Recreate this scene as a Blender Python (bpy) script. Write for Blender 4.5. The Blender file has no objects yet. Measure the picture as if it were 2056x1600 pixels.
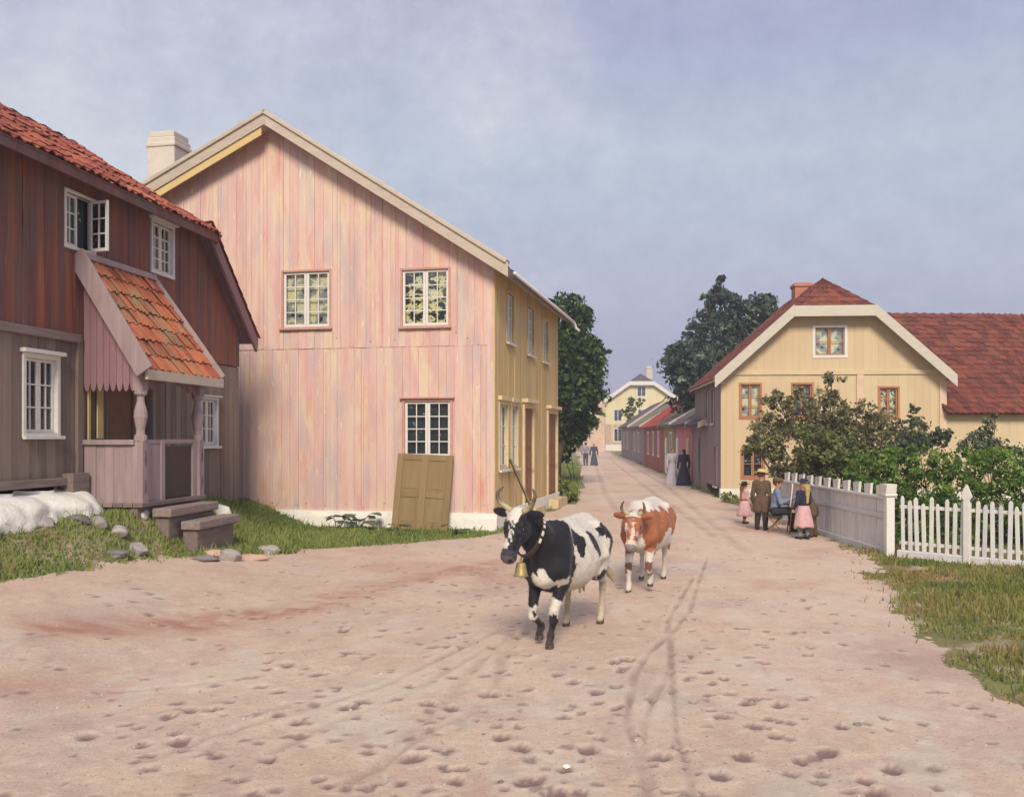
import bpy, math, random
import numpy as np
from mathutils import Vector, Matrix

random.seed(7)
RNG = np.random.default_rng(7)
SC = bpy.context.scene
COL = SC.collection
R = math.radians

# ------------------------------------------------------------------ camera
cam = bpy.data.cameras.new("camera")
cam.sensor_width = 36.0
cam.lens = 1900.0 / 2056.0 * 36.0
cam.shift_y = (875.0 - 800.0) / 2056.0
cam.clip_start = 0.1
cam.clip_end = 3000.0
cam_ob = bpy.data.objects.new("camera", cam)
COL.objects.link(cam_ob)
cam_ob.location = (0.0, 0.0, 2.2)
cam_ob.rotation_euler = (R(90), 0, 0)
SC.camera = cam_ob

# ------------------------------------------------------------------ light
SUN_AZ = R(180)          # direction towards the sun, clockwise from +Y: behind the camera
SUN_EL = R(36)
sun = bpy.data.lights.new("sun", 'SUN')
sun.energy = 3.7
sun.angle = R(18)
sun.color = (1.0, 0.88, 0.72)
sun_ob = bpy.data.objects.new("sun", sun)
COL.objects.link(sun_ob)
_sd = Vector((math.sin(SUN_AZ) * math.cos(SUN_EL), math.cos(SUN_AZ) * math.cos(SUN_EL), math.sin(SUN_EL)))
sun_ob.rotation_euler = _sd.to_track_quat('Z', 'Y').to_euler()
sun_ob.location = (-10, -30, 40)

# sky: a Nishita sky behind a thin veil of high cloud
world = bpy.data.worlds.new("World")
SC.world = world
world.use_nodes = True
wt = world.node_tree
wn, wl = wt.nodes, wt.links
for n in list(wn):
    wn.remove(n)
w_out = wn.new('ShaderNodeOutputWorld')
w_mix = wn.new('ShaderNodeMixShader')
w_sky = wn.new('ShaderNodeTexSky')
w_sky.sky_type = 'NISHITA'
w_sky.sun_disc = False
w_sky.sun_elevation = SUN_EL
w_sky.sun_rotation = SUN_AZ
w_sky.dust_density = 2.0
w_bg1 = wn.new('ShaderNodeBackground')
w_bg1.inputs[1].default_value = 0.1
w_bg2 = wn.new('ShaderNodeBackground')
w_bg2.inputs[1].default_value = 1.10
wl.new(w_sky.outputs[0], w_bg1.inputs[0])
w_tc = wn.new('ShaderNodeTexCoord')
w_sep = wn.new('ShaderNodeSeparateXYZ')
wl.new(w_tc.outputs['Generated'], w_sep.inputs[0])
w_noise = wn.new('ShaderNodeTexNoise')
w_noise.inputs['Scale'].default_value = 2.6
w_noise.inputs['Detail'].default_value = 7.0
w_noise.inputs['Roughness'].default_value = 0.62
w_map = wn.new('ShaderNodeMapping')
w_map.inputs['Scale'].default_value = (1.0, 1.0, 1.25)
wl.new(w_tc.outputs['Generated'], w_map.inputs[0])
wl.new(w_map.outputs[0], w_noise.inputs['Vector'])
w_ramp = wn.new('ShaderNodeValToRGB')       # veil colour with height
el = w_ramp.color_ramp.elements
el[0].position = 0.0
el[0].color = (0.36, 0.35, 0.50, 1)
el[1].position = 0.75
el[1].color = (0.42, 0.44, 0.58, 1)
for p, c in ((0.09, (0.385, 0.385, 0.54, 1)), (0.17, (0.445, 0.47, 0.595, 1)), (0.28, (0.475, 0.53, 0.63, 1)), (0.38, (0.385, 0.41, 0.575, 1))):
    e = el.new(p)
    e.color = c
w_add = wn.new('ShaderNodeMath')
w_add.operation = 'MULTIPLY_ADD'
wl.new(w_noise.outputs[0], w_add.inputs[0])
w_add.inputs[1].default_value = 0.10
wl.new(w_sep.outputs[2], w_add.inputs[2])
w_sub = wn.new('ShaderNodeMath')
w_sub.operation = 'SUBTRACT'
wl.new(w_add.outputs[0], w_sub.inputs[0])
w_sub.inputs[1].default_value = 0.05
wl.new(w_sub.outputs[0], w_ramp.inputs[0])
# paler cloud patches, more of them towards the left of the view (west)
w_n2 = wn.new('ShaderNodeTexNoise')
w_n2.inputs['Scale'].default_value = 3.4
w_n2.inputs['Detail'].default_value = 9.0
w_n2.inputs['Roughness'].default_value = 0.66
wl.new(w_map.outputs[0], w_n2.inputs['Vector'])
w_ma = wn.new('ShaderNodeMath')
w_ma.operation = 'MULTIPLY_ADD'
wl.new(w_sep.outputs[0], w_ma.inputs[0])
w_ma.inputs[1].default_value = -0.55
wl.new(w_n2.outputs[0], w_ma.inputs[2])
w_mr = wn.new('ShaderNodeMapRange')
w_mr.inputs['From Min'].default_value = 0.47
w_mr.inputs['From Max'].default_value = 0.82
w_mr.inputs['To Max'].default_value = 0.85
wl.new(w_ma.outputs[0], w_mr.inputs['Value'])
w_cm = wn.new('ShaderNodeMixRGB')
wl.new(w_mr.outputs[0], w_cm.inputs[0])
wl.new(w_ramp.outputs[0], w_cm.inputs[1])
w_cm.inputs[2].default_value = (0.69, 0.695, 0.735, 1)
# fine mackerel mottling of the veil
w_n3 = wn.new('ShaderNodeTexNoise')
w_n3.inputs['Scale'].default_value = 24.0
w_n3.inputs['Detail'].default_value = 8.0
w_n3.inputs['Roughness'].default_value = 0.7
wl.new(w_map.outputs[0], w_n3.inputs['Vector'])
w_r3 = wn.new('ShaderNodeValToRGB')
w_r3.color_ramp.elements[0].position = 0.30
w_r3.color_ramp.elements[0].color = (0.92, 0.925, 0.945, 1)
w_r3.color_ramp.elements[1].position = 0.72
w_r3.color_ramp.elements[1].color = (1.10, 1.095, 1.07, 1)
wl.new(w_n3.outputs[0], w_r3.inputs[0])
w_m3 = wn.new('ShaderNodeMixRGB')
w_m3.blend_type = 'MULTIPLY'
w_m3.inputs[0].default_value = 1.0
wl.new(w_cm.outputs[0], w_m3.inputs[1])
wl.new(w_r3.outputs[0], w_m3.inputs[2])
wl.new(w_m3.outputs[0], w_bg2.inputs[0])
w_mix.inputs[0].default_value = 0.88
wl.new(w_bg1.outputs[0], w_mix.inputs[1])
wl.new(w_bg2.outputs[0], w_mix.inputs[2])
wl.new(w_mix.outputs[0], w_out.inputs[0])

SC.view_settings.view_transform = 'Standard'
SC.view_settings.look = 'None'
SC.view_settings.gamma = 1.0
SC.view_settings.use_curve_mapping = False
SC.view_settings.exposure = 0.08

# ------------------------------------------------------------------ object helpers
def tag(o, label=None, cat=None, group=None, kind=None):
    if label: o['label'] = label
    if cat: o['category'] = cat
    if group: o['group'] = group
    if kind: o['kind'] = kind
    return o

def empty(name, loc, rz=0.0, label=None, cat=None, group=None):
    o = bpy.data.objects.new(name, None)
    o.empty_display_size = 0.2
    COL.objects.link(o)
    o.location = loc
    o.rotation_euler = (0, 0, rz)
    return tag(o, label, cat, group)

def link(me, name, mat, parent=None, loc=None, rz=None):
    o = bpy.data.objects.new(name, me)
    COL.objects.link(o)
    if mat is not None and not me.materials:
        me.materials.append(mat)
    if parent is not None: o.parent = parent
    if loc is not None: o.location = loc
    if rz is not None: o.rotation_euler = (0, 0, rz)
    return o

def copy_tree(o, parent=None):
    c = o.copy()
    COL.objects.link(c)
    if parent is not None: c.parent = parent
    for ch in [x for x in bpy.data.objects if x.parent == o]:
        copy_tree(ch, c)
    return c

def np_mesh(name, V, Fq, tint=None, smooth=False, rgb=None):
    """V (n,3), Fq (m,k) equal sized faces, tint per face, or rgb per vertex"""
    V = np.asarray(V, np.float32); Fq = np.asarray(Fq, np.int32)
    m, k = Fq.shape
    me = bpy.data.meshes.new(name)
    me.vertices.add(len(V)); me.vertices.foreach_set('co', V.ravel())
    me.loops.add(m * k); me.loops.foreach_set('vertex_index', Fq.ravel())
    me.polygons.add(m)
    me.polygons.foreach_set('loop_start', np.arange(0, m * k, k, dtype=np.int32))
    if smooth: me.polygons.foreach_set('use_smooth', np.ones(m, bool))
    me.update(calc_edges=True)
    if tint is not None:
        a = me.color_attributes.new('tint', 'FLOAT_COLOR', 'CORNER')
        t = np.repeat(np.asarray(tint, np.float32), k)
        c = np.stack([t, t, t, np.ones_like(t)], 1)
        a.data.foreach_set('color', c.ravel())
    if rgb is not None:
        a = me.color_attributes.new('tint', 'FLOAT_COLOR', 'POINT')
        c = np.concatenate([rgb, np.ones((len(V), 1))], 1).astype(np.float32)
        a.data.foreach_set('color', c.ravel())
    return me

class MB:
    def __init__(s):
        s.v = []; s.f = []; s.t = []
    def add(s, vs, fs, t=None):
        b = len(s.v)
        s.v += [tuple(x) for x in vs]
        if t is None: t = random.random()
        for f in fs:
            s.f.append(tuple(i + b for i in f)); s.t.append(t)
        return s
    def prism(s, poly, d0, d1, axis='y', t=None):
        """polygon of (a,b) pairs extruded along an axis: y -> (a,d,b), x -> (d,a,b), z -> (a,b,d)"""
        mk = {'y': lambda a, b, d: (a, d, b), 'x': lambda a, b, d: (d, a, b), 'z': lambda a, b, d: (a, b, d)}[axis]
        n = len(poly)
        vs = [mk(a, b, d0) for a, b in poly] + [mk(a, b, d1) for a, b in poly]
        fs = [tuple(range(n)), tuple(range(2 * n - 1, n - 1, -1))]
        for i in range(n):
            j = (i + 1) % n
            fs.append((j, i, n + i, n + j))
        return s.add(vs, fs, t)
    def box(s, x0, x1, y0, y1, z0, z1, t=None):
        return s.prism([(x0, z0), (x1, z0), (x1, z1), (x0, z1)], y0, y1, 'y', t)
    def obox(s, c, ax, ay, az, t=None):
        """oriented box: centre and three half-axis vectors"""
        c, ax, ay, az = map(Vector, (c, ax, ay, az))
        vs = [c + sx * ax + sy * ay + sz * az for sz in (-1, 1) for sx, sy in ((-1, -1), (1, -1), (1, 1), (-1, 1))]
        return s.add(vs, [(3, 2, 1, 0), (4, 5, 6, 7), (0, 1, 5, 4), (1, 2, 6, 5), (2, 3, 7, 6), (3, 0, 4, 7)], t)
    def beam(s, p, q, w, h, up=(0, 0, 1), t=None):
        p, q = Vector(p), Vector(q)
        d = (q - p); L = d.length; d.normalize()
        sd = d.cross(Vector(up))
        if sd.length < 1e-4: sd = d.cross(Vector((1, 0, 0)))
        sd.normalize(); u = sd.cross(d)
        return s.obox((p + q) / 2, d * L / 2, sd * w / 2, u * h / 2, t)
    def tube(s, pts, rad, n=8, t=None):
        pts = [Vector(p) for p in pts]
        if not hasattr(rad, '__len__'): rad = [rad] * len(pts)
        vs = []; fs = []
        ref = Vector((0.31, 0.17, 0.93))
        for i, p in enumerate(pts):
            d = (pts[min(i + 1, len(pts) - 1)] - pts[max(i - 1, 0)]).normalized()
            a = d.cross(ref)
            if a.length < 0.05: a = d.cross(Vector((1, 0, 0)))
            a.normalize(); b = d.cross(a)
            for k in range(n):
                an = 2 * math.pi * k / n
                vs.append(p + (a * math.cos(an) + b * math.sin(an)) * rad[i])
        for i in range(len(pts) - 1):
            for k in range(n):
                k2 = (k + 1) % n
                fs.append((i * n + k, i * n + k2, (i + 1) * n + k2, (i + 1) * n + k))
        fs.append(tuple(range(n - 1, -1, -1)))
        fs.append(tuple(range((len(pts) - 1) * n, len(pts) * n)))
        return s.add(vs, fs, t)
    def lathe(s, prof, c=(0, 0, 0), n=12, t=None, sq=False):
        """profile of (r,z); sq: four sided"""
        if sq: n = 4
        vs = []; fs = []
        for r, z in prof:
            for k in range(n):
                an = 2 * math.pi * (k + (0.5 if sq else 0)) / n
                rr = r * (math.sqrt(2) if sq else 1)
                vs.append((c[0] + rr * math.cos(an), c[1] + rr * math.sin(an), c[2] + z))
        for i in range(len(prof) - 1):
            for k in range(n):
                k2 = (k + 1) % n
                fs.append((i * n + k, i * n + k2, (i + 1) * n + k2, (i + 1) * n + k))
        fs.append(tuple(range(n - 1, -1, -1)))
        fs.append(tuple(range((len(prof) - 1) * n, len(prof) * n)))
        return s.add(vs, fs, t)
    def build(s, name, mat, parent=None, loc=None, rz=None, smooth=False, bevel=0.0):
        me = bpy.data.meshes.new(name)
        me.from_pydata(s.v, [], s.f)
        a = me.color_attributes.new('tint', 'FLOAT_COLOR', 'CORNER')
        ln = np.array([len(f) for f in s.f])
        t = np.repeat(np.array(s.t, np.float32), ln)
        a.data.foreach_set('color', np.stack([t, t, t, np.ones_like(t)], 1).ravel())
        if smooth:
            me.polygons.foreach_set('use_smooth', np.ones(len(s.f), bool))
        o = link(me, name, mat, parent, loc, rz)
        if bevel > 0:
            b = o.modifiers.new('bevel', 'BEVEL')
            b.width = bevel; b.segments = 2; b.limit_method = 'ANGLE'; b.angle_limit = R(40)
        return o

# ------------------------------------------------------------------ materials
def new_mat(name):
    m = bpy.data.materials.new(name)
    m.use_nodes = True
    nt = m.node_tree
    return m, nt.nodes, nt.links, nt.nodes['Principled BSDF']

def ramp(nodes, stops):
    r = nodes.new('ShaderNodeValToRGB')
    e = r.color_ramp.elements
    e[0].position, e[0].color = stops[0][0], (*stops[0][1], 1)
    e[1].position, e[1].color = stops[-1][0], (*stops[-1][1], 1)
    for p, c in stops[1:-1]:
        k = e.new(p); k.color = (*c, 1)
    return r

def noise(nodes, links, vec, scale, stretch=(1, 1, 1), detail=5.0, rough=0.6, dist=0.0):
    mp = nodes.new('ShaderNodeMapping')
    mp.inputs['Scale'].default_value = stretch
    links.new(vec, mp.inputs[0])
    n = nodes.new('ShaderNodeTexNoise')
    n.inputs['Scale'].default_value = scale
    n.inputs['Detail'].default_value = detail
    n.inputs['Roughness'].default_value = rough
    n.inputs['Distortion'].default_value = dist
    links.new(mp.outputs[0], n.inputs['Vector'])
    return n.outputs[0]

def math_n(nodes, links, op, a, b=None, c=None):
    n = nodes.new('ShaderNodeMath'); n.operation = op
    for i, x in enumerate((a, b, c)):
        if x is None: continue
        if isinstance(x, (int, float)): n.inputs[i].default_value = x
        else: links.new(x, n.inputs[i])
    return n.outputs[0]

def M(name, stops, tint=0.6, namp=0.7, nscale=3.0, stretch=(1, 1, 1), patches=(), bump=None, rough=0.85, spec=0.2, coat=0.0):
    """colour ramp driven by the per-piece tint and by noise; patches = (colour, scale, lo, hi, amount, stretch)"""
    m, N, L, P = new_mat(name)
    tc = N.new('ShaderNodeTexCoord').outputs['Object']
    at = N.new('ShaderNodeAttribute'); at.attribute_name = 'tint'
    n1 = noise(N, L, tc, nscale, stretch)
    f = math_n(N, L, 'MULTIPLY_ADD', n1, namp, 0.5 - 0.5 * namp - 0.5 * tint)
    f = math_n(N, L, 'MULTIPLY_ADD', at.outputs['Fac'], tint, f)
    rp = ramp(N, stops)
    L.new(f, rp.inputs[0])
    col = rp.outputs[0]
    for (c, sc, lo, hi, amt, st) in patches:
        n2 = noise(N, L, tc, sc, st, 6.0, 0.65)
        mr = N.new('ShaderNodeMapRange')
        mr.inputs['From Min'].default_value = lo
        mr.inputs['From Max'].default_value = hi
        mr.inputs['To Max'].default_value = amt
        L.new(n2, mr.inputs['Value'])
        mx = N.new('ShaderNodeMixRGB')
        L.new(mr.outputs[0], mx.inputs[0]); L.new(col, mx.inputs[1])
        mx.inputs[2].default_value = (*c, 1)
        col = mx.outputs[0]
    L.new(col, P.inputs['Base Color'])
    P.inputs['Roughness'].default_value = rough
    P.inputs['Specular IOR Level'].default_value = spec
    if coat: P.inputs['Coat Weight'].default_value = coat
    if bump:
        bs, strength, dist, st = bump
        b = N.new('ShaderNodeBump')
        b.inputs['Strength'].default_value = strength
        b.inputs['Distance'].default_value = dist
        L.new(noise(N, L, tc, bs, st, 6.0, 0.65), b.inputs['Height'])
        L.new(b.outputs[0], P.inputs['Normal'])
    return m

def flat(name, c, rough=0.8, spec=0.2, var=0.25, nscale=8.0, bump=None, metal=0.0):
    lo = tuple(x * (1 - var) for x in c); hi = tuple(min(1, x * (1 + var)) for x in c)
    m = M(name, [(0.2, lo), (0.8, hi)], tint=0.25, namp=0.8, nscale=nscale, rough=rough, spec=spec, bump=bump)
    if metal: m.node_tree.nodes['Principled BSDF'].inputs['Metallic'].default_value = metal
    return m

WS = (9.0, 9.0, 0.35)     # stretch for wood grain running up
WH = (0.35, 9.0, 9.0)     # grain running along x
MAT = {}
MAT['pink'] = M('weathered_pink_boards', [(0.0, (0.52, 0.37, 0.36)), (0.22, (0.59, 0.36, 0.33)), (0.42, (0.63, 0.40, 0.36)), (0.62, (0.65, 0.46, 0.40)), (0.8, (0.64, 0.49, 0.41)), (1.0, (0.66, 0.56, 0.45))],
    tint=0.35, namp=1.5, nscale=1.5, stretch=(2.6, 1.6, 0.4),
    patches=(((0.70, 0.58, 0.40), 0.9, 0.47, 0.66, 0.8, (2.4, 1, 0.5)), ((0.47, 0.40, 0.41), 0.8, 0.49, 0.66, 0.8, (2.4, 1, 0.5)), ((0.62, 0.25, 0.20), 0.9, 0.55, 0.70, 0.75, (2.4, 1, 0.45)), ((0.64, 0.40, 0.20), 1.6, 0.60, 0.72, 0.8, (2.8, 1, 0.25)), ((0.76, 0.70, 0.58), 3.2, 0.62, 0.70, 0.8, (2.4, 1, 0.6)), ((0.42, 0.33, 0.31), 3.0, 0.60, 0.72, 0.6, (3.5, 1, 0.2)),
             ((0.70, 0.62, 0.50), 14.0, 0.62, 0.78, 0.6, (1.4, 1, 0.35)), ((0.36, 0.25, 0.24), 22.0, 0.62, 0.8, 0.5, (1.6, 1, 0.12))),
    bump=(30, 0.35, 0.01, (3, 3, 0.25)), rough=0.9)
MAT['ochre'] = M('weathered_ochre_boards', [(0.0, (0.40, 0.27, 0.14)), (0.45, (0.56, 0.41, 0.19)), (1.0, (0.70, 0.54, 0.25))],
    tint=0.45, namp=0.9, nscale=1.4, stretch=(3, 3, 0.4),
    patches=(((0.40, 0.27, 0.19), 1.2, 0.5, 0.7, 0.6, (3, 3, 0.5)), ((0.56, 0.39, 0.30), 0.7, 0.52, 0.72, 0.6, (1, 1, 0.7))), bump=(30, 0.35, 0.01, (3, 3, 0.25)), rough=0.9)
MAT['red_wood'] = M('old_red_brown_boards', [(0.0, (0.095, 0.052, 0.055)), (0.35, (0.17, 0.070, 0.062)), (0.65, (0.26, 0.088, 0.058)), (1.0, (0.42, 0.15, 0.07))],
    tint=0.42, namp=1.2, nscale=1.8, stretch=(5, 5, 0.3),
    patches=(((0.50, 0.18, 0.075), 2.6, 0.58, 0.72, 0.8, (3, 1, 0.22)), ((0.15, 0.105, 0.105), 1.4, 0.46, 0.66, 0.75, (2, 1, 0.4)), ((0.12, 0.10, 0.075), 1.1, 0.50, 0.70, 0.6, (1, 1, 0.6))),
    bump=(26, 0.5, 0.012, (3, 3, 0.2)), rough=0.92)
MAT['grey_wood'] = M('grey_brown_weathered_boards', [(0.0, (0.12, 0.095, 0.082)), (0.5, (0.21, 0.165, 0.14)), (1.0, (0.31, 0.245, 0.195))],
    tint=0.5, namp=0.9, nscale=1.8, stretch=(4, 4, 0.3), patches=(((0.20, 0.09, 0.07), 0.8, 0.55, 0.75, 0.6, (2, 1, 0.6)), ((0.17, 0.17, 0.11), 0.9, 0.55, 0.75, 0.5, (1, 1, 0.6))), bump=(26, 0.5, 0.012, (3, 3, 0.2)), rough=0.92)
MAT['porch_wood'] = M('lilac_grey_porch_paint', [(0.0, (0.20, 0.145, 0.15)), (0.5, (0.31, 0.235, 0.24)), (1.0, (0.43, 0.345, 0.35))],
    tint=0.4, namp=0.9, nscale=2.2, stretch=(5, 5, 0.5), patches=(((0.20, 0.13, 0.12), 3.0, 0.58, 0.75, 0.6, (2, 2, 0.4)),), bump=(26, 0.4, 0.01, (3, 3, 0.3)), rough=0.9)
MAT['plum'] = M('plum_painted_boards', [(0.0, (0.17, 0.09, 0.105)), (1.0, (0.31, 0.185, 0.205))], tint=0.4, namp=0.8, nscale=2.5, stretch=(4, 4, 0.5), bump=(26, 0.4, 0.01, (3, 3, 0.3)), rough=0.9)
MAT['step_wood'] = M('worn_timber', [(0.0, (0.12, 0.085, 0.075)), (1.0, (0.36, 0.29, 0.26))], tint=0.4, namp=1.0, nscale=3.0, stretch=(0.6, 6, 6), bump=(20, 0.6, 0.02, (0.4, 4, 4)), rough=0.9)
MAT['verge'] = M('bleached_verge_boards', [(0.0, (0.34, 0.28, 0.24)), (0.5, (0.48, 0.41, 0.34)), (1.0, (0.60, 0.52, 0.42))], tint=0.4, namp=0.9, nscale=2.5, stretch=(1, 4, 4), patches=(((0.52, 0.46, 0.33), 0.8, 0.5, 0.7, 0.6, (1, 1, 1)),), bump=(18, 0.5, 0.02, (1, 3, 3)), rough=0.92)
MAT['yellow_board'] = M('yellow_barge_board', [(0.0, (0.50, 0.36, 0.16)), (1.0, (0.68, 0.52, 0.25))], tint=0.3, namp=0.9, nscale=2.5, rough=0.85)
MAT['tile'] = M('red_clay_tiles', [(0.0, (0.13, 0.042, 0.036)), (0.35, (0.25, 0.066, 0.048)), (0.65, (0.35, 0.095, 0.058)), (1.0, (0.43, 0.16, 0.085))],
    tint=0.8, namp=0.6, nscale=5.0, patches=(((0.20, 0.12, 0.08), 1.6, 0.56, 0.74, 0.6, (1, 1, 1)),), bump=(40, 0.4, 0.01, (1, 1, 1)), rough=0.85)
MAT['mossy_tile'] = M('mossy_clay_tiles', [(0.0, (0.17, 0.06, 0.042)), (0.5, (0.38, 0.11, 0.058)), (1.0, (0.52, 0.18, 0.085))],
    tint=0.7, namp=0.7, nscale=4.0, patches=(((0.24, 0.20, 0.11), 1.0, 0.49, 0.64, 0.8, (1.2, 1.2, 0.7)), ((0.14, 0.055, 0.04), 3.0, 0.55, 0.7, 0.7, (1, 1, 1))), bump=(40, 0.5, 0.01, (1, 1, 1)), rough=0.9)
MAT['dull_tile'] = M('dull_red_tiles', [(0.0, (0.095, 0.034, 0.030)), (0.5, (0.17, 0.052, 0.041)), (1.0, (0.25, 0.080, 0.052))],
    tint=0.7, namp=0.6, nscale=3.0, patches=(((0.16, 0.10, 0.05), 0.9, 0.54, 0.72, 0.7, (1.5, 1, 0.5)), ((0.36, 0.09, 0.045), 0.8, 0.58, 0.72, 0.8, (1.5, 1, 0.5))), rough=0.88)
MAT['white_paint'] = M('white_paint', [(0.0, (0.55, 0.53, 0.50)), (1.0, (0.80, 0.78, 0.73))], tint=0.3, namp=0.9, nscale=9.0, bump=(40, 0.3, 0.004, (1, 1, 1)), rough=0.7)
MAT['grey_white'] = M('greyed_white_paint', [(0.0, (0.50, 0.49, 0.50)), (1.0, (0.76, 0.745, 0.74))], tint=0.45, namp=0.9, nscale=6.0, stretch=(3, 3, 0.6), bump=(30, 0.4, 0.006, (2, 2, 0.5)), rough=0.85)
MAT['lime'] = M('whitewashed_stone', [(0.0, (0.60, 0.57, 0.50)), (0.45, (0.78, 0.75, 0.68)), (1.0, (0.86, 0.84, 0.78))], tint=0.3, namp=1.0, nscale=2.5, patches=(((0.42, 0.43, 0.34), 1.6, 0.58, 0.8, 0.5, (1, 1, 1)),), bump=(7, 0.8, 0.04, (1, 1, 1)), rough=0.95)
MAT['casing_pink'] = flat('faded_red_casing', (0.50, 0.29, 0.24), nscale=5, bump=(30, 0.4, 0.01, (2, 2, 0.4)))
MAT['casing_cream'] = flat('cream_casing', (0.62, 0.50, 0.30), nscale=5)
MAT['orange_frame'] = flat('orange_brown_frame', (0.40, 0.185, 0.10), nscale=5)
MAT['yellow_plaster'] = M('pale_yellow_boards', [(0.0, (0.52, 0.40, 0.25)), (0.5, (0.59, 0.465, 0.295)), (1.0, (0.63, 0.52, 0.345))], tint=0.35, namp=0.9, nscale=0.9, stretch=(1, 1, 0.7), patches=(((0.55, 0.40, 0.28), 0.35, 0.45, 0.65, 0.7, (1, 1, 1)),), bump=(16, 0.4, 0.012, (2, 2, 0.4)), rough=0.92)
MAT['cream_trim'] = M('greyed_cream_trim', [(0.0, (0.44, 0.40, 0.34)), (1.0, (0.62, 0.58, 0.49))], tint=0.4, namp=0.9, nscale=4.0, stretch=(1, 3, 3), bump=(22, 0.4, 0.008, (1, 3, 3)), rough=0.9)
MAT['cream_plaster'] = flat('cream_boards', (0.58, 0.47, 0.30), nscale=2.0, var=0.12)
MAT['far_yellow'] = flat('lemon_yellow_wall', (0.70, 0.62, 0.38), nscale=1.0, var=0.1)
MAT['mauve_wall'] = M('mauve_grey_boards', [(0.0, (0.22, 0.16, 0.17)), (1.0, (0.36, 0.26, 0.28))], tint=0.5, namp=0.8, nscale=1.5, stretch=(3, 3, 0.3), rough=0.92)
MAT['slate'] = M('dark_violet_roof', [(0.0, (0.075, 0.058, 0.08)), (1.0, (0.16, 0.125, 0.15))], tint=0.5, namp=0.8, nscale=1.5, rough=0.9)
MAT['grey_roof'] = M('grey_green_roof', [(0.0, (0.13, 0.115, 0.095)), (1.0, (0.24, 0.21, 0.165))], tint=0.5, namp=0.8, nscale=1.0, rough=0.92)
MAT['red_roof_far'] = flat('bright_red_roof', (0.30, 0.060, 0.05), nscale=1.2)
MAT['red_wall_far'] = M('brick_red_boards', [(0.0, (0.24, 0.07, 0.06)), (1.0, (0.40, 0.13, 0.10))], tint=0.5, namp=0.7, nscale=1.5, stretch=(2, 2, 0.4), rough=0.92)
MAT['rose_wall'] = flat('rose_boards', (0.52, 0.19, 0.19), nscale=1.5)
MAT['olive_wall'] = flat('olive_ochre_boards', (0.30, 0.21, 0.10), nscale=1.5)
MAT['grey_wall'] = flat('grey_brown_boards', (0.26, 0.20, 0.19), nscale=1.2)
MAT['orange_wall'] = flat('orange_plaster', (0.58, 0.43, 0.32), nscale=1.2)
MAT['brick'] = M('salmon_brick', [(0.0, (0.34, 0.12, 0.08)), (1.0, (0.54, 0.24, 0.17))], tint=0.4, namp=0.9, nscale=5.0, rough=0.9)
MAT['chimney_white'] = M('dirty_white_render', [(0.0, (0.50, 0.44, 0.38)), (1.0, (0.68, 0.62, 0.54))], tint=0.3, namp=0.9, nscale=2.2, patches=(((0.48, 0.40, 0.28), 2.6, 0.58, 0.72, 0.6, (1, 1, 1)),), bump=(12, 0.5, 0.02, (1, 1, 1)), rough=0.95)
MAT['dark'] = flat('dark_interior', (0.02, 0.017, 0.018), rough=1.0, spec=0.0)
MAT['door_olive'] = M('olive_brown_door', [(0.0, (0.185, 0.125, 0.062)), (0.5, (0.25, 0.175, 0.09)), (1.0, (0.31, 0.225, 0.12))], tint=0.35, namp=0.9, nscale=2.4, stretch=(3, 3, 0.4), bump=(26, 0.35, 0.008, (3, 3, 0.3)), rough=0.85)
MAT['brown_door'] = flat('brown_door', (0.25, 0.13, 0.08), nscale=4)
MAT['leather'] = flat('dark_leather', (0.05, 0.035, 0.025), rough=0.6, spec=0.4)
MAT['brass'] = flat('old_brass', (0.33, 0.26, 0.115), rough=0.55, spec=0.4, metal=0.45, var=0.4, nscale=22)
MAT['horn'] = M('cow_horn', [(0.0, (0.06, 0.05, 0.04)), (1.0, (0.52, 0.44, 0.27))], tint=1.0, namp=0.2, rough=0.5, spec=0.4)
MAT['hoof'] = flat('hoof', (0.085, 0.07, 0.06), rough=0.6)
MAT['eye'] = flat('dark_eye', (0.012, 0.008, 0.006), rough=0.12, spec=0.7)
MAT['stone'] = M('field_stone', [(0.0, (0.20, 0.18, 0.17)), (0.5, (0.33, 0.30, 0.29)), (1.0, (0.50, 0.46, 0.44))], tint=0.4, namp=0.9, nscale=5.0, bump=(14, 0.6, 0.03, (1, 1, 1)), rough=0.95)
MAT['dark_stone'] = M('slaty_stone', [(0.0, (0.13, 0.12, 0.12)), (1.0, (0.28, 0.26, 0.27))], tint=0.4, namp=0.9, nscale=5.0, bump=(14, 0.6, 0.03, (1, 1, 1)), rough=0.95)
MAT['peach_stone'] = flat('peach_stone', (0.56, 0.38, 0.28), nscale=5, bump=(14, 0.6, 0.03, (1, 1, 1)))
MAT['bark'] = flat('bark', (0.085, 0.065, 0.05), nscale=6, bump=(14, 0.8, 0.03, (3, 3, 0.5)))

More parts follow.
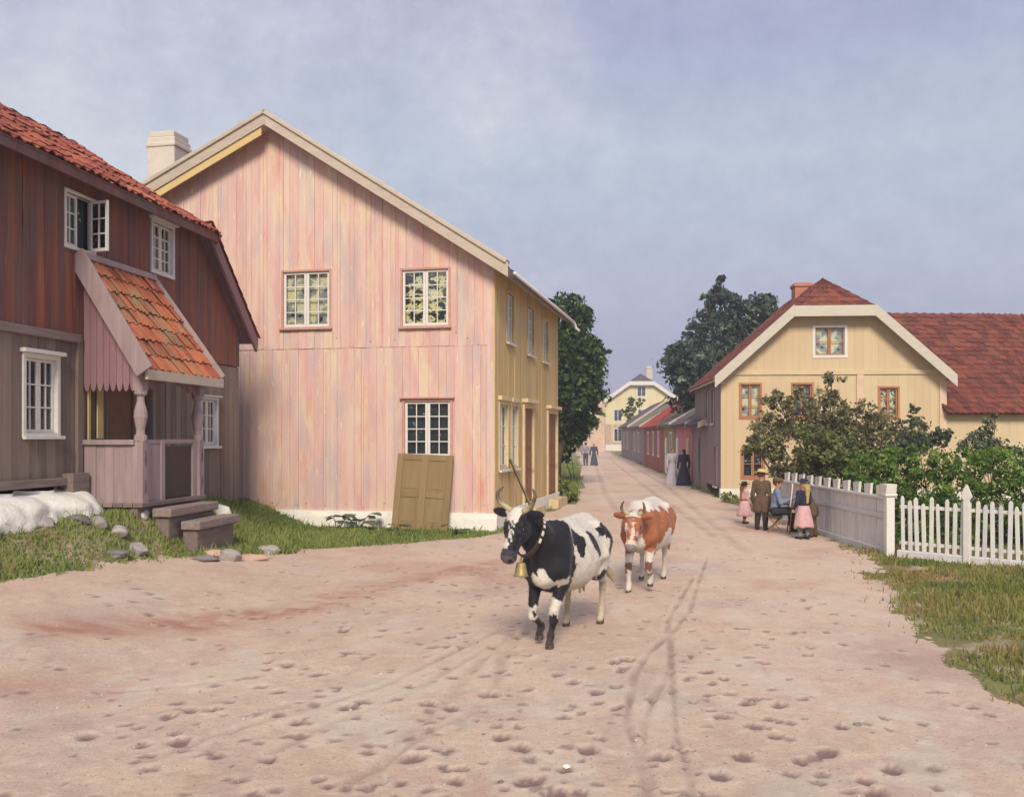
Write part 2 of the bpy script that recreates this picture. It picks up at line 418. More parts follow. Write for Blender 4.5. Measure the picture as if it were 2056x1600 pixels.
def glass_mat():
    m, N, L, P = new_mat('old_window_glass')
    P.inputs['Base Color'].default_value = (0.02, 0.025, 0.03, 1)
    out = N['Material Output']
    tr = N.new('ShaderNodeBsdfTransparent'); tr.inputs[0].default_value = (0.96, 0.975, 0.97, 1)
    gl = N.new('ShaderNodeBsdfGlossy'); gl.inputs['Roughness'].default_value = 0.04
    gl.inputs['Color'].default_value = (0.9, 0.92, 0.95, 1)
    fr = N.new('ShaderNodeFresnel'); fr.inputs['IOR'].default_value = 1.5
    tc = N.new('ShaderNodeTexCoord').outputs['Object']
    b = N.new('ShaderNodeBump'); b.inputs['Strength'].default_value = 0.25; b.inputs['Distance'].default_value = 0.01
    L.new(noise(N, L, tc, 4.0), b.inputs['Height'])
    L.new(b.outputs[0], gl.inputs['Normal'])
    f = math_n(N, L, 'ADD', fr.outputs[0], 0.012)
    mx = N.new('ShaderNodeMixShader')
    L.new(f, mx.inputs[0]); L.new(tr.outputs[0], mx.inputs[1]); L.new(gl.outputs[0], mx.inputs[2])
    L.new(mx.outputs[0], out.inputs[0])
    return m
MAT['glass'] = glass_mat()

def sheet_mat(name, pal, scale, stretch=(1, 1, 1), dark=0.5):
    """mottled sheet behind the panes: cells of several colours"""
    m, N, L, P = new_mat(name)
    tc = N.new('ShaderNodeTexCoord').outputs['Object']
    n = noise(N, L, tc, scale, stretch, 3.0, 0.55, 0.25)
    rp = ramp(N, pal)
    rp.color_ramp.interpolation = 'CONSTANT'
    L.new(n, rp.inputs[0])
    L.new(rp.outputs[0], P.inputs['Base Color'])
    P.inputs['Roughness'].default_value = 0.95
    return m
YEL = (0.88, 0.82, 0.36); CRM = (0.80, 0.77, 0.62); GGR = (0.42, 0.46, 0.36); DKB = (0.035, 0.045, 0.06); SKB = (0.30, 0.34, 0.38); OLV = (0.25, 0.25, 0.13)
MAT['curtain_flower'] = sheet_mat('painted_yellow_reflections', [(0.0, DKB), (0.40, DKB), (0.43, OLV), (0.455, YEL), (0.50, CRM), (0.54, YEL), (0.565, DKB), (0.62, GGR), (1.0, CRM)], 3.6, (1.0, 1.0, 1.3))  # yellow reflections in the panes painted as colour patches
MAT['curtain_lace'] = sheet_mat('painted_cream_reflections', [(0.0, DKB), (0.36, SKB), (0.41, GGR), (0.455, CRM), (0.50, YEL), (0.53, CRM), (0.60, SKB), (0.64, GGR), (1.0, SKB)], 1.9)  # paler cream and yellow pane reflections put into the colour
MAT['curtain_dark'] = sheet_mat('dark_room_sheet', [(0.0, DKB), (0.56, DKB), (0.60, SKB), (0.63, CRM), (0.655, DKB), (1.0, (0.10, 0.10, 0.11))], 3.6, (1, 1, 1.6))  # dark room and small pale reflections put into the sheet colour
MAT['sheet_green'] = sheet_mat('green_grey_sheet', [(0.0, (0.10, 0.14, 0.13)), (0.42, (0.20, 0.27, 0.24)), (0.52, (0.30, 0.34, 0.28)), (0.60, (0.06, 0.08, 0.12)), (1.0, (0.22, 0.2, 0.15))], 2.2, (4, 1, 0.5))
MAT['curtain_pale'] = sheet_mat('pale_green_sheet', [(0.0, (0.30, 0.34, 0.26)), (0.45, (0.48, 0.50, 0.36)), (0.56, (0.36, 0.38, 0.32)), (0.62, (0.12, 0.13, 0.14)), (1.0, (0.5, 0.5, 0.45))], 2.6, (1, 1, 1))

# ------------------------------------------------------------------ noise and terrain functions
def _hash(ix, iy, s):
    h = (ix.astype(np.int64) * 374761393 + iy.astype(np.int64) * 668265263 + s * 974711) & 0x7fffffff
    h = ((h ^ (h >> 13)) * 1274126177) & 0x7fffffff
    return ((h ^ (h >> 16)) & 0xffff) / 65535.0
def vnoise(x, y, s=0):
    x = np.asarray(x, float); y = np.asarray(y, float)
    ix = np.floor(x); iy = np.floor(y); fx = x - ix; fy = y - iy
    fx = fx * fx * (3 - 2 * fx); fy = fy * fy * (3 - 2 * fy)
    a = _hash(ix, iy, s); b = _hash(ix + 1, iy, s); c = _hash(ix, iy + 1, s); d = _hash(ix + 1, iy + 1, s)
    return (a + (b - a) * fx) * (1 - fy) + (c + (d - c) * fx) * fy
def fbm(x, y, s=0, o=4):
    t = 0; a = 0.5
    for i in range(o):
        t = t + a * vnoise(np.asarray(x) * 2 ** i, np.asarray(y) * 2 ** i, s + i); a *= 0.5
    return t
def sstep(t):
    t = np.clip(t, 0, 1); return t * t * (3 - 2 * t)
def ground_h(X, Y):
    X = np.asarray(X, float); Y = np.asarray(Y, float)
    A = np.interp(Y, [6, 9, 12, 16, 19, 22], [0.0, 0.30, 0.45, 0.35, 0.15, 0.0])
    Bk = np.interp(Y, [9, 12, 16, 19, 22, 60], [0.5, 0.5, 0.6, 0.75, 0.65, 0.65])
    wd = np.interp(Y, [9, 16, 19, 22], [0.9, 0.9, 1.3, 2.2])
    xb = np.interp(Y, [6, 10, 11.6, 13.5, 15.8, 18, 22], [-8.2, -6.8, -6.2, -5.5, -5.05, -4.9, -4.5])
    h = A * sstep((-X - 3.0) / 3.2) + Bk * sstep((xb - X) / wd)
    h = h + 0.05 * (fbm(X * 0.5, Y * 0.5, 3) - 0.47)
    return h
def gz(x, y): return float(ground_h(x, y))
LEFT_Y = [0, 8, 11, 12, 13.4, 15.5, 18, 19.3, 20.6, 21.4, 24, 30, 31.5, 40, 60, 100, 140, 400]
LEFT_X = [-9.5, -7.4, -6.5, -6.1, -5.5, -5.0, -3.9, -2.4, -0.8, -0.25, 0.3, 1.6, 2.1, 2.9, 4.2, 7.2, 9.0, 20]
RIGHT_Y = [0, 7, 8, 9.4, 11, 12.5, 15, 17.3, 20, 24, 30, 33, 37, 55, 100, 140, 400]
RIGHT_X = [3.9, 4.1, 4.2, 4.3, 4.45, 5.1, 5.95, 6.4, 6.75, 6.85, 7.1, 7.3, 7.45, 8.8, 11.5, 14.0, 30]
def road_dist(X, Y):
    """signed: > 0 on the road, < 0 on the grass; edge made ragged"""
    e = 0.9 * (fbm(X * 1.1, Y * 1.1, 11, 5) - 0.47) + 0.35 * (fbm(X * 5, Y * 5, 17, 3) - 0.44)
    l = X - np.interp(Y, LEFT_Y, LEFT_X); r = np.interp(Y, RIGHT_Y, RIGHT_X) - X
    r = r + 1.1 * (fbm(X * 0.9 + 7, Y * 1.3, 23, 3) - 0.45) * (np.asarray(X) > 2) * (np.asarray(Y) < 16)
    return np.minimum(l, r) + e * np.clip(np.asarray(Y) / 12, 0.6, 1.3) * 0.8

# ------------------------------------------------------------------ ground and road
def px_ground(px, py):
    """point of level ground seen at a pixel of the photograph (plan coordinates of marks on the road)"""
    Y = 1900.0 * 2.2 / (py - 875.0)
    return (px - 1028.0) / 1900.0 * Y, Y

def grow(a, b, d, g):
    out = [a]
    while out[-1] < b:
        out.append(out[-1] + d); d *= g
    return out
_xs = np.concatenate([np.arange(-8.5, -4.2, 0.055), np.arange(-4.2, 4.2, 0.03), np.arange(4.2, 8.5, 0.055)])
_xr = np.array(grow(8.5, 900, 0.08, 1.18))
XS = np.concatenate([-_xr[::-1], _xs, _xr])
ys = [3.2]
while ys[-1] < 70: ys.append(ys[-1] + max(0.028, 0.0055 * ys[-1]))
YS = np.concatenate([3.2 - np.array(grow(0.3, 60, 0.4, 1.4))[::-1], ys, np.array(grow(ys[-1] + 0.8, 2200, 1.0, 1.14))])
GX, GY = np.meshgrid(XS, YS)
GZ = ground_h(GX, GY)
near = np.exp(-np.maximum(GY - 7, 0) / 14)
rd = road_dist(GX, GY)
onroad = sstep(rd / 0.5)
pit = np.zeros_like(GZ); red = np.zeros_like(GZ); pale = np.zeros_like(GZ)
# trampled surface
GZ = GZ + onroad * near * (0.028 * (fbm(GX * 2.2, GY * 1.6, 31, 4) - 0.47) + 0.024 * (fbm(GX * 9, GY * 7, 37, 3) - 0.44) + 0.016 * (fbm(GX * 24, GY * 20, 38, 2) - 0.37))
def seg_dist(P, x, y):
    best = np.full(x.shape, 1e9)
    for (ax, ay), (bx, by) in zip(P[:-1], P[1:]):
        dx, dy = bx - ax, by - ay
        t = np.clip(((x - ax) * dx + (y - ay) * dy) / (dx * dx + dy * dy + 1e-9), 0, 1)
        best = np.minimum(best, np.hypot(x - ax - t * dx, y - ay - t * dy))
    return best
wob = 0.10 * (fbm(GX * 1.7, GY * 1.7, 41, 3) - 0.45)
def rut(pix, w, depth, dark=0.35, lip=0.5):
    global GZ, pit, pale
    P = [px_ground(*p) for p in pix]
    d = np.abs(seg_dist(P, GX, GY) + wob * 0.6)
    w = w * 0.72
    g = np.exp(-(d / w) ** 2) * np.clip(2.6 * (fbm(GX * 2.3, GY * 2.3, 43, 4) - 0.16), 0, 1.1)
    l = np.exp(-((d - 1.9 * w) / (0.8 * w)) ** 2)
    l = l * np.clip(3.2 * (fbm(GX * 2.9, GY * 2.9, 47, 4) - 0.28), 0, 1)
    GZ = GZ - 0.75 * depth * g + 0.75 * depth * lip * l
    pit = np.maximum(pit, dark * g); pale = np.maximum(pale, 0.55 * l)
rut([(1391, 1160), (1340, 1247), (1342, 1276), (1303, 1310), (1274, 1354), (1258, 1442), (1269, 1480), (1284, 1529), (1300, 1600)], 0.040, 0.030, 0.6)
rut([(1420, 1120), (1405, 1160), (1386, 1223), (1345, 1276), (1347, 1344), (1354, 1422), (1359, 1485), (1381, 1539), (1392, 1600)], 0.034, 0.032, 0.6)
rut([(1345, 1345), (1320, 1390), (1296, 1440), (1292, 1500), (1310, 1580)], 0.04, 0.03, 0.5)
rut([(1060, 1265), (1012, 1310), (997, 1369), (929, 1441), (880, 1500)], 0.06, 0.022, 0.3)
rut([(1030, 1270), (960, 1330), (900, 1400), (820, 1470), (760, 1540)], 0.06, 0.022, 0.25)
rut([(1010, 1262), (758, 1380), (583, 1434), (423, 1478), (300, 1530)], 0.06, 0.025, 0.35)
rut([(1000, 1290), (800, 1400), (640, 1460), (520, 1530)], 0.05, 0.022, 0.3)
rut([(960, 1420), (860, 1470), (700, 1570)], 0.05, 0.022, 0.35)
rut([(640, 1330), (470, 1365), (200, 1390)], 0.06, 0.02, 0.3)
rut([(1440, 1080), (1300, 980), (1235, 930), (1205, 906)], 0.16, 0.03, 0.35)
rut([(1500, 1110), (1345, 980), (1255, 925)], 0.16, 0.03, 0.3)
rut([(1290, 1100), (1215, 990), (1195, 930)], 0.16, 0.03, 0.3)
# reddish streak of trodden brick earth
P = [px_ground(*p) for p in ((1010, 1128), (900, 1148), (729, 1188), (559, 1230), (340, 1269), (120, 1297))]
d = seg_dist(P, GX, GY) + 0.35 * (fbm(GX * 1.2, GY * 1.2, 51, 4) - 0.47)
red = np.exp(-(np.maximum(d, 0) / 0.42) ** 2) * (0.55 + 0.9 * (fbm(GX * 4, GY * 4, 53, 4) - 0.2))
red = red * np.clip(0.35 + 2.2 * (fbm(GX * 2.2, GY * 6.0, 55, 4) - 0.2), 0, 1.25)
red = np.maximum(red, 0.4 * sstep((fbm(GX * 0.5 + 3, GY * 0.5, 57, 4) - 0.52) / 0.2))
# hoof prints
prints = []
big = [(1197, 1390), (1237, 1380), (1465, 1393), (1500, 1413), (1565, 1417), (1450, 1440), (1515, 1460), (1555, 1478), (1608, 1525), (1490, 1520), (1445, 1560), (1735, 1565), (1760, 1590), (1790, 1540), (1328, 1520),
       (1045, 1500), (1065, 1565), (915, 1565), (925, 1540), (1180, 1505), (1120, 1590), (1010, 1480), (985, 1390), (905, 1420), (860, 1412), (600, 1450), (440, 1520), (540, 1525), (290, 1495), (360, 1490), (175, 1480), (700, 1420), (730, 1410),
       (560, 1390), (425, 1425), (340, 1440), (380, 1428), (690, 1265), (700, 1310), (575, 1335), (640, 1355), (870, 1300), (905, 1280), (1120, 1355), (1150, 1370), (1260, 1325), (1235, 1330), (1530, 1330), (1420, 1350), (1690, 1460), (1660, 1510), (830, 1520)]
for p in big:
    x, y = px_ground(*p)
    prints.append((x, y, random.uniform(0.058, 0.085), random.uniform(0.026, 0.042), random.uniform(-0.8, 0.8)))
for i in range(1100):
    y = 4.4 + 16 * random.random() ** 1.7
    x = random.gauss(-0.5, 0.33 * y)
    prints.append((x, y, random.uniform(0.022, 0.055), random.uniform(0.010, 0.028), random.uniform(-1.5, 1.5)))
for (x, y, r, dep, an) in prints:
    i0, i1 = np.searchsorted(XS, [x - 4 * r, x + 4 * r]); j0, j1 = np.searchsorted(YS, [y - 5 * r, y + 5 * r])
    if i1 <= i0 or j1 <= j0: continue
    sx = GX[j0:j1, i0:i1] - x; sy = GY[j0:j1, i0:i1] - y
    u = sx * math.cos(an) + sy * math.sin(an); v = -sx * math.sin(an) + sy * math.cos(an)
    q = np.hypot(u / r, v / (1.45 * r)) + 0.5 * (fbm(GX[j0:j1, i0:i1] * 14, GY[j0:j1, i0:i1] * 14, 61, 2) - 0.37)
    q = q + 0.55 * np.exp(-(u / (0.16 * r)) ** 2) * sstep((v / r - 0.1) / 0.5)      # cleft between the toes
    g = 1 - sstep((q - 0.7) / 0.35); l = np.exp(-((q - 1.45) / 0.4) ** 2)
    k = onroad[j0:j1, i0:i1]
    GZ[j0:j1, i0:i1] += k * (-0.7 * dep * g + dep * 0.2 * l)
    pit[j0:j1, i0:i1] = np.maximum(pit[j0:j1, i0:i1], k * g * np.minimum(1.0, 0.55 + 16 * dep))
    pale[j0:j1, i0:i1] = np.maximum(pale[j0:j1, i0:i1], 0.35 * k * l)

# damp dabs trodden into the dust
dab = sstep((fbm(GX * 2.6 + 9, GY * 1.9, 67, 4) - 0.56) / 0.07) * np.exp(-np.maximum(GY - 6, 0) / 7)
pit = np.maximum(pit, 0.16 * dab * onroad)
dab = sstep((fbm(GX * 2.2 + 31, GY * 1.3, 69, 4) - 0.56) / 0.08) * np.exp(-np.maximum(GY - 9, 0) / 12)
pale = np.maximum(pale, 0.6 * dab * onroad)

ny, nx = GX.shape
V = np.stack([GX, GY, GZ], -1).reshape(-1, 3)
rgb = np.stack([pit, np.clip(red, 0, 1), pale], -1).reshape(-1, 3)
idx = np.arange(nx * ny).reshape(ny, nx)
quads = np.stack([idx[:-1, :-1], idx[:-1, 1:], idx[1:, 1:], idx[1:, :-1]], -1).reshape(-1, 4)
cx = (GX[:-1, :-1] + GX[1:, 1:]).ravel() / 2; cy = (GY[:-1, :-1] + GY[1:, 1:]).ravel() / 2
isroad = road_dist(cx, cy) > 0

def road_mat():
    m, N, L, P_ = new_mat('dusty_earth_road')
    tc = N.new('ShaderNodeTexCoord').outputs['Object']
    at = N.new('ShaderNodeAttribute'); at.attribute_name = 'tint'
    sp = N.new('ShaderNodeSeparateColor'); L.new(at.outputs['Color'], sp.inputs[0])
    n1 = noise(N, L, tc, 0.55, (1, 0.7, 1), 8.0, 0.68, 0.4)
    rp = ramp(N, [(0.30, (0.53, 0.38, 0.305)), (0.42, (0.60, 0.44, 0.345)), (0.52, (0.655, 0.50, 0.385)), (0.62, (0.64, 0.465, 0.375)), (0.74, (0.68, 0.56, 0.41))])
    L.new(n1, rp.inputs[0])
    col = rp.outputs[0]
    def mix(f, c, amt=1.0):
        nonlocal col
        mx = N.new('ShaderNodeMixRGB')
        L.new(math_n(N, L, 'MULTIPLY', f, amt), mx.inputs[0]); L.new(col, mx.inputs[1]); mx.inputs[2].default_value = (*c, 1)
        col = mx.outputs[0]
    def band(src, lo, hi):
        mr = N.new('ShaderNodeMapRange'); mr.inputs['From Min'].default_value = lo; mr.inputs['From Max'].default_value = hi
        L.new(src, mr.inputs['Value']); return mr.outputs[0]
    mix(band(noise(N, L, tc, 5.0, (1, 0.6, 1), 6.0, 0.7), 0.52, 0.72), (0.43, 0.31, 0.285), 0.5)
    mix(band(noise(N, L, tc, 8.0, (1, 0.6, 1), 6.0, 0.7), 0.55, 0.7), (0.70, 0.61, 0.49), 0.75)
    mix(band(noise(N, L, tc, 0.35, (1, 1, 1), 4.0, 0.6), 0.5, 0.7), (0.50, 0.43, 0.40), 0.5)
    mix(band(noise(N, L, tc, 38.0, (1, 1, 1), 3.0, 0.6), 0.58, 0.72), (0.25, 0.18, 0.165), 0.6)
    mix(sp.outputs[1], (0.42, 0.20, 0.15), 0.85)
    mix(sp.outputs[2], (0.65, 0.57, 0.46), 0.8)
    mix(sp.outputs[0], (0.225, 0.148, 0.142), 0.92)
    L.new(col, P_.inputs['Base Color'])
    P_.inputs['Roughness'].default_value = 0.97; P_.inputs['Specular IOR Level'].default_value = 0.1
    b = N.new('ShaderNodeBump'); b.inputs['Strength'].default_value = 0.9; b.inputs['Distance'].default_value = 0.022
    L.new(noise(N, L, tc, 20.0, (1, 1, 1), 10.0, 0.78), b.inputs['Height'])
    L.new(b.outputs[0], P_.inputs['Normal'])
    return m
def sub_mesh(name, F, mat, kind):
    used = np.unique(F); remap = np.zeros(len(V), np.int64); remap[used] = np.arange(len(used))
    me = np_mesh(name, V[used], remap[F], smooth=True, rgb=rgb[used])
    return tag(link(me, name, mat), kind=kind)
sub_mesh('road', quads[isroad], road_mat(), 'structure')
MAT['turf'] = M('turf_soil', [(0.25, (0.19, 0.15, 0.085)), (0.5, (0.17, 0.17, 0.07)), (0.75, (0.20, 0.20, 0.08))], tint=0.0, namp=1.4, nscale=1.5, patches=(((0.30, 0.18, 0.10), 0.8, 0.5, 0.68, 0.7, (1, 1, 1)), ((0.46, 0.36, 0.27), 1.1, 0.5, 0.62, 0.85, (1, 1, 1))), bump=(12, 0.6, 0.03, (1, 1, 1)), rough=1.0)
sub_mesh('ground', quads[~isroad], MAT['turf'], 'structure')

# loose grit and small stones on the road
n = 5200
gy_ = 4.5 + 15 * RNG.random(n) ** 1.6; gx_ = RNG.uniform(-0.62, 0.62, n) * gy_ * 0.95
k = road_dist(gx_, gy_) > -0.2; gx_, gy_ = gx_[k], gy_[k]; n = len(gx_)
ii = np.clip(np.searchsorted(XS, gx_), 1, len(XS) - 1); jj = np.clip(np.searchsorted(YS, gy_), 1, len(YS) - 1)
sz = RNG.uniform(0.003, 0.008, n) * (1 + (RNG.random(n) > 0.94) * RNG.uniform(0.5, 2.2, n))
oc = np.array([(1, 0, 0), (0, 1, 0), (-1, 0, 0), (0, -1, 0), (0, 0, .8), (0, 0, -.8)], float)
VV = oc[None] * sz[:, None, None] * RNG.uniform(0.6, 1.3, (n, 6, 1)) + np.stack([gx_, gy_, GZ[jj, ii]], 1)[:, None, :]
ff = np.array([(0, 1, 4), (1, 2, 4), (2, 3, 4), (3, 0, 4), (1, 0, 5), (2, 1, 5), (3, 2, 5), (0, 3, 5)])
FF = (np.arange(n)[:, None, None] * 6 + ff[None]).reshape(-1, 3)
MAT['grit'] = M('road_grit', [(0.0, (0.20, 0.155, 0.15)), (0.5, (0.38, 0.30, 0.26)), (1.0, (0.58, 0.52, 0.47))], tint=1.0, namp=0.1, rough=0.95)
tag(link(np_mesh('gravel', VV.reshape(-1, 3), FF, np.repeat(RNG.random(n), 8)), 'gravel', MAT['grit']), 'loose grit scattered over the earth road', 'gravel', kind='stuff')

# ------------------------------------------------------------------ grass blades
def leaf_mat(name, stops, rough=0.6, trans=0.25):
    m, N, L, P_ = new_mat(name)
    at = N.new('ShaderNodeAttribute'); at.attribute_name = 'tint'
    rp = ramp(N, stops); L.new(at.outputs['Fac'], rp.inputs[0])
    L.new(rp.outputs[0], P_.inputs['Base Color'])
    P_.inputs['Roughness'].default_value = rough; P_.inputs['Specular IOR Level'].default_value = 0.25
    if trans:
        tl = N.new('ShaderNodeBsdfTranslucent'); L.new(rp.outputs[0], tl.inputs[0])
        mx = N.new('ShaderNodeMixShader'); mx.inputs[0].default_value = trans
        L.new(P_.outputs[0], mx.inputs[1]); L.new(tl.outputs[0], mx.inputs[2])
        L.new(mx.outputs[0], N['Material Output'].inputs[0])
    return m
def grass_patch(name, n, x0, x1, y0, y1, hmin, hmax, mat, tintf, mask):
    x = RNG.uniform(x0, x1, n); y = RNG.uniform(y0, y1, n)
    k = mask(x, y); x, y = x[k], y[k]; n = len(x)
    z = ground_h(x, y) - 0.01
    h = RNG.uniform(hmin, hmax, n) * (0.25 + 1.6 * fbm(x * 1.6, y * 1.6, 71, 4)) * (1 + 1.3 * (RNG.random(n) > 0.97))
    a = RNG.uniform(0, 2 * np.pi, n); w = RNG.uniform(0.004, 0.009, n) * (1 + y / 14)
    la = RNG.uniform(0, 2 * np.pi, n); ln = RNG.uniform(0.1, 0.7, n) * h
    dx, dy = np.cos(a) * w, np.sin(a) * w; lx, ly = np.cos(la) * ln, np.sin(la) * ln
    P0 = np.stack([x - dx, y - dy, z], 1); P1 = np.stack([x + dx, y + dy, z], 1)
    M1 = np.stack([x + dx * .7 + lx * .35, y + dy * .7 + ly * .35, z + h * .6], 1); M0 = np.stack([x - dx * .7 + lx * .35, y - dy * .7 + ly * .35, z + h * .6], 1)
    T0 = np.stack([x + lx - dx * .1, y + ly - dy * .1, z + h], 1); T1 = np.stack([x + lx + dx * .1, y + ly + dy * .1, z + h], 1)
    VV = np.stack([P0, P1, M1, M0, T1, T0], 1).reshape(-1, 3)
    b = np.arange(n)[:, None] * 6
    FF = np.concatenate([b + [0, 1, 2, 3], b + [3, 2, 4, 5]], 0)
    t = np.clip(tintf(x, y) + RNG.normal(0, 0.10, n), 0, 1)
    o = link(np_mesh(name, VV, FF, np.concatenate([t, t])), name, mat)
    return tag(o, kind='stuff')
MAT['grass_l'] = leaf_mat('bank_grass', [(0.0, (0.10, 0.14, 0.042)), (0.4, (0.19, 0.245, 0.065)), (0.7, (0.27, 0.31, 0.095)), (1.0, (0.36, 0.34, 0.15))])
MAT['grass_r'] = leaf_mat('verge_grass', [(0.0, (0.09, 0.13, 0.038)), (0.35, (0.19, 0.215, 0.055)), (0.6, (0.27, 0.25, 0.08)), (0.8, (0.33, 0.19, 0.085)), (1.0, (0.38, 0.24, 0.13))])
o = grass_patch('grass', 170000, -10.5, 0.8, 9.0, 23.5, 0.03, 0.105, MAT['grass_l'], lambda x, y: 0.1 + 0.85 * fbm(x * 0.8, y * 0.8, 73, 4),
    lambda x, y: (road_dist(x, y) < 0.10 - 0.25 * RNG.random(len(x)) + 0.2 * (RNG.random(len(x)) > 0.9)) & (x < 0.2) & (fbm(x * 1.5, y * 1.5, 79, 3) > 0.30 * RNG.random(len(x))))
tag(o, 'green grass growing on the bank below the red and pink houses', 'grass')
o = grass_patch('grass', 120000, 3.2, 13, 5.5, 26, 0.03, 0.10, MAT['grass_r'], lambda x, y: -0.05 + 1.15 * fbm(x * 1.1 + 5, y * 1.1, 83, 4) + 0.1 * (fbm(x * 4, y * 4, 87, 3) - .4),
    lambda x, y: (road_dist(x, y) < 0.08 - 0.35 * RNG.random(len(x)) + 0.25 * (RNG.random(len(x)) > 0.93)) & (x > 2) & (fbm(x * 0.9 + 2, y * 1.4, 97, 4) > 0.36 + 0.10 * RNG.random(len(x)) - 0.35 * np.clip((x - 0.25 * y - 2.6) / 2, 0, 1)))
tag(o, 'olive and rusty grass on the verge in front of the white picket fence', 'grass')
o = grass_patch('grass', 30000, -1, 13, 23.5, 75, 0.06, 0.22, MAT['grass_l'], lambda x, y: 0.1 + 0.7 * fbm(x * 0.8, y * 0.8, 89, 4),
    lambda x, y: (road_dist(x, y) < -0.02) & (road_dist(x, y) > -1.3))
tag(o, 'thin grass strip along both edges of the far street', 'grass')

# ------------------------------------------------------------------ building helpers
def board_wall(L, z0, top, openings=(), bw=0.2, thick=0.03, jit=0.006, gap=0.005, peaks=(), y=0.0, x0=0.0):
    """upright boards from x0 to x0+L on the plane y (outside is -y), cut round the openings (xa,xb,za,zb)"""
    mb = MB()
    edges = [x0]
    while edges[-1] < x0 + L - bw * 0.6: edges.append(edges[-1] + bw * random.uniform(0.8, 1.2))
    edges[-1] = x0 + L
    tints = [random.random() for _ in edges]; offs = [random.uniform(-jit, jit) for _ in edges]
    brk = sorted(set([round(e, 4) for e in edges] + [round(v, 4) for o in openings for v in o[:2] if x0 < v < x0 + L] + [round(p, 4) for p in peaks]))
    for a, b in zip(brk[:-1], brk[1:]):
        if b - a < 0.002: continue
        c = (a + b) / 2
        k = max(i for i, e in enumerate(edges) if e <= c + 1e-6)
        ga = gap / 2 if any(abs(a - e) < 1e-3 for e in edges) else 0.0
        gb = gap / 2 if any(abs(b - e) < 1e-3 for e in edges) else 0.0
        aa, bb = a + ga, b - gb
        zs = [(z0, None)]
        cuts = sorted([(o[2], o[3]) for o in openings if o[0] < c < o[1]])
        segs = []; cur = z0
        tmin = min(top(a), top(b))
        for za, zb in cuts:
            if za >= tmin: continue
            zb = min(zb, tmin)
            if za > cur: segs.append((cur, za))
            cur = max(cur, zb)
        if cur < tmin - 0.005 or not cuts: segs.append((cur, None))
        yo = y - offs[k]
        for s, e in segs:
            if e is None: mb.prism([(aa, s), (bb, s), (bb, top(bb)), (aa, top(aa))], yo, y + thick, 'y', tints[k])
            else: mb.prism([(aa, s), (bb, s), (bb, e), (aa, e)], yo, y + thick, 'y', tints[k])
    return mb

def window(parent, x, y, z, w, h, rz=0.0, cols=2, rows=4, casing='casing_pink', sash='white_paint', curtain='curtain_flower', cw=0.09, head=0.0, leaves=2, depth=0.06, sill=True, open_leaf=None, label=None, bar=0.022, stile=0.045, cas_out=0.025):
    """opening centre-bottom at (x,y,z) in the parent's space, outside is -y before rz"""
    mb = MB(); hw = w / 2
    mb.box(-hw - cw, -hw, -cas_out, 0.10, -0.0, h, 0.4); mb.box(hw, hw + cw, -cas_out, 0.10, -0.0, h, 0.6)
    mb.box(-hw - cw, hw + cw, -cas_out - 0.004, 0.10, h, h + cw, 0.5); mb.box(-hw - cw, hw + cw, -cas_out - 0.004, 0.10, -cw, 0, 0.5)
    if head:
        mb.box(-hw - cw - 0.05, hw + cw + 0.05, -cas_out - 0.07, 0.05, h + cw + 0.002, h + cw + head, 0.5)
    win = mb.build('window', MAT[casing], parent, (x, y, z), rz, bevel=0.004)
    if label: win['label'] = label
    if sill:
        MB().box(-hw - cw - 0.03, hw + cw + 0.03, -cas_out - 0.06, -cas_out - 0.006, -cw - 0.02, -cw + 0.03, 0.5).build('sill', MAT[sash if casing != 'casing_pink' else casing], win, bevel=0.004)
    lw = w / leaves
    for k in range(leaves):
        s = MB(); xa, xb = -hw + k * lw + 0.003, -hw + (k + 1) * lw - 0.003
        opened = open_leaf == k
        ox = 0.0
        if opened: ox = xb; xa, xb = xa - ox, 0.0
        d0, d1 = depth - 0.02, depth + 0.02
        s.box(xa, xa + stile, d0, d1, 0.003, h - 0.003, 0.5); s.box(xb - stile, xb, d0, d1, 0.003, h - 0.003, 0.6)
        s.box(xa + stile, xb - stile, d0, d1, 0.003, stile + 0.01, 0.5); s.box(xa + stile, xb - stile, d0, d1, h - stile, h - 0.003, 0.5)
        for i in range(1, cols):
            xx = xa + stile + (xb - xa - 2 * stile) * i / cols
            s.box(xx - bar / 2, xx + bar / 2, d0 + 0.008, d1 - 0.006, stile + 0.01, h - stile, 0.5)
        for j in range(1, rows):
            zz = stile + (h - 2 * stile) * j / rows
            s.box(xa + stile, xb - stile, d0 + 0.005, d1 - 0.003, zz - bar / 2, zz + bar / 2, 0.5)
        sh = s.build('sash', MAT[sash], win, bevel=0.003)
        g = MB().box(xa + stile * .7, xb - stile * .7, depth + 0.002, depth + 0.006, 0.02, h - 0.02, 0.5).build('pane', MAT['glass'], win)
        if opened:
            for q in (sh, g):
                q.location = (ox, 0, 0); q.rotation_euler = (0, 0, R(78))
    if curtain:  # added sheet behind the glass; its patches stand for pane reflections
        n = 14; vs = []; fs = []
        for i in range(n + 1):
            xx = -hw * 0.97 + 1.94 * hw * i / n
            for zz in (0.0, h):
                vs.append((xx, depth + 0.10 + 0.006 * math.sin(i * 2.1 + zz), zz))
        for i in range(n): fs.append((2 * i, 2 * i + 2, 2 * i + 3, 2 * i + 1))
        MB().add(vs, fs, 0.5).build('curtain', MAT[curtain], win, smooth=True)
    return win

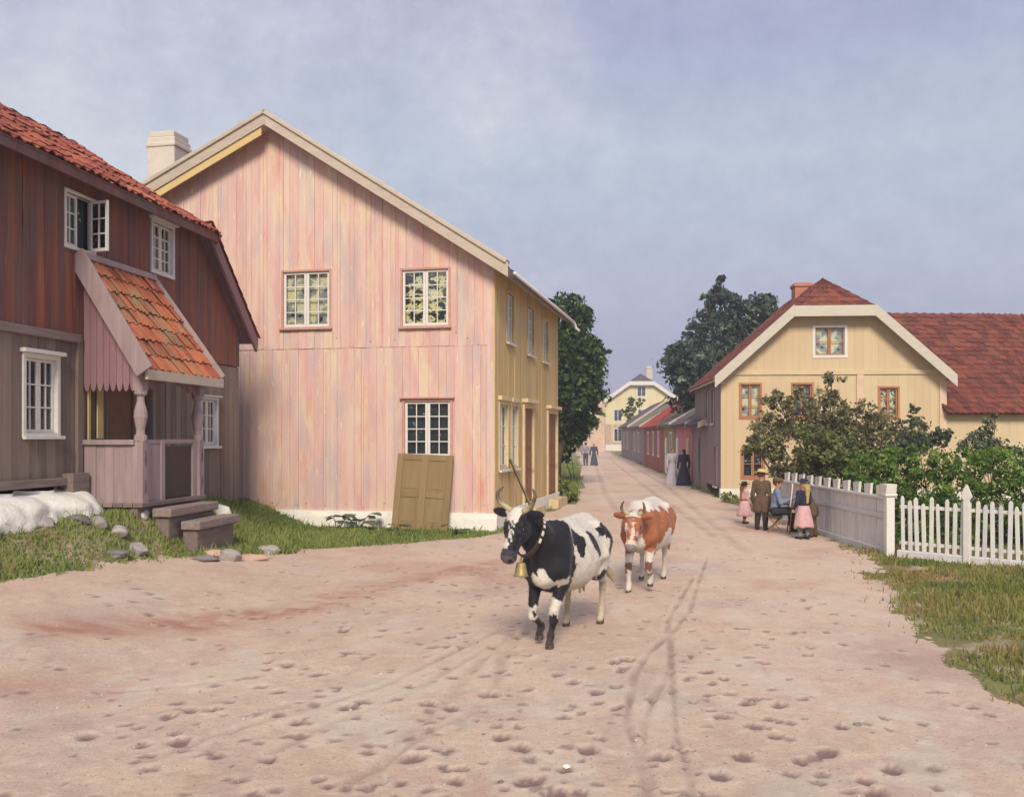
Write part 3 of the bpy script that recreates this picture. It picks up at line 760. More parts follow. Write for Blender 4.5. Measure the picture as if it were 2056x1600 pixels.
def tile_roof(A, B, Cc, D, tw, tl, depth=0.035, seg=4, lift=0.025, jit=0.01):
    """pantiles on the slope A (eave, left) B (eave, right) C (ridge, right) D (ridge, left), local points"""
    A, B, Cc, D = (np.array(p, float) for p in (A, B, Cc, D))
    nrm = np.cross(B - A, D - A); nrm /= np.linalg.norm(nrm)
    if nrm[2] < 0: nrm = -nrm
    W = max(np.linalg.norm(B - A), 0.5); H = np.linalg.norm((D + Cc) / 2 - (A + B) / 2)
    nc = max(1, int(round(W / tw))); nr = max(1, int(round(H / tl)))
    Vs = []; Fs = []; T = []
    prof = np.array([math.sin(2 * math.pi * i / seg) for i in range(seg + 1)]) * depth * 0.5
    for r in range(nr):
        v0, v1 = r / nr, (r + 1.12) / nr
        for c in range(nc):
            j = random.uniform(-jit, jit); jv = random.uniform(-jit, jit) * 1.2
            t = random.random(); base = len(Vs)
            for vi, v in enumerate((v0 + jv / H, min(v1, 1.0 + 0.02))):
                for i in range(seg + 1):
                    u = (c + i / seg) / nc
                    p = (A + (B - A) * u) * (1 - v) + (D + (Cc - D) * u) * v
                    Vs.append(p + nrm * (prof[i] + (lift if vi == 0 else 0.0) + j + 0.02))
            for i in range(seg):
                Fs.append((base + i, base + i + 1, base + seg + 1 + i + 1, base + seg + 1 + i)); T.append(t)
            # butt edge of the tile
            b2 = len(Vs)
            for i in range(seg + 1): Vs.append(Vs[base + i]); 
            for i in range(seg + 1): Vs.append(Vs[base + i] - nrm * 0.022)
            for i in range(seg):
                Fs.append((b2 + i, b2 + seg + 1 + i, b2 + seg + 1 + i + 1, b2 + i + 1)); T.append(t * 0.6)
    mb = MB(); mb.v = [tuple(p) for p in Vs]; mb.f = Fs; mb.t = T
    return mb
def slab(A, B, Cc, D, th):
    """roof deck under the covering: quad thickened downwards along its normal"""
    P = [Vector(p) for p in (A, B, Cc, D)]
    n = (P[1] - P[0]).cross(P[3] - P[0]).normalized()
    if n.z < 0: n = -n
    vs = P + [p - n * th for p in P]
    return MB().add(vs, [(0, 1, 2, 3), (7, 6, 5, 4), (0, 4, 5, 1), (1, 5, 6, 2), (2, 6, 7, 3), (3, 7, 4, 0)])
def lin(p, q, t): return tuple(a + (b - a) * t for a, b in zip(p, q))

# ================================================================== RED HOUSE (left)
Ru = Vector((0.1367, 0.9906))
RO = Vector((-6.03, 20.9)) - 12.5 * Ru
red = empty('timber_house', (RO.x, RO.y, 0), math.atan2(Ru.y, Ru.x),
            'old red brown timber house with a tiled roof and carved porch beside the road', 'house')
EAVE = 6.32
ops = [(6.14, 6.92, 5.16, 5.98), (8.74, 9.54, 5.22, 6.10), (5.20, 5.98, 2.24, 3.36), (10.66, 11.40, 2.02, 2.94), (7.35, 8.15, 1.2, 3.15), (2.2, 3.0, 2.24, 3.36), (2.6, 3.4, 5.14, 5.96)]
def red_top(x): return EAVE if x < 10.50 else EAVE - 0.02 - (x - 10.50) * 0.90
board_wall(12.5, 3.72, red_top, ops, 0.17, jit=0.010, gap=0.006, peaks=(10.50,)).build('upper_wall', MAT['red_wood'], red)
board_wall(6.55, 1.50, lambda x: 3.66, ops, 0.19, jit=0.008, y=0.02).build('lower_wall', MAT['grey_wood'], red)
board_wall(5.95, 0.55, lambda x: min(3.70, red_top(x)), ops, 0.19, jit=0.008, y=0.015, x0=6.55).build('lower_wall', MAT['grey_wood'], red)
m = MB(); m.box(-0.1, 6.50, -0.06, 0.03, 3.66, 3.79, 0.5); m.build('belt_beam', MAT['step_wood'], red, bevel=0.01)
m = MB(); m.box(-0.1, 6.4, -0.07, 0.06, 1.44, 1.56, 0.3); m.box(6.10, 6.55, -0.16, 0.05, 1.22, 1.62, 0.3); m.build('sill_beam', MAT['step_wood'], red, bevel=0.012)
m = MB(); m.box(6.44, 6.58, -0.03, 0.05, 1.5, 3.74, 0.8); m.build('corner_board', MAT['grey_wood'], red, bevel=0.006)
# end and back walls, floor
m = MB(); m.prism([(0.05, 0.2), (5.5, 0.2), (5.5, EAVE), (2.75, 8.1), (0.05, EAVE)], 10.48, 10.42, 'x', 0.4)
m.prism([(0.05, 0.2), (5.5, 0.2), (5.5, EAVE), (2.75, 8.1), (0.05, EAVE)], 0.0, 0.06, 'x', 0.4)
m.box(0.06, 10.6, 5.45, 5.5, 0.2, EAVE, 0.4); m.box(12.40, 12.5, 0.05, 4.5, 0.2, 4.4, 0.4); m.box(10.68, 12.4, 4.45, 4.5, 0.2, 5.8, 0.4)
m.build('back_wall', MAT['red_wood'], red)
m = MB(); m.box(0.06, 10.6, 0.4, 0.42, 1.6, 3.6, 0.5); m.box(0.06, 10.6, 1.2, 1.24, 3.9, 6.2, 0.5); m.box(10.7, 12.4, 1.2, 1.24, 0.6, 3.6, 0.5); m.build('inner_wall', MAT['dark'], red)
# rough whitewashed footing, lumpy like boulders
def lumpy(x0, x1, y0, y1, z0, z1, nx, nz, amp, seed):
    vs = []; fs = []; rr = random.Random(seed)
    cells = [(0.75 * a + rr.uniform(-.2, .2) + 0.3 * (b % 2), 0.15 + 0.42 * b + rr.uniform(-.1, .1)) for a in range(int((x1 - x0) / 0.75) + 2) for b in range(3)]
    for i in range(nx + 1):
        for j in range(nz + 1):
            u, w = i / nx, j / nz
            bul = math.sqrt(max(0.0, 1 - (2 * abs(w - 0.45)) ** 2.6 * 0.98)) * (1 - max(0, (u - 0.9) / 0.1) ** 2 * 0.9)
            k = float(fbm(u * (x1 - x0) * 1.6, w * 2.0, seed, 3)) - 0.47
            dc = min(math.hypot((u * (x1 - x0) - cx_) / 0.46, (w * (z1 - z0) - cz_) / 0.34) for cx_, cz_ in cells)
            bul += 0.19 * max(0.0, 1 - dc * dc) - 0.12
            vs.append((x0 + (x1 - x0) * u, y1 - (y1 - y0) * bul + amp * k, z0 + (z1 - z0) * w + 0.10 * k * (w > 0.8)))
    for i in range(nx):
        for j in range(nz):
            a = i * (nz + 1) + j
            fs.append((a, a + nz + 1, a + nz + 2, a + 1))
    return MB().add(vs, fs, 0.5)
lumpy(-0.5, 6.75, -0.62, 0.06, 0.30, 1.42, 130, 24, 0.30, 5).build('footing', MAT['lime'], red, smooth=True)
# roof
ov = 0.38; rs = (8.18 - EAVE - 0.16) / 2.75
def rz_(y): return EAVE + 0.16 + rs * (y if y < 2.75 else 5.5 - y)
Af, Bf, Cf, Df = (-0.6, -ov, rz_(-ov)), (10.72, -ov, rz_(-ov)), (10.72, 2.75, rz_(2.75)), (-0.6, 2.75, rz_(2.75))
deck = slab(Af, Bf, Cf, Df, 0.09); d2 = slab((10.72, 5.9, rz_(5.9)), (-0.6, 5.9, rz_(5.9)), Df, Cf, 0.09)
deck.add(d2.v, d2.f, 0.3)
deck.beam((10.70, -ov, rz_(-ov) - 0.1), (10.70, 2.75, rz_(2.75) - 0.1), 0.05, 0.22, t=0.2)
deck.beam((-0.6, -ov + 0.03, rz_(-ov) - 0.1), (10.68, -ov + 0.03, rz_(-ov) - 0.1), 0.04, 0.12, t=0.1)
rf = deck.build('roof', MAT['red_wood'], red)
tile_roof(Af, Bf, Cf, Df, 0.24, 0.30, jit=0.02, depth=0.05).build('tiles', MAT['tile'], rf)
tile_roof((10.72, 5.9, rz_(5.9)), (-0.6, 5.9, rz_(5.9)), Df, Cf, 0.48, 0.6, depth=0.06).build('tiles', MAT['tile'], rf)
# lean-to roof at the far end, its verge seen as a heavy board
lt = MB()
p0, p1 = (10.52, EAVE - 0.02), (12.80, EAVE - 0.02 - 2.30 * 0.90)
for (ya, yb, th, t) in ((-0.30, -0.24, 0.26, 0.9), (-0.24, 4.7, 0.08, 0.3)):
    lt.prism([(p0[0], p0[1] + 0.10 - th), (p1[0], p1[1] + 0.10 - th), (p1[0] + 0.06, p1[1] + 0.12), (p0[0] + 0.0, p0[1] + 0.14)], ya, yb, 'y', t)
lean = lt.build('lean_to_roof', MAT['plum'], red, bevel=0.006)
tile_roof((12.86, -0.34, p1[1] + 0.13), (12.86, 4.7, p1[1] + 0.13), (10.52, 4.7, p0[1] + 0.14), (10.52, -0.34, p0[1] + 0.14), 0.26, 0.32).build('tiles', MAT['tile'], lean)
# windows
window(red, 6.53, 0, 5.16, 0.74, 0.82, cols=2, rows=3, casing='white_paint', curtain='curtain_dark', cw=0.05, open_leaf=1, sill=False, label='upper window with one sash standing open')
window(red, 9.14, 0, 5.22, 0.74, 0.88, cols=2, rows=4, casing='grey_white', curtain='sheet_green', cw=0.06, head=0.05, sill=False)
window(red, 5.59, 0.02, 2.24, 0.74, 1.10, cols=2, rows=3, casing='white_paint', curtain='sheet_green', cw=0.07, head=0.06)
window(red, 11.03, 0, 2.02, 0.70, 0.92, cols=2, rows=3, casing='grey_white', curtain='sheet_green', cw=0.06, head=0.03)
window(red, 2.6, 0.02, 2.24, 0.74, 1.10, cols=2, rows=3, casing='white_paint', curtain='sheet_green', cw=0.07, head=0.06)
# porch
pp = empty('porch', (0, 0, 0)); pp.parent = red
PX0, PX1, PD, PF = 6.62, 8.70, 0.94, 1.14
m = MB()
for k in range(7): m.box(PX0 - 0.06, PX1 + 0.06, -PD - 0.1 + k * 0.17, -PD - 0.1 + k * 0.17 + 0.16, PF - 0.07, PF, random.random())
m.box(PX0 - 0.02, PX1 + 0.02, -PD, -PD + 0.12, PF - 0.26, PF - 0.08, 0.2); m.box(PX0, PX0 + 0.12, -PD + 0.12, 0, PF - 0.26, PF - 0.08, 0.2); m.box(PX0 + 0.1, PX0 + 0.3, -PD + 0.1, -PD + 0.4, 0.3, PF - 0.26, 0.2)
m.box(PX1 - 0.3, PX1 - 0.1, -PD + 0.1, -PD + 0.4, 0.3, PF - 0.26, 0.2)
m.build('porch_floor', MAT['step_wood'], pp, bevel=0.008)
# side panel (towards the camera), rail, shelf and valance
board_wall(PD - 0.08, PF, lambda x: PF + 0.92, (), 0.17, thick=0.04).build('side_panel', MAT['porch_wood'], pp, (PX0, -0.02, 0), R(-90))
m = MB(); m.box(PX0 - 0.06, PX0 + 0.08, -PD + 0.05, -0.02, PF + 0.92, PF + 1.0, 0.6); m.build('side_rail', MAT['porch_wood'], pp, bevel=0.006)
# valance: boards under the porch roof with a scalloped lower edge
def roof_line(p): return 5.00 - (5.00 - 3.27) * p / 1.10
m = MB(); nb = 8; Lb = PD - 0.05
for k in range(nb):
    a, b = -0.02 - Lb * k / nb, -0.02 - Lb * (k + 1) / nb + 0.006
    za, zb = roof_line(-a) - 0.16, roof_line(-b) - 0.16; mid = (a + b) / 2
    m.prism([(a, za), (b, zb), (b, PF + 1.90), (b + (a - b) * 0.2, PF + 1.80), (mid, PF + 1.76), (b + (a - b) * 0.8, PF + 1.80), (a, PF + 1.90)], PX0 - 0.01, PX0 + 0.025, 'x', random.random())
m.build('valance', MAT['plum'], pp)
m = MB()
for k in range(10):
    a = PX0 + 0.1 + (PX1 - PX0 - 0.2) * k / 10; b = PX0 + 0.1 + (PX1 - PX0 - 0.2) * (k + 1) / 10
    arch = 0.30 * abs((k + 0.5) / 10 - 0.5) * 2
    m.prism([(a, 3.38), (b - 0.006, 3.38), (b - 0.006, 3.16 - arch * .8), ((a + b) / 2, 3.12 - arch * .8), (a, 3.16 - arch * .8)], -PD - 0.02, -PD + 0.02, 'y', random.random())
m.build('valance', MAT['plum'], pp)
def porch_post(x, y):
    m = MB()
    m.lathe([(0.085, 0), (0.085, 0.98)], (x, y, PF), sq=True, t=0.6)
    m.lathe([(0.10, 0.98), (0.10, 1.06), (0.07, 1.08), (0.065, 1.15), (0.105, 1.36), (0.098, 1.46), (0.06, 1.60), (0.055, 1.68), (0.10, 1.72), (0.10, 1.78)], (x, y, PF), 12, t=0.7)
    m.lathe([(0.085, 1.78), (0.085, 2.18)], (x, y, PF), sq=True, t=0.5)
    p = m.build('porch_post', MAT['porch_wood'], pp)
    for z0, hh in ((0.58, 0.26), (0.14, 0.22)):      # sawn ornaments on the lower post
        m = MB(); m.lathe([(0.02, 0), (0.032, hh * .5), (0.02, hh)], (x, y - 0.07, PF + z0), 8, t=0.2); m.build('ornament', MAT['slate'], p)
porch_post(PX0 + 0.07, -PD); porch_post(PX1 - 0.07, -PD); 
m = MB(); m.lathe([(0.06, 0), (0.06, 2.15)], (PX1 - 0.07, -0.06, PF), sq=True); m.build('wall_post', MAT['porch_wood'], pp)
m = MB(); m.box(PX0 + 0.17, PX0 + 0.70, -PD - 0.02, -PD + 0.04, PF, PF + 0.93, 0.7); m.box(PX0 + 0.64, PX0 + 0.76, -PD - 0.05, -PD + 0.05, PF, PF + 0.98, 0.8)
m.box(PX0 + 0.15, PX1 - 0.15, -PD - 0.03, -PD + 0.05, PF + 0.93, PF + 1.0, 0.5); m.box(PX1 - 0.30, PX1 - 0.16, -PD - 0.03, -PD + 0.04, PF, PF + 0.93, 0.9); m.build('front_panel', MAT['porch_wood'], pp, bevel=0.006)
m = MB(); m.box(PX0 + 0.78, PX1 - 0.32, -PD, -PD + 0.04, PF + 0.02, PF + 0.88, 0.2); m.build('half_door', MAT['leather'], pp, bevel=0.01)
m = MB(); m.box(PX0 + 0.74, PX0 + 1.53, 0.05, 0.10, PF, PF + 1.95, 0.5); m.build('house_door', MAT['brown_door'], pp)
m = MB(); m.box(PX0 + 0.1, PX0 + 0.16, -0.035, -0.012, PF + 1.0, PF + 1.86, 0.5); m.box(PX0 + 0.36, PX0 + 0.52, -0.035, -0.012, PF + 1.02, PF + 1.84, 0.9); m.build('shutter', MAT['yellow_board'], pp)
# porch roof
pa, pb, pc_, pd = (PX0 - 0.22, -1.14, 3.22), (PX1 + 0.40, -1.14, 3.22), (PX1 + 0.05, 0, 5.02), (PX0 - 0.16, 0, 5.02)
prf = slab(pa, pb, pc_, pd, 0.06)
prf = prf.build('porch_roof', MAT['porch_wood'], pp)
tile_roof(pa, pb, pc_, pd, 0.22, 0.30, depth=0.055, jit=0.012, lift=0.035).build('tiles', MAT['mossy_tile'], prf)
m = MB(); m.beam((PX0 - 0.27, -1.20, 3.20), (PX0 - 0.20, 0.0, 5.06), 0.05, 0.30, t=0.5); m.build('verge_board', MAT['porch_wood'], pp, bevel=0.006)
m = MB(); m.beam((PX1 + 0.43, -1.18, 3.27), (PX1 + 0.08, 0.0, 5.08), 0.04, 0.12, t=0.7); m.build('verge_board', MAT['porch_wood'], pp, bevel=0.006)
m = MB(); m.box(PX0 - 0.18, PX1 + 0.44, -1.20, -1.15, 3.08, 3.24, 0.9); m.build('fascia', MAT['verge'], pp, bevel=0.006)
m = MB(); m.box(PX0 - 0.2, PX1 + 0.1, -0.08, -0.012, 5.02, 5.12, 0.9); m.build('flashing_board', MAT['porch_wood'], pp, bevel=0.006)
for (xa, xb, ya, yb, z1) in ((PX0 + 0.20, PX1 - 0.15, -PD - 0.44, -PD - 0.12, PF - 0.10), (PX0 + 0.50, PX1 - 0.02, -PD - 0.78, -PD - 0.45, PF - 0.33)):
    m = MB(); m.box(xa, xb, ya, yb, z1 - 0.14, z1, 0.8); o = m.build('step', MAT['step_wood'], pp, bevel=0.02)
    m = MB(); m.box(xa + 0.06, xb - 0.10, ya + 0.07, yb, 0.2, z1 - 0.142, 0.1); m.build('step_riser', MAT['step_wood'], o, bevel=0.03)

# ================================================================== PINK HOUSE
GU = Vector((0.9773, -0.2119)); GO = Vector((-0.43, 21.66)) - 10.8 * GU
pink = empty('timber_house', (GO.x, GO.y, 0), math.atan2(GU.y, GU.x),
             'large faded pink timber house with tall gable and ochre side wall at the corner', 'house')
APX, APZ, ER, EL_ = 5.36, 9.62, 6.10, 7.02
def g_top(x): return APZ + (x - APX) * (ER - APZ) / (10.8 - APX) if x > APX else APZ + (x - APX) * (APZ - EL_) / APX
W1 = (5.62, 6.80, 4.80, 6.12); W2 = (8.62, 9.74, 4.76, 6.06); W3 = (8.68, 9.78, 1.72, 3.00)
def jag(x): return 4.28 + 0.10 * math.sin(x * 2.3) * (math.sin(x * 5.1) > 0)
up = board_wall(10.8, 4.28, g_top, (W1, W2), 0.20, jit=0.007, peaks=(APX,), y=-0.014)
b2 = 0.3
while b2 < 10.7:     # battens over the joints, worn and uneven
    if not any(o[0] - 0.10 < b2 < o[1] + 0.10 for o in (W1, W2)):
        up.box(b2 - 0.016, b2 + 0.016, -0.034, -0.014, 4.30 + random.uniform(0, 0.3) * (random.random() > .6), g_top(b2) - 0.06, random.choice((0.1, 0.5, 0.9)))
    b2 += random.uniform(0.24, 0.5)
up.build('upper_gable_wall', MAT['pink'], pink)
lo = board_wall(10.8, 0.42, lambda x: 4.32, (W3,), 0.21, jit=0.007)
b2 = 0.35
while b2 < 10.7:     # worn battens over every other joint
    if not (8.5 < b2 < 9.95):
        lo.box(b2 - 0.018, b2 + 0.018, -0.024, 0.0, 0.44 + random.uniform(0, 0.2), 4.24 - random.uniform(0, 0.9) * (random.random() > .5), random.choice((1.0, 1.0, 0.6)))
    b2 += random.uniform(0.22, 0.55)
lo.build('lower_gable_wall', MAT['pink'], pink)
S_OPS = [(1.42, 2.20, 4.52, 5.70), (3.98, 4.86, 4.44, 5.70), (6.2, 7.1, 4.42, 5.64), (0.64, 1.5, 1.46, 2.94), (1.95, 2.66, 1.44, 2.94), (3.5, 4.7, 0.3, 2.98), (7.05, 8.7, 0.0, 2.94)]
sf = board_wall(9.0, 0.40, lambda x: 6.08, S_OPS, 0.22, jit=0.006, gap=0.004)
sf.build('side_wall', MAT['ochre'], pink, (10.8, 0, 0), R(90))
m = MB(); m.box(10.66, 10.825, -0.035, -0.016, 0.42, 6.08, 0.9); m.build('corner_board', MAT['pink'], pink, bevel=0.004)
m = MB(); m.box(10.805, 10.84, -0.012, 0.16, 0.42, 6.06, 0.9); m.build('corner_board', MAT['ochre'], pink, bevel=0.004)
# footing
m = MB()
vs = []; fs = []; n = 60
for i in range(n + 1):
    x = -0.1 + 11.0 * i / n
    k = 0.05 * (float(fbm(x * 1.7, 0.3, 91, 3)) - .47)
    vs += [(x, -0.10 + k, -0.4), (x, -0.075 + k, 0.30), (x, -0.05 + k * .5, 0.425 + 0.4 * k), (x, 0.2, 0.44)]
for i in range(n):
    for j in range(3): fs.append((4 * i + j, 4 * i + 4 + j, 4 * i + 5 + j, 4 * i + 1 + j))
m.add(vs, fs, 0.6); m.box(10.82, 10.87, -0.07, 9.0, -0.4, 0.41, 0.5); m.build('footing', MAT['lime'], pink)
# hidden walls and the dark inside
m = MB(); m.box(0, 10.8, 8.95, 9.0, -0.3, 6.0, 0.5); m.box(0, 0.05, 0.05, 8.95, -0.3, 6.9, 0.5)
m.prism([(0, 6.0), (10.8, 6.0), (APX, APZ)], 8.95, 9.0, 'y', 0.5); m.build('back_wall', MAT['ochre'], pink)
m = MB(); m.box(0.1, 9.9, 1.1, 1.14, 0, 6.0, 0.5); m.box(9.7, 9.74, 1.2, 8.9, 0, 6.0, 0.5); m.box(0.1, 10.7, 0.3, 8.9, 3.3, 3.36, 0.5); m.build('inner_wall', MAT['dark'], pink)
# roof: thick weathered covering
OVF, OVB, OVS = 0.42, 9.05, 0.42
zr = lambda x: g_top(x) + 0.10
xr, xl = 10.8 + OVS, -0.5
RA = (xr, -OVF, zr(xr)); RB = (xr, OVB, zr(xr)); RC = (APX, OVB, APZ + 0.1); RD = (APX, -OVF, APZ + 0.1); LA = (xl, -OVF, zr(xl)); LB = (xl, OVB, zr(xl))
dk = slab(RA, RB, RC, RD, 0.12); d2 = slab(LB, LA, RD, RC, 0.12); dk.add(d2.v, d2.f, 0.5)
prf = dk.build('roof', MAT['verge'], pink)
tile_roof(RA, RB, RC, RD, 0.30, 0.36, jit=0.012).build('tiles', MAT['dull_tile'], prf)
tile_roof(LB, LA, RD, RC, 0.30, 0.36, jit=0.012).build('tiles', MAT['dull_tile'], prf)
def barge(x0, z0, x1, z1, drop, hgt, y, th, mat, t):
    m = MB(); m.prism([(x0, z0 - drop - hgt), (x1, z1 - drop - hgt), (x1, z1 - drop), (x0, z0 - drop)], y, y + th, 'y', t)
    return m.build('barge_board', mat, prf, bevel=0.006)
apz = APZ + 0.26
barge(APX, apz, xr + 0.03, zr(xr) + 0.15, 0, 0.34, -OVF - 0.06, 0.05, MAT['verge'], 0.6)
barge(xl, zr(xl) + 0.15, APX - 0.002, apz, 0, 0.32, -OVF - 0.06, 0.05, MAT['verge'], 0.3)
barge(xl, zr(xl) - 0.16, APX - 0.1, apz - 0.36, 0, 0.20, -OVF - 0.02, 0.04, MAT['yellow_board'], 0.6)
m = MB()    # weathered turf-like capping along the verge
m.beam((APX - 0.04, -OVF + 0.06, apz - 0.01), (xr, -OVF + 0.06, zr(xr) + 0.16), 0.34, 0.10, t=0.9); m.beam((xl, -OVF + 0.06, zr(xl) + 0.15), (APX + 0.04, -OVF + 0.06, apz), 0.34, 0.10, t=0.5)
m.build('verge_cap', MAT['verge'], prf, bevel=0.02)
m = MB()    # eave soffit boards, gutter and spout on the street side
m.box(xr - 0.02, xr + 0.02, -OVF + 0.05, OVB, zr(xr) - 0.12, zr(xr) + 0.03, 0.2); m.build('fascia', MAT['step_wood'], prf)
m = MB(); m.tube([(xr + 0.06, 0.1, zr(xr) - 0.01), (xr + 0.06, OVB, zr(xr) - 0.06), (xr + 0.08, OVB + 0.16, zr(xr) - 0.09), (xr + 0.12, OVB + 0.24, zr(xr) - 0.24), (xr + 0.24, OVB + 0.28, zr(xr) - 0.34)], 0.045, 8); m.build('gutter', MAT['grey_white'], prf, smooth=True)
m = MB(); cxx, cyy = 1.62, 1.5
m.box(cxx - 0.40, cxx + 0.40, cyy - 0.40, cyy + 0.40, 7.2, 10.0, 0.5); m.box(cxx - 0.36, cxx + 0.36, cyy - 0.36, cyy + 0.36, 10.0, 10.16, 0.4); m.box(cxx - 0.43, cxx + 0.43, cyy - 0.43, cyy + 0.43, 9.74, 9.86, 0.7)
m.box(cxx - 0.47, cxx + 0.47, cyy - 0.47, cyy + 0.47, 7.0, 8.35, 0.6)
m.build('chimney', MAT['chimney_white'], prf, bevel=0.03)
# gable windows
def wbox(o, **k):
    return window(pink, (o[0] + o[1]) / 2, 0, o[2], o[1] - o[0], o[3] - o[2], **k)
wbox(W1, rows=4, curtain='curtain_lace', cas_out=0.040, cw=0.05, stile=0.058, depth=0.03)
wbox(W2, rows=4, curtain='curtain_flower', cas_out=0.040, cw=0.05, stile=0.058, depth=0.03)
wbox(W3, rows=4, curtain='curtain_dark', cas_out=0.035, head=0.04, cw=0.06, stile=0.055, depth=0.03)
def wside(o, **k):
    return window(pink, 10.8, (o[0] + o[1]) / 2, o[2], o[1] - o[0], o[3] - o[2], rz=R(90), **k)
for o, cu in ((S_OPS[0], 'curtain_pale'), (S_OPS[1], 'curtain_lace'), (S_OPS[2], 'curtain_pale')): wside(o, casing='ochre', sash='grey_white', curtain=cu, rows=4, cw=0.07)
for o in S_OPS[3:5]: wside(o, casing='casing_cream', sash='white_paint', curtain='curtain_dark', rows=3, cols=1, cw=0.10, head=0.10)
def street_door(y0, y1, h, cas):
    w = y1 - y0; hw = w / 2
    m = MB(); m.box(-hw - 0.14, -hw, -0.05, 0.06, 0, h, 0.5); m.box(hw, hw + 0.14, -0.05, 0.06, 0, h, 0.6); m.box(-hw - 0.14, hw + 0.14, -0.054, 0.06, h, h + 0.14, 0.5); m.box(-hw - 0.22, hw + 0.22, -0.16, 0.05, h + 0.142, h + 0.24, 0.8)
    m.box(-hw - 0.1, hw + 0.1, -0.35, 0.05, -0.5, -0.02, 0.2)
    d = m.build('door_case', cas, pink, (10.8, (y0 + y1) / 2, 0.3), R(90), bevel=0.006)
    p = MB(); p.box(-hw, hw, 0.02, 0.05, 0, h, 0.4)
    for zz in (0.15, 1.0, 1.6):
        for s in (-1, 1): p.box(s * hw * 0.5 - hw * 0.36, s * hw * 0.5 + hw * 0.36, 0.008, 0.018, zz, zz + (0.7 if zz < 1 else 0.48), 0.8)
    p.build('door_leaf', MAT['brown_door'], d, bevel=0.006)
    k = MB(); k.tube([(hw - 0.09, 0.02, 1.0), (hw - 0.09, -0.05, 1.0), (hw - 0.2, -0.05, 1.0)], 0.012, 6); k.build('handle', MAT['brass'], d)
street_door(3.5, 4.7, 2.64, MAT['casing_cream']); street_door(7.1, 8.65, 2.58, MAT['casing_cream'])

# loose door leaning on the gable
dW, dH = 1.34, 1.78
ld = empty('old_door', (0, 0, 0), 0, 'olive brown panelled door leaning against the pink gable below its lower window', 'door')
pos = GO + GU * 9.16 + Vector((-0.2119, -0.9773)) * 0.42
ld.location = (pos.x, pos.y, gz(pos.x, pos.y) + 0.0)
ld.rotation_euler = (R(-9.5), R(2.2), math.atan2(GU.y, GU.x))
m = MB(); h2 = dW / 2
for xa, xb in ((-h2, -h2 + 0.15), (-0.08, 0.08), (h2 - 0.15, h2)): m.box(xa, xb, -0.02, 0.025, 0, dH, random.random())
for za, zb in ((0.0, 0.16), (0.78, 0.92), (dH - 0.14, dH)):
    for xa, xb in ((-h2 + 0.152, -0.082), (0.082, h2 - 0.152)): m.box(xa, xb, -0.018, 0.024, za, zb, random.random())
m.build('door_frame', MAT['door_olive'], ld, bevel=0.006)
for xa, xb in ((-h2 + 0.15, -0.08), (0.08, h2 - 0.15)):
    for za, zb in ((0.16, 0.78), (0.92, dH - 0.14)):
        m = MB(); m.box(xa, xb, -0.002, 0.018, za, zb, 0.4); m.box(xa + 0.06, xb - 0.06, -0.011, -0.0025, za + 0.06, zb - 0.06, 0.6)
        m.build('door_panel', MAT['door_olive'], ld, bevel=0.004)
# plank leaning on the ochre wall
SU = Vector((0.2119, 0.9773))
a = Vector((-0.43, 21.66)) + SU * 1.55
m = MB(); b0 = Vector((0.05, -0.0, 0.0)); m.beam((0.75, 0.55, 0.0), (0.05, 0.0, 1.62), 0.17, 0.035, up=(0.8, 0.2, 0.4), t=0.5)
o = m.build('plank', flat('green_grey_plank', (0.22, 0.20, 0.11), nscale=4), None, (a.x, a.y, 0.02), 0, bevel=0.006)
tag(o, 'greenish plank leaning on the ochre wall under its first window', 'plank')

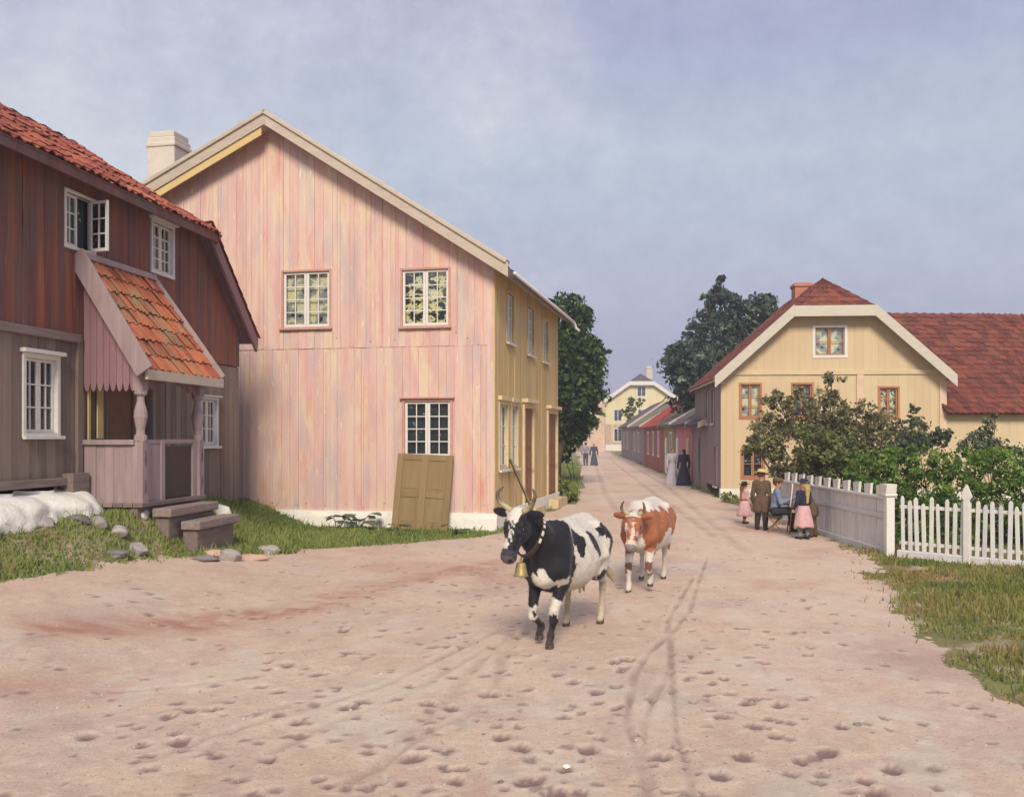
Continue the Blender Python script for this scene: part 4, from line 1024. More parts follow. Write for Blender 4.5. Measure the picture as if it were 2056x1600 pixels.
# ================================================================== YELLOW HOUSE (right)
def quad_roof(parent, P, th, mat, tile=None, tw=0.3, tl=0.4, name='roof', depth=0.04):
    o = slab(*P, th).build(name, mat, parent)
    if tile is not None:
        tile_roof(*P, tw, tl, depth=depth).build('tiles', tile, o)
    return o
def jerkin_roof(parent, L, D, eave, hipz, peak, wall_mat, tile, trim, ovf=0.45, ovs=0.28, tw=0.28, tl=0.36, bh=0.40):
    mid = L / 2; sl = (peak - eave) / mid
    zx = lambda x: eave + sl * (x if x < mid else L - x)
    xh0, xh1 = (hipz - eave) / sl, L - (hipz - eave) / sl
    hb = 1.35 * (peak - hipz) - ovf
    roof = empty('roof_base', (0, 0, 0)); 
    o = slab((-ovs, D, zx(-ovs)), (-ovs, hb, zx(-ovs)), (mid, hb, peak), (mid, D, peak), 0.08)
    for q in (((-ovs, hb, zx(-ovs)), (-ovs, -ovf, zx(-ovs)), (xh0, -ovf, hipz), (mid, hb, peak)), ((L + ovs, hb, zx(-ovs)), (L + ovs, D, zx(-ovs)), (mid, D, peak), (mid, hb, peak)),
              ((L + ovs, -ovf, zx(-ovs)), (L + ovs, hb, zx(-ovs)), (mid, hb, peak), (xh1, -ovf, hipz))):
        s = slab(*q, 0.08); o.add(s.v, s.f, 0.5)
    o.add([(xh0, -ovf, hipz), (xh1, -ovf, hipz), (mid, hb, peak), (mid, hb, peak - 0.1)], [(0, 1, 2), (1, 0, 3)], 0.5)
    bpy.data.objects.remove(roof)
    r = o.build('roof', trim, parent)
    tile_roof((-ovs, D, zx(-ovs)), (-ovs, hb, zx(-ovs)), (mid, hb, peak), (mid, D, peak), tw, tl).build('tiles', tile, r)
    tile_roof((-ovs, hb, zx(-ovs)), (-ovs, -ovf, zx(-ovs)), (xh0, -ovf, hipz), (mid, hb, peak), tw, tl).build('tiles', tile, r)
    tile_roof((L + ovs, hb, zx(-ovs)), (L + ovs, D, zx(-ovs)), (mid, D, peak), (mid, hb, peak), tw, tl).build('tiles', tile, r)
    tile_roof((L + ovs, -ovf, zx(-ovs)), (L + ovs, hb, zx(-ovs)), (mid, hb, peak), (xh1, -ovf, hipz), tw, tl).build('tiles', tile, r)
    tile_roof((xh0 - 0.1, -ovf - 0.05, hipz), (xh1 + 0.1, -ovf - 0.05, hipz), (mid + 0.03, hb, peak + 0.02), (mid - 0.03, hb, peak + 0.02), tw, tl).build('tiles', tile, r)
    y0, y1 = -ovf - 0.10, -ovf - 0.05
    for xa, za, xb, zb in ((-ovs, zx(-ovs), xh0, hipz), (xh1, hipz, L + ovs, zx(-ovs))):
        m = MB(); m.prism([(xa, za - bh + 0.10), (xb, zb - bh + 0.10), (xb, zb + 0.12), (xa, za + 0.12)], y0, y1, 'y', 0.6); m.build('barge_board', trim, r, bevel=0.006)
    m = MB(); m.box(xh0 + 0.002, xh1 - 0.002, y0 - 0.006, y1, hipz - bh + 0.10, hipz + 0.07, 0.8); m.build('eaves_board', trim, r, bevel=0.006)
    return r, zx, xh0, xh1

YU = Vector((0.9968, -0.0797)); YO = Vector((7.37, 33.4))
yel = empty('jerkin_roof_house', (YO.x, YO.y, 0), math.atan2(YU.y, YU.x), 'pale yellow house with clipped gable, white verge boards and a long red roofed wing', 'house')
YL, YD, YE = 7.6, 8.0, 4.42
YR, yz, yh0, yh1 = jerkin_roof(yel, YL, YD, YE, 6.62, 7.85, None, MAT['dull_tile'], MAT['cream_trim'])
def y_top(x): return min(yz(x), 6.55)
YW = [(0.70, 1.36, 2.86, 4.0), (2.50, 3.14, 2.86, 4.0), (5.46, 6.06, 2.86, 3.86), (0.76, 1.46, 0.75, 1.68), (3.26, 4.26, 5.02, 5.98), (2.6, 3.3, 0.75, 1.68)]
board_wall(YL, 0.35, y_top, YW, 0.24, jit=0.003, gap=0.003, peaks=(yh0, yh1)).build('gable_wall', MAT['yellow_plaster'], yel)
m = MB(); m.box(-0.02, YL + 0.02, -0.04, 0.3, -0.3, 0.345, 0.5); m.build('footing', MAT['lime'], yel)
m = MB(); m.box(0.02, YL - 0.02, -0.05, -0.006, 4.34, 4.50, 0.7); m.build('belt_course', MAT['cream_plaster'], yel, bevel=0.005)
for xa in (7.46, 4.66):
    m = MB(); m.box(xa, xa + 0.24, -0.055, -0.006, 0.35, 4.335, 0.7); m.build('pilaster', flat('pinkish_cream_pilaster', (0.60, 0.45, 0.33), nscale=2) if xa > 7 else bpy.data.materials['pinkish_cream_pilaster'], yel, bevel=0.005)
SY = [(3.9, 4.6, 2.7, 3.95), (5.6, 6.3, 2.7, 3.95), (6.4, 7.2, 0.4, 1.8)]
board_wall(YD, 0.35, lambda x: 4.4, SY, 0.22, jit=0.004, gap=0.004).build('street_wall', MAT['mauve_wall'], yel, (0, YD, 0), R(-90))
m = MB(); m.box(0.05, YL - .05, YD - 0.05, YD, 0, 4.4, 0.5); m.prism([(0.1, 4.4), (YL - 0.1, 4.4), (YL / 2, 7.7)], YD - 0.05, YD, 'y', 0.5); m.box(YL - 0.05, YL, 0.05, YD - 0.06, 0, 4.4, 0.5); m.build('back_wall', MAT['yellow_plaster'], yel)
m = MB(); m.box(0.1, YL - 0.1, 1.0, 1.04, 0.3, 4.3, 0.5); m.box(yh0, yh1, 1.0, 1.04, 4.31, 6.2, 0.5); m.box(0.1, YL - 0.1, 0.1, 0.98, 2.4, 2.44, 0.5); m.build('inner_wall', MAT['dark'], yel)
for o in SY:
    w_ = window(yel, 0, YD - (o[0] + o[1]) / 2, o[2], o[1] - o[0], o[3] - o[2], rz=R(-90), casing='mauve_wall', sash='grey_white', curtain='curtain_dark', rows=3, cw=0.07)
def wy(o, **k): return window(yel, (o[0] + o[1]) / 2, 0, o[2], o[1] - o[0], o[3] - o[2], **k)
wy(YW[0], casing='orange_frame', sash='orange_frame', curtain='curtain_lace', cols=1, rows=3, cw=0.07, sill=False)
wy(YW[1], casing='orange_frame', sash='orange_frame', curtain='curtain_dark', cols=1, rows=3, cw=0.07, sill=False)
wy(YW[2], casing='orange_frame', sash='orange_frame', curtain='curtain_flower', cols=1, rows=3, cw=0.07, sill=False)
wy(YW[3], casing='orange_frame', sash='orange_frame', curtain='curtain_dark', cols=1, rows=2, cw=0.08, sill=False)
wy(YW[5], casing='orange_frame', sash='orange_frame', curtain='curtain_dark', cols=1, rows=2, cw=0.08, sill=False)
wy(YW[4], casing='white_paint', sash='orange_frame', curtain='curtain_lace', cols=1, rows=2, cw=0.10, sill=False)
m = MB(); m.box(3.30, 3.92, 3.4, 4.1, 6.9, 8.12, 0.5); m.box(3.25, 3.97, 3.35, 4.15, 7.96, 8.08, 0.7); m.build('chimney', MAT['brick'], YR, bevel=0.015)
# wing
wg = empty('wing', (YL + 0.02, 0.05, 0)); wg.parent = yel
WL, WD, WE, WRZ = 13.0, 8.0, 3.26, 6.95
board_wall(WL, 0.3, lambda x: WE, [(9.0, 10.0, 1.0, 2.3)], 0.24, jit=0.003, gap=0.003).build('wall', MAT['cream_plaster'], wg)
m = MB(); m.box(0, WL, -0.03, 0.1, -0.3, 0.295, 0.5); m.build('footing', MAT['lime'], wg)
m = MB(); m.box(0, WL, -0.10, -0.01, WE - 0.26, WE - 0.02, 0.8); m.build('cornice', MAT['cream_plaster'], wg, bevel=0.01)
m = MB(); m.box(WL - 0.05, WL, 0.05, WD, 0, WE, 0.5); m.prism([(0.05, WE), (WD, WE), (WD / 2, WRZ)], WL - 0.05, WL, 'x', 0.5); m.box(0, WL, WD - .05, WD, 0, WE, 0.5); m.build('back_wall', MAT['cream_plaster'], wg)
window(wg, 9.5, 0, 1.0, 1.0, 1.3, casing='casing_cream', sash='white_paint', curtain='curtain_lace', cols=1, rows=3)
sw = (WRZ - WE) / (WD / 2)
# ridge slightly saddled, as old roofs are
zz = [0.0, -0.05, -0.14, -0.16, -0.10, 0.0]
deck = MB()
for i in range(5):
    xa, xb = 0.02 + (WL + 0.28) * i / 5, 0.02 + (WL + 0.28) * (i + 1) / 5
    for q in (((xa, -0.4, WE - 0.4 * sw + 0.08), (xb, -0.4, WE - 0.4 * sw + 0.08), (xb, WD / 2, WRZ + zz[i + 1]), (xa if i else -1.7, WD / 2, WRZ + zz[i])), ((xb, WD + 0.4, WE - 0.3), (xa, WD + 0.4, WE - 0.3), (xa if i else -1.7, WD / 2, WRZ + zz[i]), (xb, WD / 2, WRZ + zz[i + 1]))):
        s = slab(*q, 0.08); deck.add(s.v, s.f, 0.5)
wr = deck.build('roof', MAT['dull_tile'], wg)
tm = MB()
for i in range(5):
    xa, xb = 0.03 + (WL + 0.27) * i / 5, 0.03 + (WL + 0.27) * (i + 1) / 5
    f = lambda x: np.interp((x - 0.02) / (WL + 0.28) * 5, range(6), zz)
    xra, xrb = (xa if i else -1.7), xb
    t_ = tile_roof((xa, -0.42, WE - 0.42 * sw + 0.09), (xb, -0.42, WE - 0.42 * sw + 0.09), (xrb, WD / 2, WRZ + f(xrb) + 0.01), (xra, WD / 2, WRZ + f(xra) + 0.01), 0.21, 0.27, depth=0.05, jit=0.014)
    b = len(tm.v); tm.v += t_.v; tm.f += [tuple(k + b for k in q) for q in t_.f]; tm.t += t_.t
tm.build('tiles', MAT['dull_tile'], wr)

# ================================================================== ROW OF LOW HOUSES UP THE STREET
SV = Vector((0.065, 0.998)).normalized(); SP = Vector((7.66, 37.0))
def row_house(ya, yb, eave, ridge, depth, wall, roof, label, wins=(), doors=(), set_in=0.0, verge='verge', tile=None):
    s1 = (yb - 37.0) / SV.y; L = (yb - ya) / SV.y
    p = SP + SV * s1 + Vector((SV.y, -SV.x)) * set_in
    r = empty('street_house', (p.x, p.y, 0), math.atan2(-SV.y, -SV.x), label, 'house')
    ops = [(x, x + w, z, z + h) for x, w, z, h in wins]
    board_wall(L, 0.0, lambda x: eave, ops, 0.3, jit=0.004, gap=0.006).build('wall', MAT[wall], r)
    m = MB()
    for xx in (0.02, L - 0.07): m.prism([(0.04, 0), (depth, 0), (depth, eave), (depth / 2, ridge), (0.04, eave)], xx, xx + 0.05, 'x', 0.5)
    m.box(0, L, depth - 0.05, depth, 0, eave, 0.5); m.build('end_wall', MAT[wall], r)
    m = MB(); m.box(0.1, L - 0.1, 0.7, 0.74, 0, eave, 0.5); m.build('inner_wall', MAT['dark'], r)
    sl = (ridge - eave) / (depth / 2); e = eave - 0.35 * sl + 0.07
    A = ((L + 0.3, depth + 0.3, e), (-0.3, depth + 0.3, e), (-0.3, depth / 2, ridge + 0.07), (L + 0.3, depth / 2, ridge + 0.07)); B = ((-0.3, -0.35, e), (L + 0.3, -0.35, e), (L + 0.3, depth / 2, ridge + 0.07), (-0.3, depth / 2, ridge + 0.07))
    o = slab(*A, 0.1); s = slab(*B, 0.1); o.add(s.v, s.f, 0.5); ro = o.build('roof', MAT[roof], r)
    tile_roof(*B, 0.4, 0.5, depth=0.07).build('tiles', MAT[tile or roof], ro)
    for sy in (0, 1):
        m = MB(); ye, yr = ((-0.38, depth / 2 - 0.002), (depth + 0.33, depth / 2 + 0.002))[sy]
        m.prism([(ye, e - 0.14), (yr, ridge - 0.07), (yr, ridge + 0.16), (ye, e + 0.10)], L + 0.30, L + 0.36, 'x', 0.5); m.build('verge_board', MAT[verge], ro)
    for o_ in ops: window(r, (o_[0] + o_[1]) / 2, 0, o_[2], o_[1] - o_[0], o_[3] - o_[2], casing='white_paint', sash='white_paint', curtain='curtain_dark', cols=1, rows=2, cw=0.12, sill=False)
    for x, w, mt in doors:
        d = MB(); d.box(x, x + w, -0.05, 0.0, 0.1, 2.1, 0.5); d.box(x + .1, x + w - .1, -0.075, -0.051, 0.3, 1.1, 0.8); d.box(x + .1, x + w - .1, -0.075, -0.051, 1.25, 1.95, 0.8); d.build('door', MAT[mt], r)
    return r
row_house(37.4, 41.6, 2.75, 3.9, 4.4, 'mauve_wall', 'slate', 'low mauve boarded house with dark violet roof just past the yellow house', doors=((1.5, 0.8, 'grey_wall'),))
row_house(41.8, 48.6, 2.85, 4.25, 4.4, 'rose_wall', 'slate', 'rose and orange street house with pale verge, behind the dark violet roof', doors=((0.6, 0.9, 'white_paint'), (5.0, 0.9, 'orange_wall')))
row_house(48.8, 55.4, 2.9, 4.1, 4.2, 'olive_wall', 'grey_roof', 'olive ochre street house between the rose house and the red house', wins=((4.0, 0.9, 1.0, 1.3),), doors=((1.6, 0.9, 'white_paint'),))
row_house(55.6, 70.0, 2.95, 4.9, 5.5, 'red_wall_far', 'red_roof_far', 'brick red street house with bright red roof and white framed windows', wins=((3.0, 1.0, 1.0, 1.4), (7.0, 1.0, 1.0, 1.4), (11.0, 1.0, 1.0, 1.4)), tile='red_roof_far')
row_house(70.4, 86.0, 3.05, 4.9, 6.0, 'grey_wall', 'grey_roof', 'grey brown street house with moss grey roof beyond the red one', wins=((4.0, 1.0, 1.0, 1.4), (9.0, 1.0, 1.0, 1.4)))
row_house(86.5, 104.0, 3.2, 5.4, 6.5, 'grey_wall', 'slate', 'farthest grey house of the street row with violet grey gable', wins=((5.0, 1.1, 1.0, 1.5), (11.0, 1.1, 1.0, 1.5)))

# far yellow house closing the street
fy = empty('jerkin_roof_house', (13.7, 139.0, 0), R(-2), 'lemon yellow clipped gable house closing the far end of the street', 'house')
FR, fz, fh0, fh1 = jerkin_roof(fy, 10.6, 12.0, 7.6, 10.1, 11.3, None, MAT['slate'], MAT['white_paint'], ovf=0.6, ovs=0.6, tw=0.6, tl=0.7, bh=0.6)
FW = [(4.7, 5.9, 8.0, 9.4), (1.3, 2.4, 4.4, 6.0), (1.3, 2.4, 1.4, 3.2), (4.8, 5.9, 4.4, 6.0), (8.0, 9.1, 4.4, 6.0)]
board_wall(10.6, 3.9, lambda x: min(fz(x), 10.0), FW, 0.4, jit=0.003, peaks=(fh0, fh1)).build('upper_wall', MAT['far_yellow'], fy)
board_wall(10.6, 0.9, lambda x: 3.9, FW, 0.4, jit=0.003).build('lower_wall', MAT['orange_wall'], fy)
m = MB(); m.box(0, 10.6, -0.06, 0.2, -0.2, 0.9, 0.5); m.build('footing', MAT['lime'], fy)
m = MB(); m.box(0, 0.05, 0.05, 12, 0, 7.6, 0.5); m.box(10.55, 10.6, 0.05, 12, 0, 7.6, 0.5); m.box(0.05, 10.55, 11.9, 12, 0, 7.6, 0.5); m.build('side_wall', MAT['orange_wall'], fy)
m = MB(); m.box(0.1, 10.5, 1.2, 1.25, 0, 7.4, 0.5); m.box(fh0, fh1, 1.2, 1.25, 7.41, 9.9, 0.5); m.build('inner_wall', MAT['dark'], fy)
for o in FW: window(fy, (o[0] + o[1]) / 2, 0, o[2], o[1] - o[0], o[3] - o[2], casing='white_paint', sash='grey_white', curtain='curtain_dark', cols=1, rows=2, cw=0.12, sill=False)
m = MB(); m.box(6.4, 7.3, 3.6, 4.5, 9.5, 12.7, 0.5); m.box(6.32, 7.38, 3.52, 4.58, 12.35, 12.55, 0.6); m.build('chimney', MAT['chimney_white'], FR)
oh = empty('street_house', (9.6, 128.0, 0), R(4), 'small orange gabled house half hidden behind the tree on the left of the far street', 'house')
m = MB(); m.prism([(0, 0), (3.0, 0), (3.0, 6.6), (1.5, 9.0), (0, 6.6)], 0, 9, 'y', 0.5); m.build('wall', MAT['orange_wall'], oh)
o = slab((3.3, -0.3, 6.2), (3.3, 9.3, 6.2), (1.5, 9.3, 9.15), (1.5, -0.3, 9.15), 0.12); s = slab((-0.3, 9.3, 6.2), (-0.3, -0.3, 6.2), (1.5, -0.3, 9.15), (1.5, 9.3, 9.15), 0.12); o.add(s.v, s.f, 0.5); o.build('roof', MAT['verge'], oh)
window(oh, 1.5, 0, 4.2, 0.9, 1.5, casing='white_paint', curtain='curtain_dark', cols=1, rows=2)

# ================================================================== FENCES
bf = empty('board_fence', (6.92, 17.3, 0), R(-90 + 180), 'tall white board fence with blocks along its cap beside the road', 'fence')
# local x runs up the street, outside (road) is +y
FL = 6.9
m = MB(); x = 0.10
while x < FL:
    w_ = random.uniform(0.11, 0.15); j = random.uniform(-0.006, 0.006); m.box(x, x + w_ - 0.005, 0.0 + j, 0.028 + j, 0.06 + random.uniform(0, 0.03), 1.04, random.random()); x += w_
m.build('boards', MAT['grey_white'], bf)
m = MB(); m.box(0.06, FL, -0.03, 0.085, 1.042, 1.085, 0.7); m.build('cap_rail', MAT['grey_white'], bf, bevel=0.006)
m = MB(); m.box(0.1, FL, -0.05, -0.002, 0.26, 0.36, 0.5); m.build('back_rail', MAT['grey_white'], bf)
m = MB(); m.box(0.1, FL, 0.034, 0.062, 0.68, 0.77, 0.0); m.build('front_rail', MAT['grey_white'], bf, bevel=0.004)
m = MB(); m.box(0.1, FL, -0.03, 0.07, -0.1, 0.11, 0.3); m.build('base_board', MAT['grey_white'], bf, bevel=0.006)
for k in range(11):
    xa = 0.22 + k * (FL - 0.3) / 11; ww = 0.36
    m = MB(); m.prism([(xa + 0.05, 1.088), (xa + ww - 0.03, 1.088), (xa + ww, 1.27), (xa, 1.30)], 0.0, 0.05, 'y', random.random()); m.build('cap_block', MAT['white_paint'], bf, bevel=0.006)
for xa in (2.3, 4.6, 6.75):
    m = MB(); m.box(xa, xa + 0.1, -0.152, -0.052, 0, 1.03, 0.5); m.build('post', MAT['grey_white'], bf)
m = MB(); m.box(-0.05, 0.09, -0.06, 0.09, -0.05, 1.10, 0.8); m.box(-0.085, 0.125, -0.095, 0.125, 1.102, 1.15, 0.9); m.prism([(-0.07, 1.152), (0.11, 1.152), (0.15, 1.32), (-0.11, 1.32)], -0.08, 0.11, 'y', 0.9); m.build('corner_post', MAT['white_paint'], bf, bevel=0.008)

PDIR = Vector((0.674, -0.739)).normalized()
pf = empty('picket_fence', (6.92 + 0.09 * PDIR.x + 0.03, 17.3 + 0.09 * PDIR.y - 0.06, 0), math.atan2(PDIR.y, PDIR.x), 'white picket fence with a spade headed post in front of the dark shrubs', 'fence')
PL = 5.4
m = MB(); m.box(0.02, PL, 0.0, 0.035, 0.89, 0.95, 0.5); m.build('rail', MAT['white_paint'], pf, bevel=0.006)
m = MB(); m.box(0.02, PL, 0.0, 0.035, 0.24, 0.30, 0.5); m.build('rail', MAT['white_paint'], pf, bevel=0.006)
m = MB(); m.box(0.0, PL, -0.07, 0.09, -0.02, 0.14, 0.4); m.build('base_beam', MAT['grey_white'], pf, bevel=0.015)
m = MB(); m.box(0.6, PL + 0.1, -0.14, 0.2, -0.35, -0.022, 0.4); m.build('footing', MAT['stone'], pf, bevel=0.03)
def fpost(x):
    m = MB(); m.box(x - 0.055, x + 0.055, -0.10, -0.074, 0.0, 1.10, 0.6)
    m.prism([(x - 0.055, 1.10), (x + 0.055, 1.10), (x + 0.10, 1.16), (x + 0.055, 1.27), (x + 0.016, 1.36), (x - 0.016, 1.36), (x - 0.055, 1.27), (x - 0.10, 1.16)], -0.10, -0.074, 'y', 0.7)
    m.box(x - 0.05, x + 0.05, -0.072, -0.002, 0.145, 1.05, 0.5)
    m.build('post', MAT['white_paint'], pf, bevel=0.006)
fpost(1.24); fpost(3.9)
x = 0.10; k = 0
while x < PL:
    if abs(x - 1.24) > 0.075 and abs(x - 3.9) > 0.075:
        zt = 1.10 + random.uniform(-0.02, 0.03) - (0.085 if k % 2 else 0.0); ti = random.uniform(-0.026, 0.026); hw = random.uniform(0.029, 0.036); y0 = -0.028 + random.uniform(-0.003, 0)
        m = MB(); m.prism([(x - hw, 0.145), (x + hw, 0.145), (x + hw + ti, zt - 0.05), (x + hw * .6 + ti, zt - 0.012), (x + ti, zt), (x - hw * .6 + ti, zt - 0.012), (x - hw + ti, zt - 0.05)], y0, y0 + 0.022, 'y', random.random())
        m.build('picket', MAT['grey_white' if random.random() < 0.6 else 'white_paint'], pf, bevel=0.004)
    x += random.uniform(0.118, 0.138); k += 1

# ================================================================== TREES AND SHRUBS
def leaves(blobs, n, size, clump=0.28, seed=1, shell=0.55, flatness=0.35):
    """blobs: (x,y,z,rx,ry,rz). leaf sized rhombs gathered in clumps through each blob"""
    rg = np.random.default_rng(seed)
    vol = np.array([(b[3] * b[4] * b[5]) ** 0.72 for b in blobs]); vol /= vol.sum()
    Vs, T = [], []
    for b, f in zip(blobs, vol):
        nb = int(n * f); nc = max(6, nb // 34)
        d = rg.normal(size=(nc, 3)); d /= np.linalg.norm(d, axis=1)[:, None]
        rad = shell + (1.12 - shell) * rg.random(nc) ** 0.7
        cen = np.array(b[:3]) + d * rad[:, None] * np.array(b[3:6])
        ct = np.clip(rg.normal(0.45, 0.22, nc), 0, 1)
        ci = rg.integers(0, nc, nb)
        sc = clump * (b[3] + b[5]) / 2 * rg.uniform(0.5, 1.2, nc)
        p = cen[ci] + rg.normal(size=(nb, 3)) * (sc[ci, None] * np.array([0.62, 0.62, 0.5]))
        a = rg.normal(size=(nb, 3)); a[:, 2] -= 0.35; a /= np.linalg.norm(a, axis=1)[:, None]
        c = rg.normal(size=(nb, 3)); c = np.cross(a, c); c /= np.linalg.norm(c, axis=1)[:, None]
        l = size * (0.45 + 1.1 * rg.random(nb) ** 1.8)[:, None] * (1 + 0.7 * (rg.random(nb) > 0.93))[:, None]
        nn = np.cross(a, c) * l * 0.12
        Vs.append(np.stack([p - a * l * .5, p + c * l * .30 + nn, p + a * l * .5, p - c * l * .30 + nn], 1))
        T.append(np.clip(ct[ci] + rg.normal(0, 0.13, nb), 0, 1))
    V_ = np.concatenate(Vs).reshape(-1, 3); F_ = np.arange(len(V_)).reshape(-1, 4)
    return V_, F_, np.concatenate(T)
def plant(name, label, cat, base, blobs, n, size, mat, seed, trunk=0.12, limbs=True, clump=0.28, group=None, stems=1, shell=0.55, bark='bark', keep=None):
    r = empty(name, base, 0, label, cat, group)
    blobs = [b for b in blobs]
    bl = [(b[0] - base[0], b[1] - base[1], b[2] - base[2], *b[3:]) for b in blobs]
    V_, F_, T_ = leaves(bl, n, size, clump, seed, shell)
    if keep is not None:
        kk = keep(V_[::4, 0] + base[0], V_[::4, 1] + base[1], V_[::4, 2] + base[2])
        V_ = V_.reshape(-1, 4, 3)[kk].reshape(-1, 3); T_ = T_[kk]; F_ = F_[:len(T_)]
    link(np_mesh('crown', V_, F_, T_), 'crown' if cat == 'tree' else 'foliage', mat, r)
    rr = random.Random(seed); m = MB()
    zt = sum(b[2] for b in bl) / len(bl)
    top = Vector((sum(b[0] for b in bl) / len(bl), sum(b[1] for b in bl) / len(bl), zt))
    fork = Vector((top.x * .3, top.y * .3, zt * .45))
    if stems == 1: m.tube([(0, 0, -0.1), (0.03, 0.02, fork.z * .5), fork], [trunk * 1.25, trunk, trunk * .8], 8, 0.5)
    for b in bl:
        s = Vector((rr.uniform(-.2, .2), rr.uniform(-.2, .2), -0.05)) if stems > 1 else fork
        e = Vector(b[:3]); mid = s.lerp(e, 0.5) + Vector((rr.uniform(-.2, .2), rr.uniform(-.2, .2), 0.15)) * (b[3] * 0.5)
        m.tube([s, mid, e, e + Vector((0, 0, b[5] * .6))], [trunk * .6, trunk * .38, trunk * .2, trunk * .06], 6, rr.random())
    m.build('trunk' if cat == 'tree' else 'stems', MAT[bark], r, smooth=True)
    return r
def bl_px(lst, Y, sp=0.5, seed=0):
    """crown lumps read off the photograph at a distance Y: (px,py,radius px)"""
    rg = random.Random(seed); out = []
    for px, py, rp in lst:
        y = Y + rg.uniform(-1, 1) * sp * rp / 1900 * Y * 1.6
        r_ = rp / 1900 * y
        out.append(((px - 1028) / 1900 * y, y, 2.2 + (875 - py) / 1900 * y, r_, r_, r_ * 0.92))
    return out
def garden(x, y, z):
    """inside the fences"""
    return ((x > 7.12) | (y > 24.5)) & ((x - 6.92) * 0.739 + (y - 17.3) * 0.674 > 0.25)
MAT['leaf_dark'] = leaf_mat('dark_green_leaves', [(0.0, (0.018, 0.036, 0.016)), (0.4, (0.038, 0.078, 0.026)), (0.7, (0.072, 0.135, 0.036)), (1.0, (0.14, 0.22, 0.06))], 0.5, 0.15)
MAT['leaf_blue'] = leaf_mat('blue_green_leaves', [(0.0, (0.022, 0.038, 0.032)), (0.4, (0.048, 0.078, 0.060)), (0.7, (0.092, 0.13, 0.10)), (1.0, (0.20, 0.24, 0.19))], 0.45, 0.12)
MAT['leaf_brown'] = leaf_mat('brown_olive_leaves', [(0.0, (0.085, 0.078, 0.036)), (0.4, (0.155, 0.148, 0.066)), (0.7, (0.235, 0.225, 0.105)), (1.0, (0.32, 0.30, 0.16))], 0.6, 0.2)
MAT['leaf_olive'] = leaf_mat('olive_leaves', [(0.0, (0.055, 0.068, 0.022)), (0.4, (0.115, 0.138, 0.042)), (0.7, (0.18, 0.20, 0.066)), (1.0, (0.26, 0.27, 0.10))], 0.6, 0.2)
MAT['leaf_hedge'] = leaf_mat('fresh_green_leaves', [(0.0, (0.045, 0.085, 0.016)), (0.4, (0.10, 0.18, 0.030)), (0.7, (0.16, 0.26, 0.046)), (1.0, (0.24, 0.33, 0.08))], 0.55, 0.2)
MAT['leaf_grey'] = leaf_mat('grey_green_leaves', [(0.0, (0.050, 0.068, 0.040)), (0.4, (0.10, 0.13, 0.075)), (0.7, (0.155, 0.19, 0.11)), (1.0, (0.24, 0.27, 0.17))], 0.6, 0.2)
plant('tree', 'dark green leafy tree rising behind the ochre wall of the pink house', 'tree', (1.9, 41.5, 0),
      bl_px([(1135, 640, 44), (1165, 632, 20), (1145, 715, 56), (1186, 700, 26), (1216, 704, 9), (1140, 795, 52), (1182, 782, 34), (1140, 850, 40), (1184, 836, 25), (1158, 878, 16), (1125, 890, 24), (1170, 738, 38), (1115, 870, 36), (1200, 735, 18)], 41.5, seed=3), 26000, 0.20, MAT['leaf_dark'], 3, trunk=0.22)
plant('tree', 'tall blue green tree behind the low street houses, left of the yellow house', 'tree', (12.2, 50.5, 0),
      bl_px([(1453, 585, 26), (1457, 625, 36), (1415, 610, 14), (1432, 668, 46), (1480, 680, 46), (1400, 672, 24), (1392, 735, 52), (1445, 740, 60), (1352, 716, 20), (1372, 738, 26), (1400, 795, 46), (1378, 790, 26), (1450, 800, 56), (1520, 625, 34), (1545, 612, 20), (1528, 672, 46), (1510, 740, 55), (1550, 650, 26)], 50.5, seed=5), 30000, 0.24, MAT['leaf_blue'], 5, trunk=0.26)
plant('bush', 'bright green bush at the far corner of the ochre wall', 'bush', (1.95, 31.0, 0), bl_px([(1135, 968, 16), (1140, 1000, 18), (1128, 990, 16)], 30.6, seed=7), 1500, 0.11, MAT['grass_l'], 7, trunk=0.03, stems=3)
plant('bush', 'dark bush at the foot of the tree beside the couple far up the street', 'bush', (3.2, 48, 0), bl_px([(1133, 915, 16), (1125, 895, 22), (1146, 905, 9)], 47, seed=8), 2000, 0.17, MAT['leaf_dark'], 8, trunk=0.04, stems=3)
plant('bush', 'small leafy bush over the moss grey roof below the far yellow house', 'bush', (14.6, 104.5, 0), bl_px([(1268, 815, 15), (1283, 808, 10), (1258, 830, 12), (1272, 840, 14)], 105.5, seed=9), 1200, 0.30, MAT['leaf_olive'], 9, trunk=0.08, stems=3)
plant('shrub', 'large brown leaved lilac shrub in front of the yellow house', 'shrub', (9.3, 27.5, 0),
      bl_px([(1560, 800, 26), (1610, 800, 24), (1670, 765, 18), (1668, 800, 26), (1600, 850, 52), (1660, 850, 48), (1720, 845, 40), (1770, 850, 36), (1690, 890, 60), (1770, 895, 50), (1540, 855, 30), (1830, 875, 36)], 27.5, seed=11), 10500, 0.12, MAT['leaf_brown'], 11, trunk=0.07, stems=3, clump=0.34, shell=0.3)
plant('shrub', 'thin dark leaved shrub at the left end, by the low orange framed window', 'shrub', (7.75, 25.5, 0),
      bl_px([(1515, 895, 24), (1545, 880, 26), (1560, 910, 22), (1535, 905, 14), (1510, 880, 14), (1575, 940, 26), (1590, 960, 26)], 25.5, seed=12), 3600, 0.11, MAT['leaf_brown'], 12, trunk=0.05, stems=3, clump=0.4, shell=0.25)
plant('shrub', 'olive green rounded shrub just behind the far end of the board fence', 'shrub', (8.3, 23.6, 0),
      bl_px([(1630, 900, 46), (1600, 930, 34), (1670, 925, 44), (1640, 960, 40), (1715, 930, 40)], 23.6, seed=13), 8000, 0.10, MAT['leaf_olive'], 13, trunk=0.05, stems=3, keep=garden)
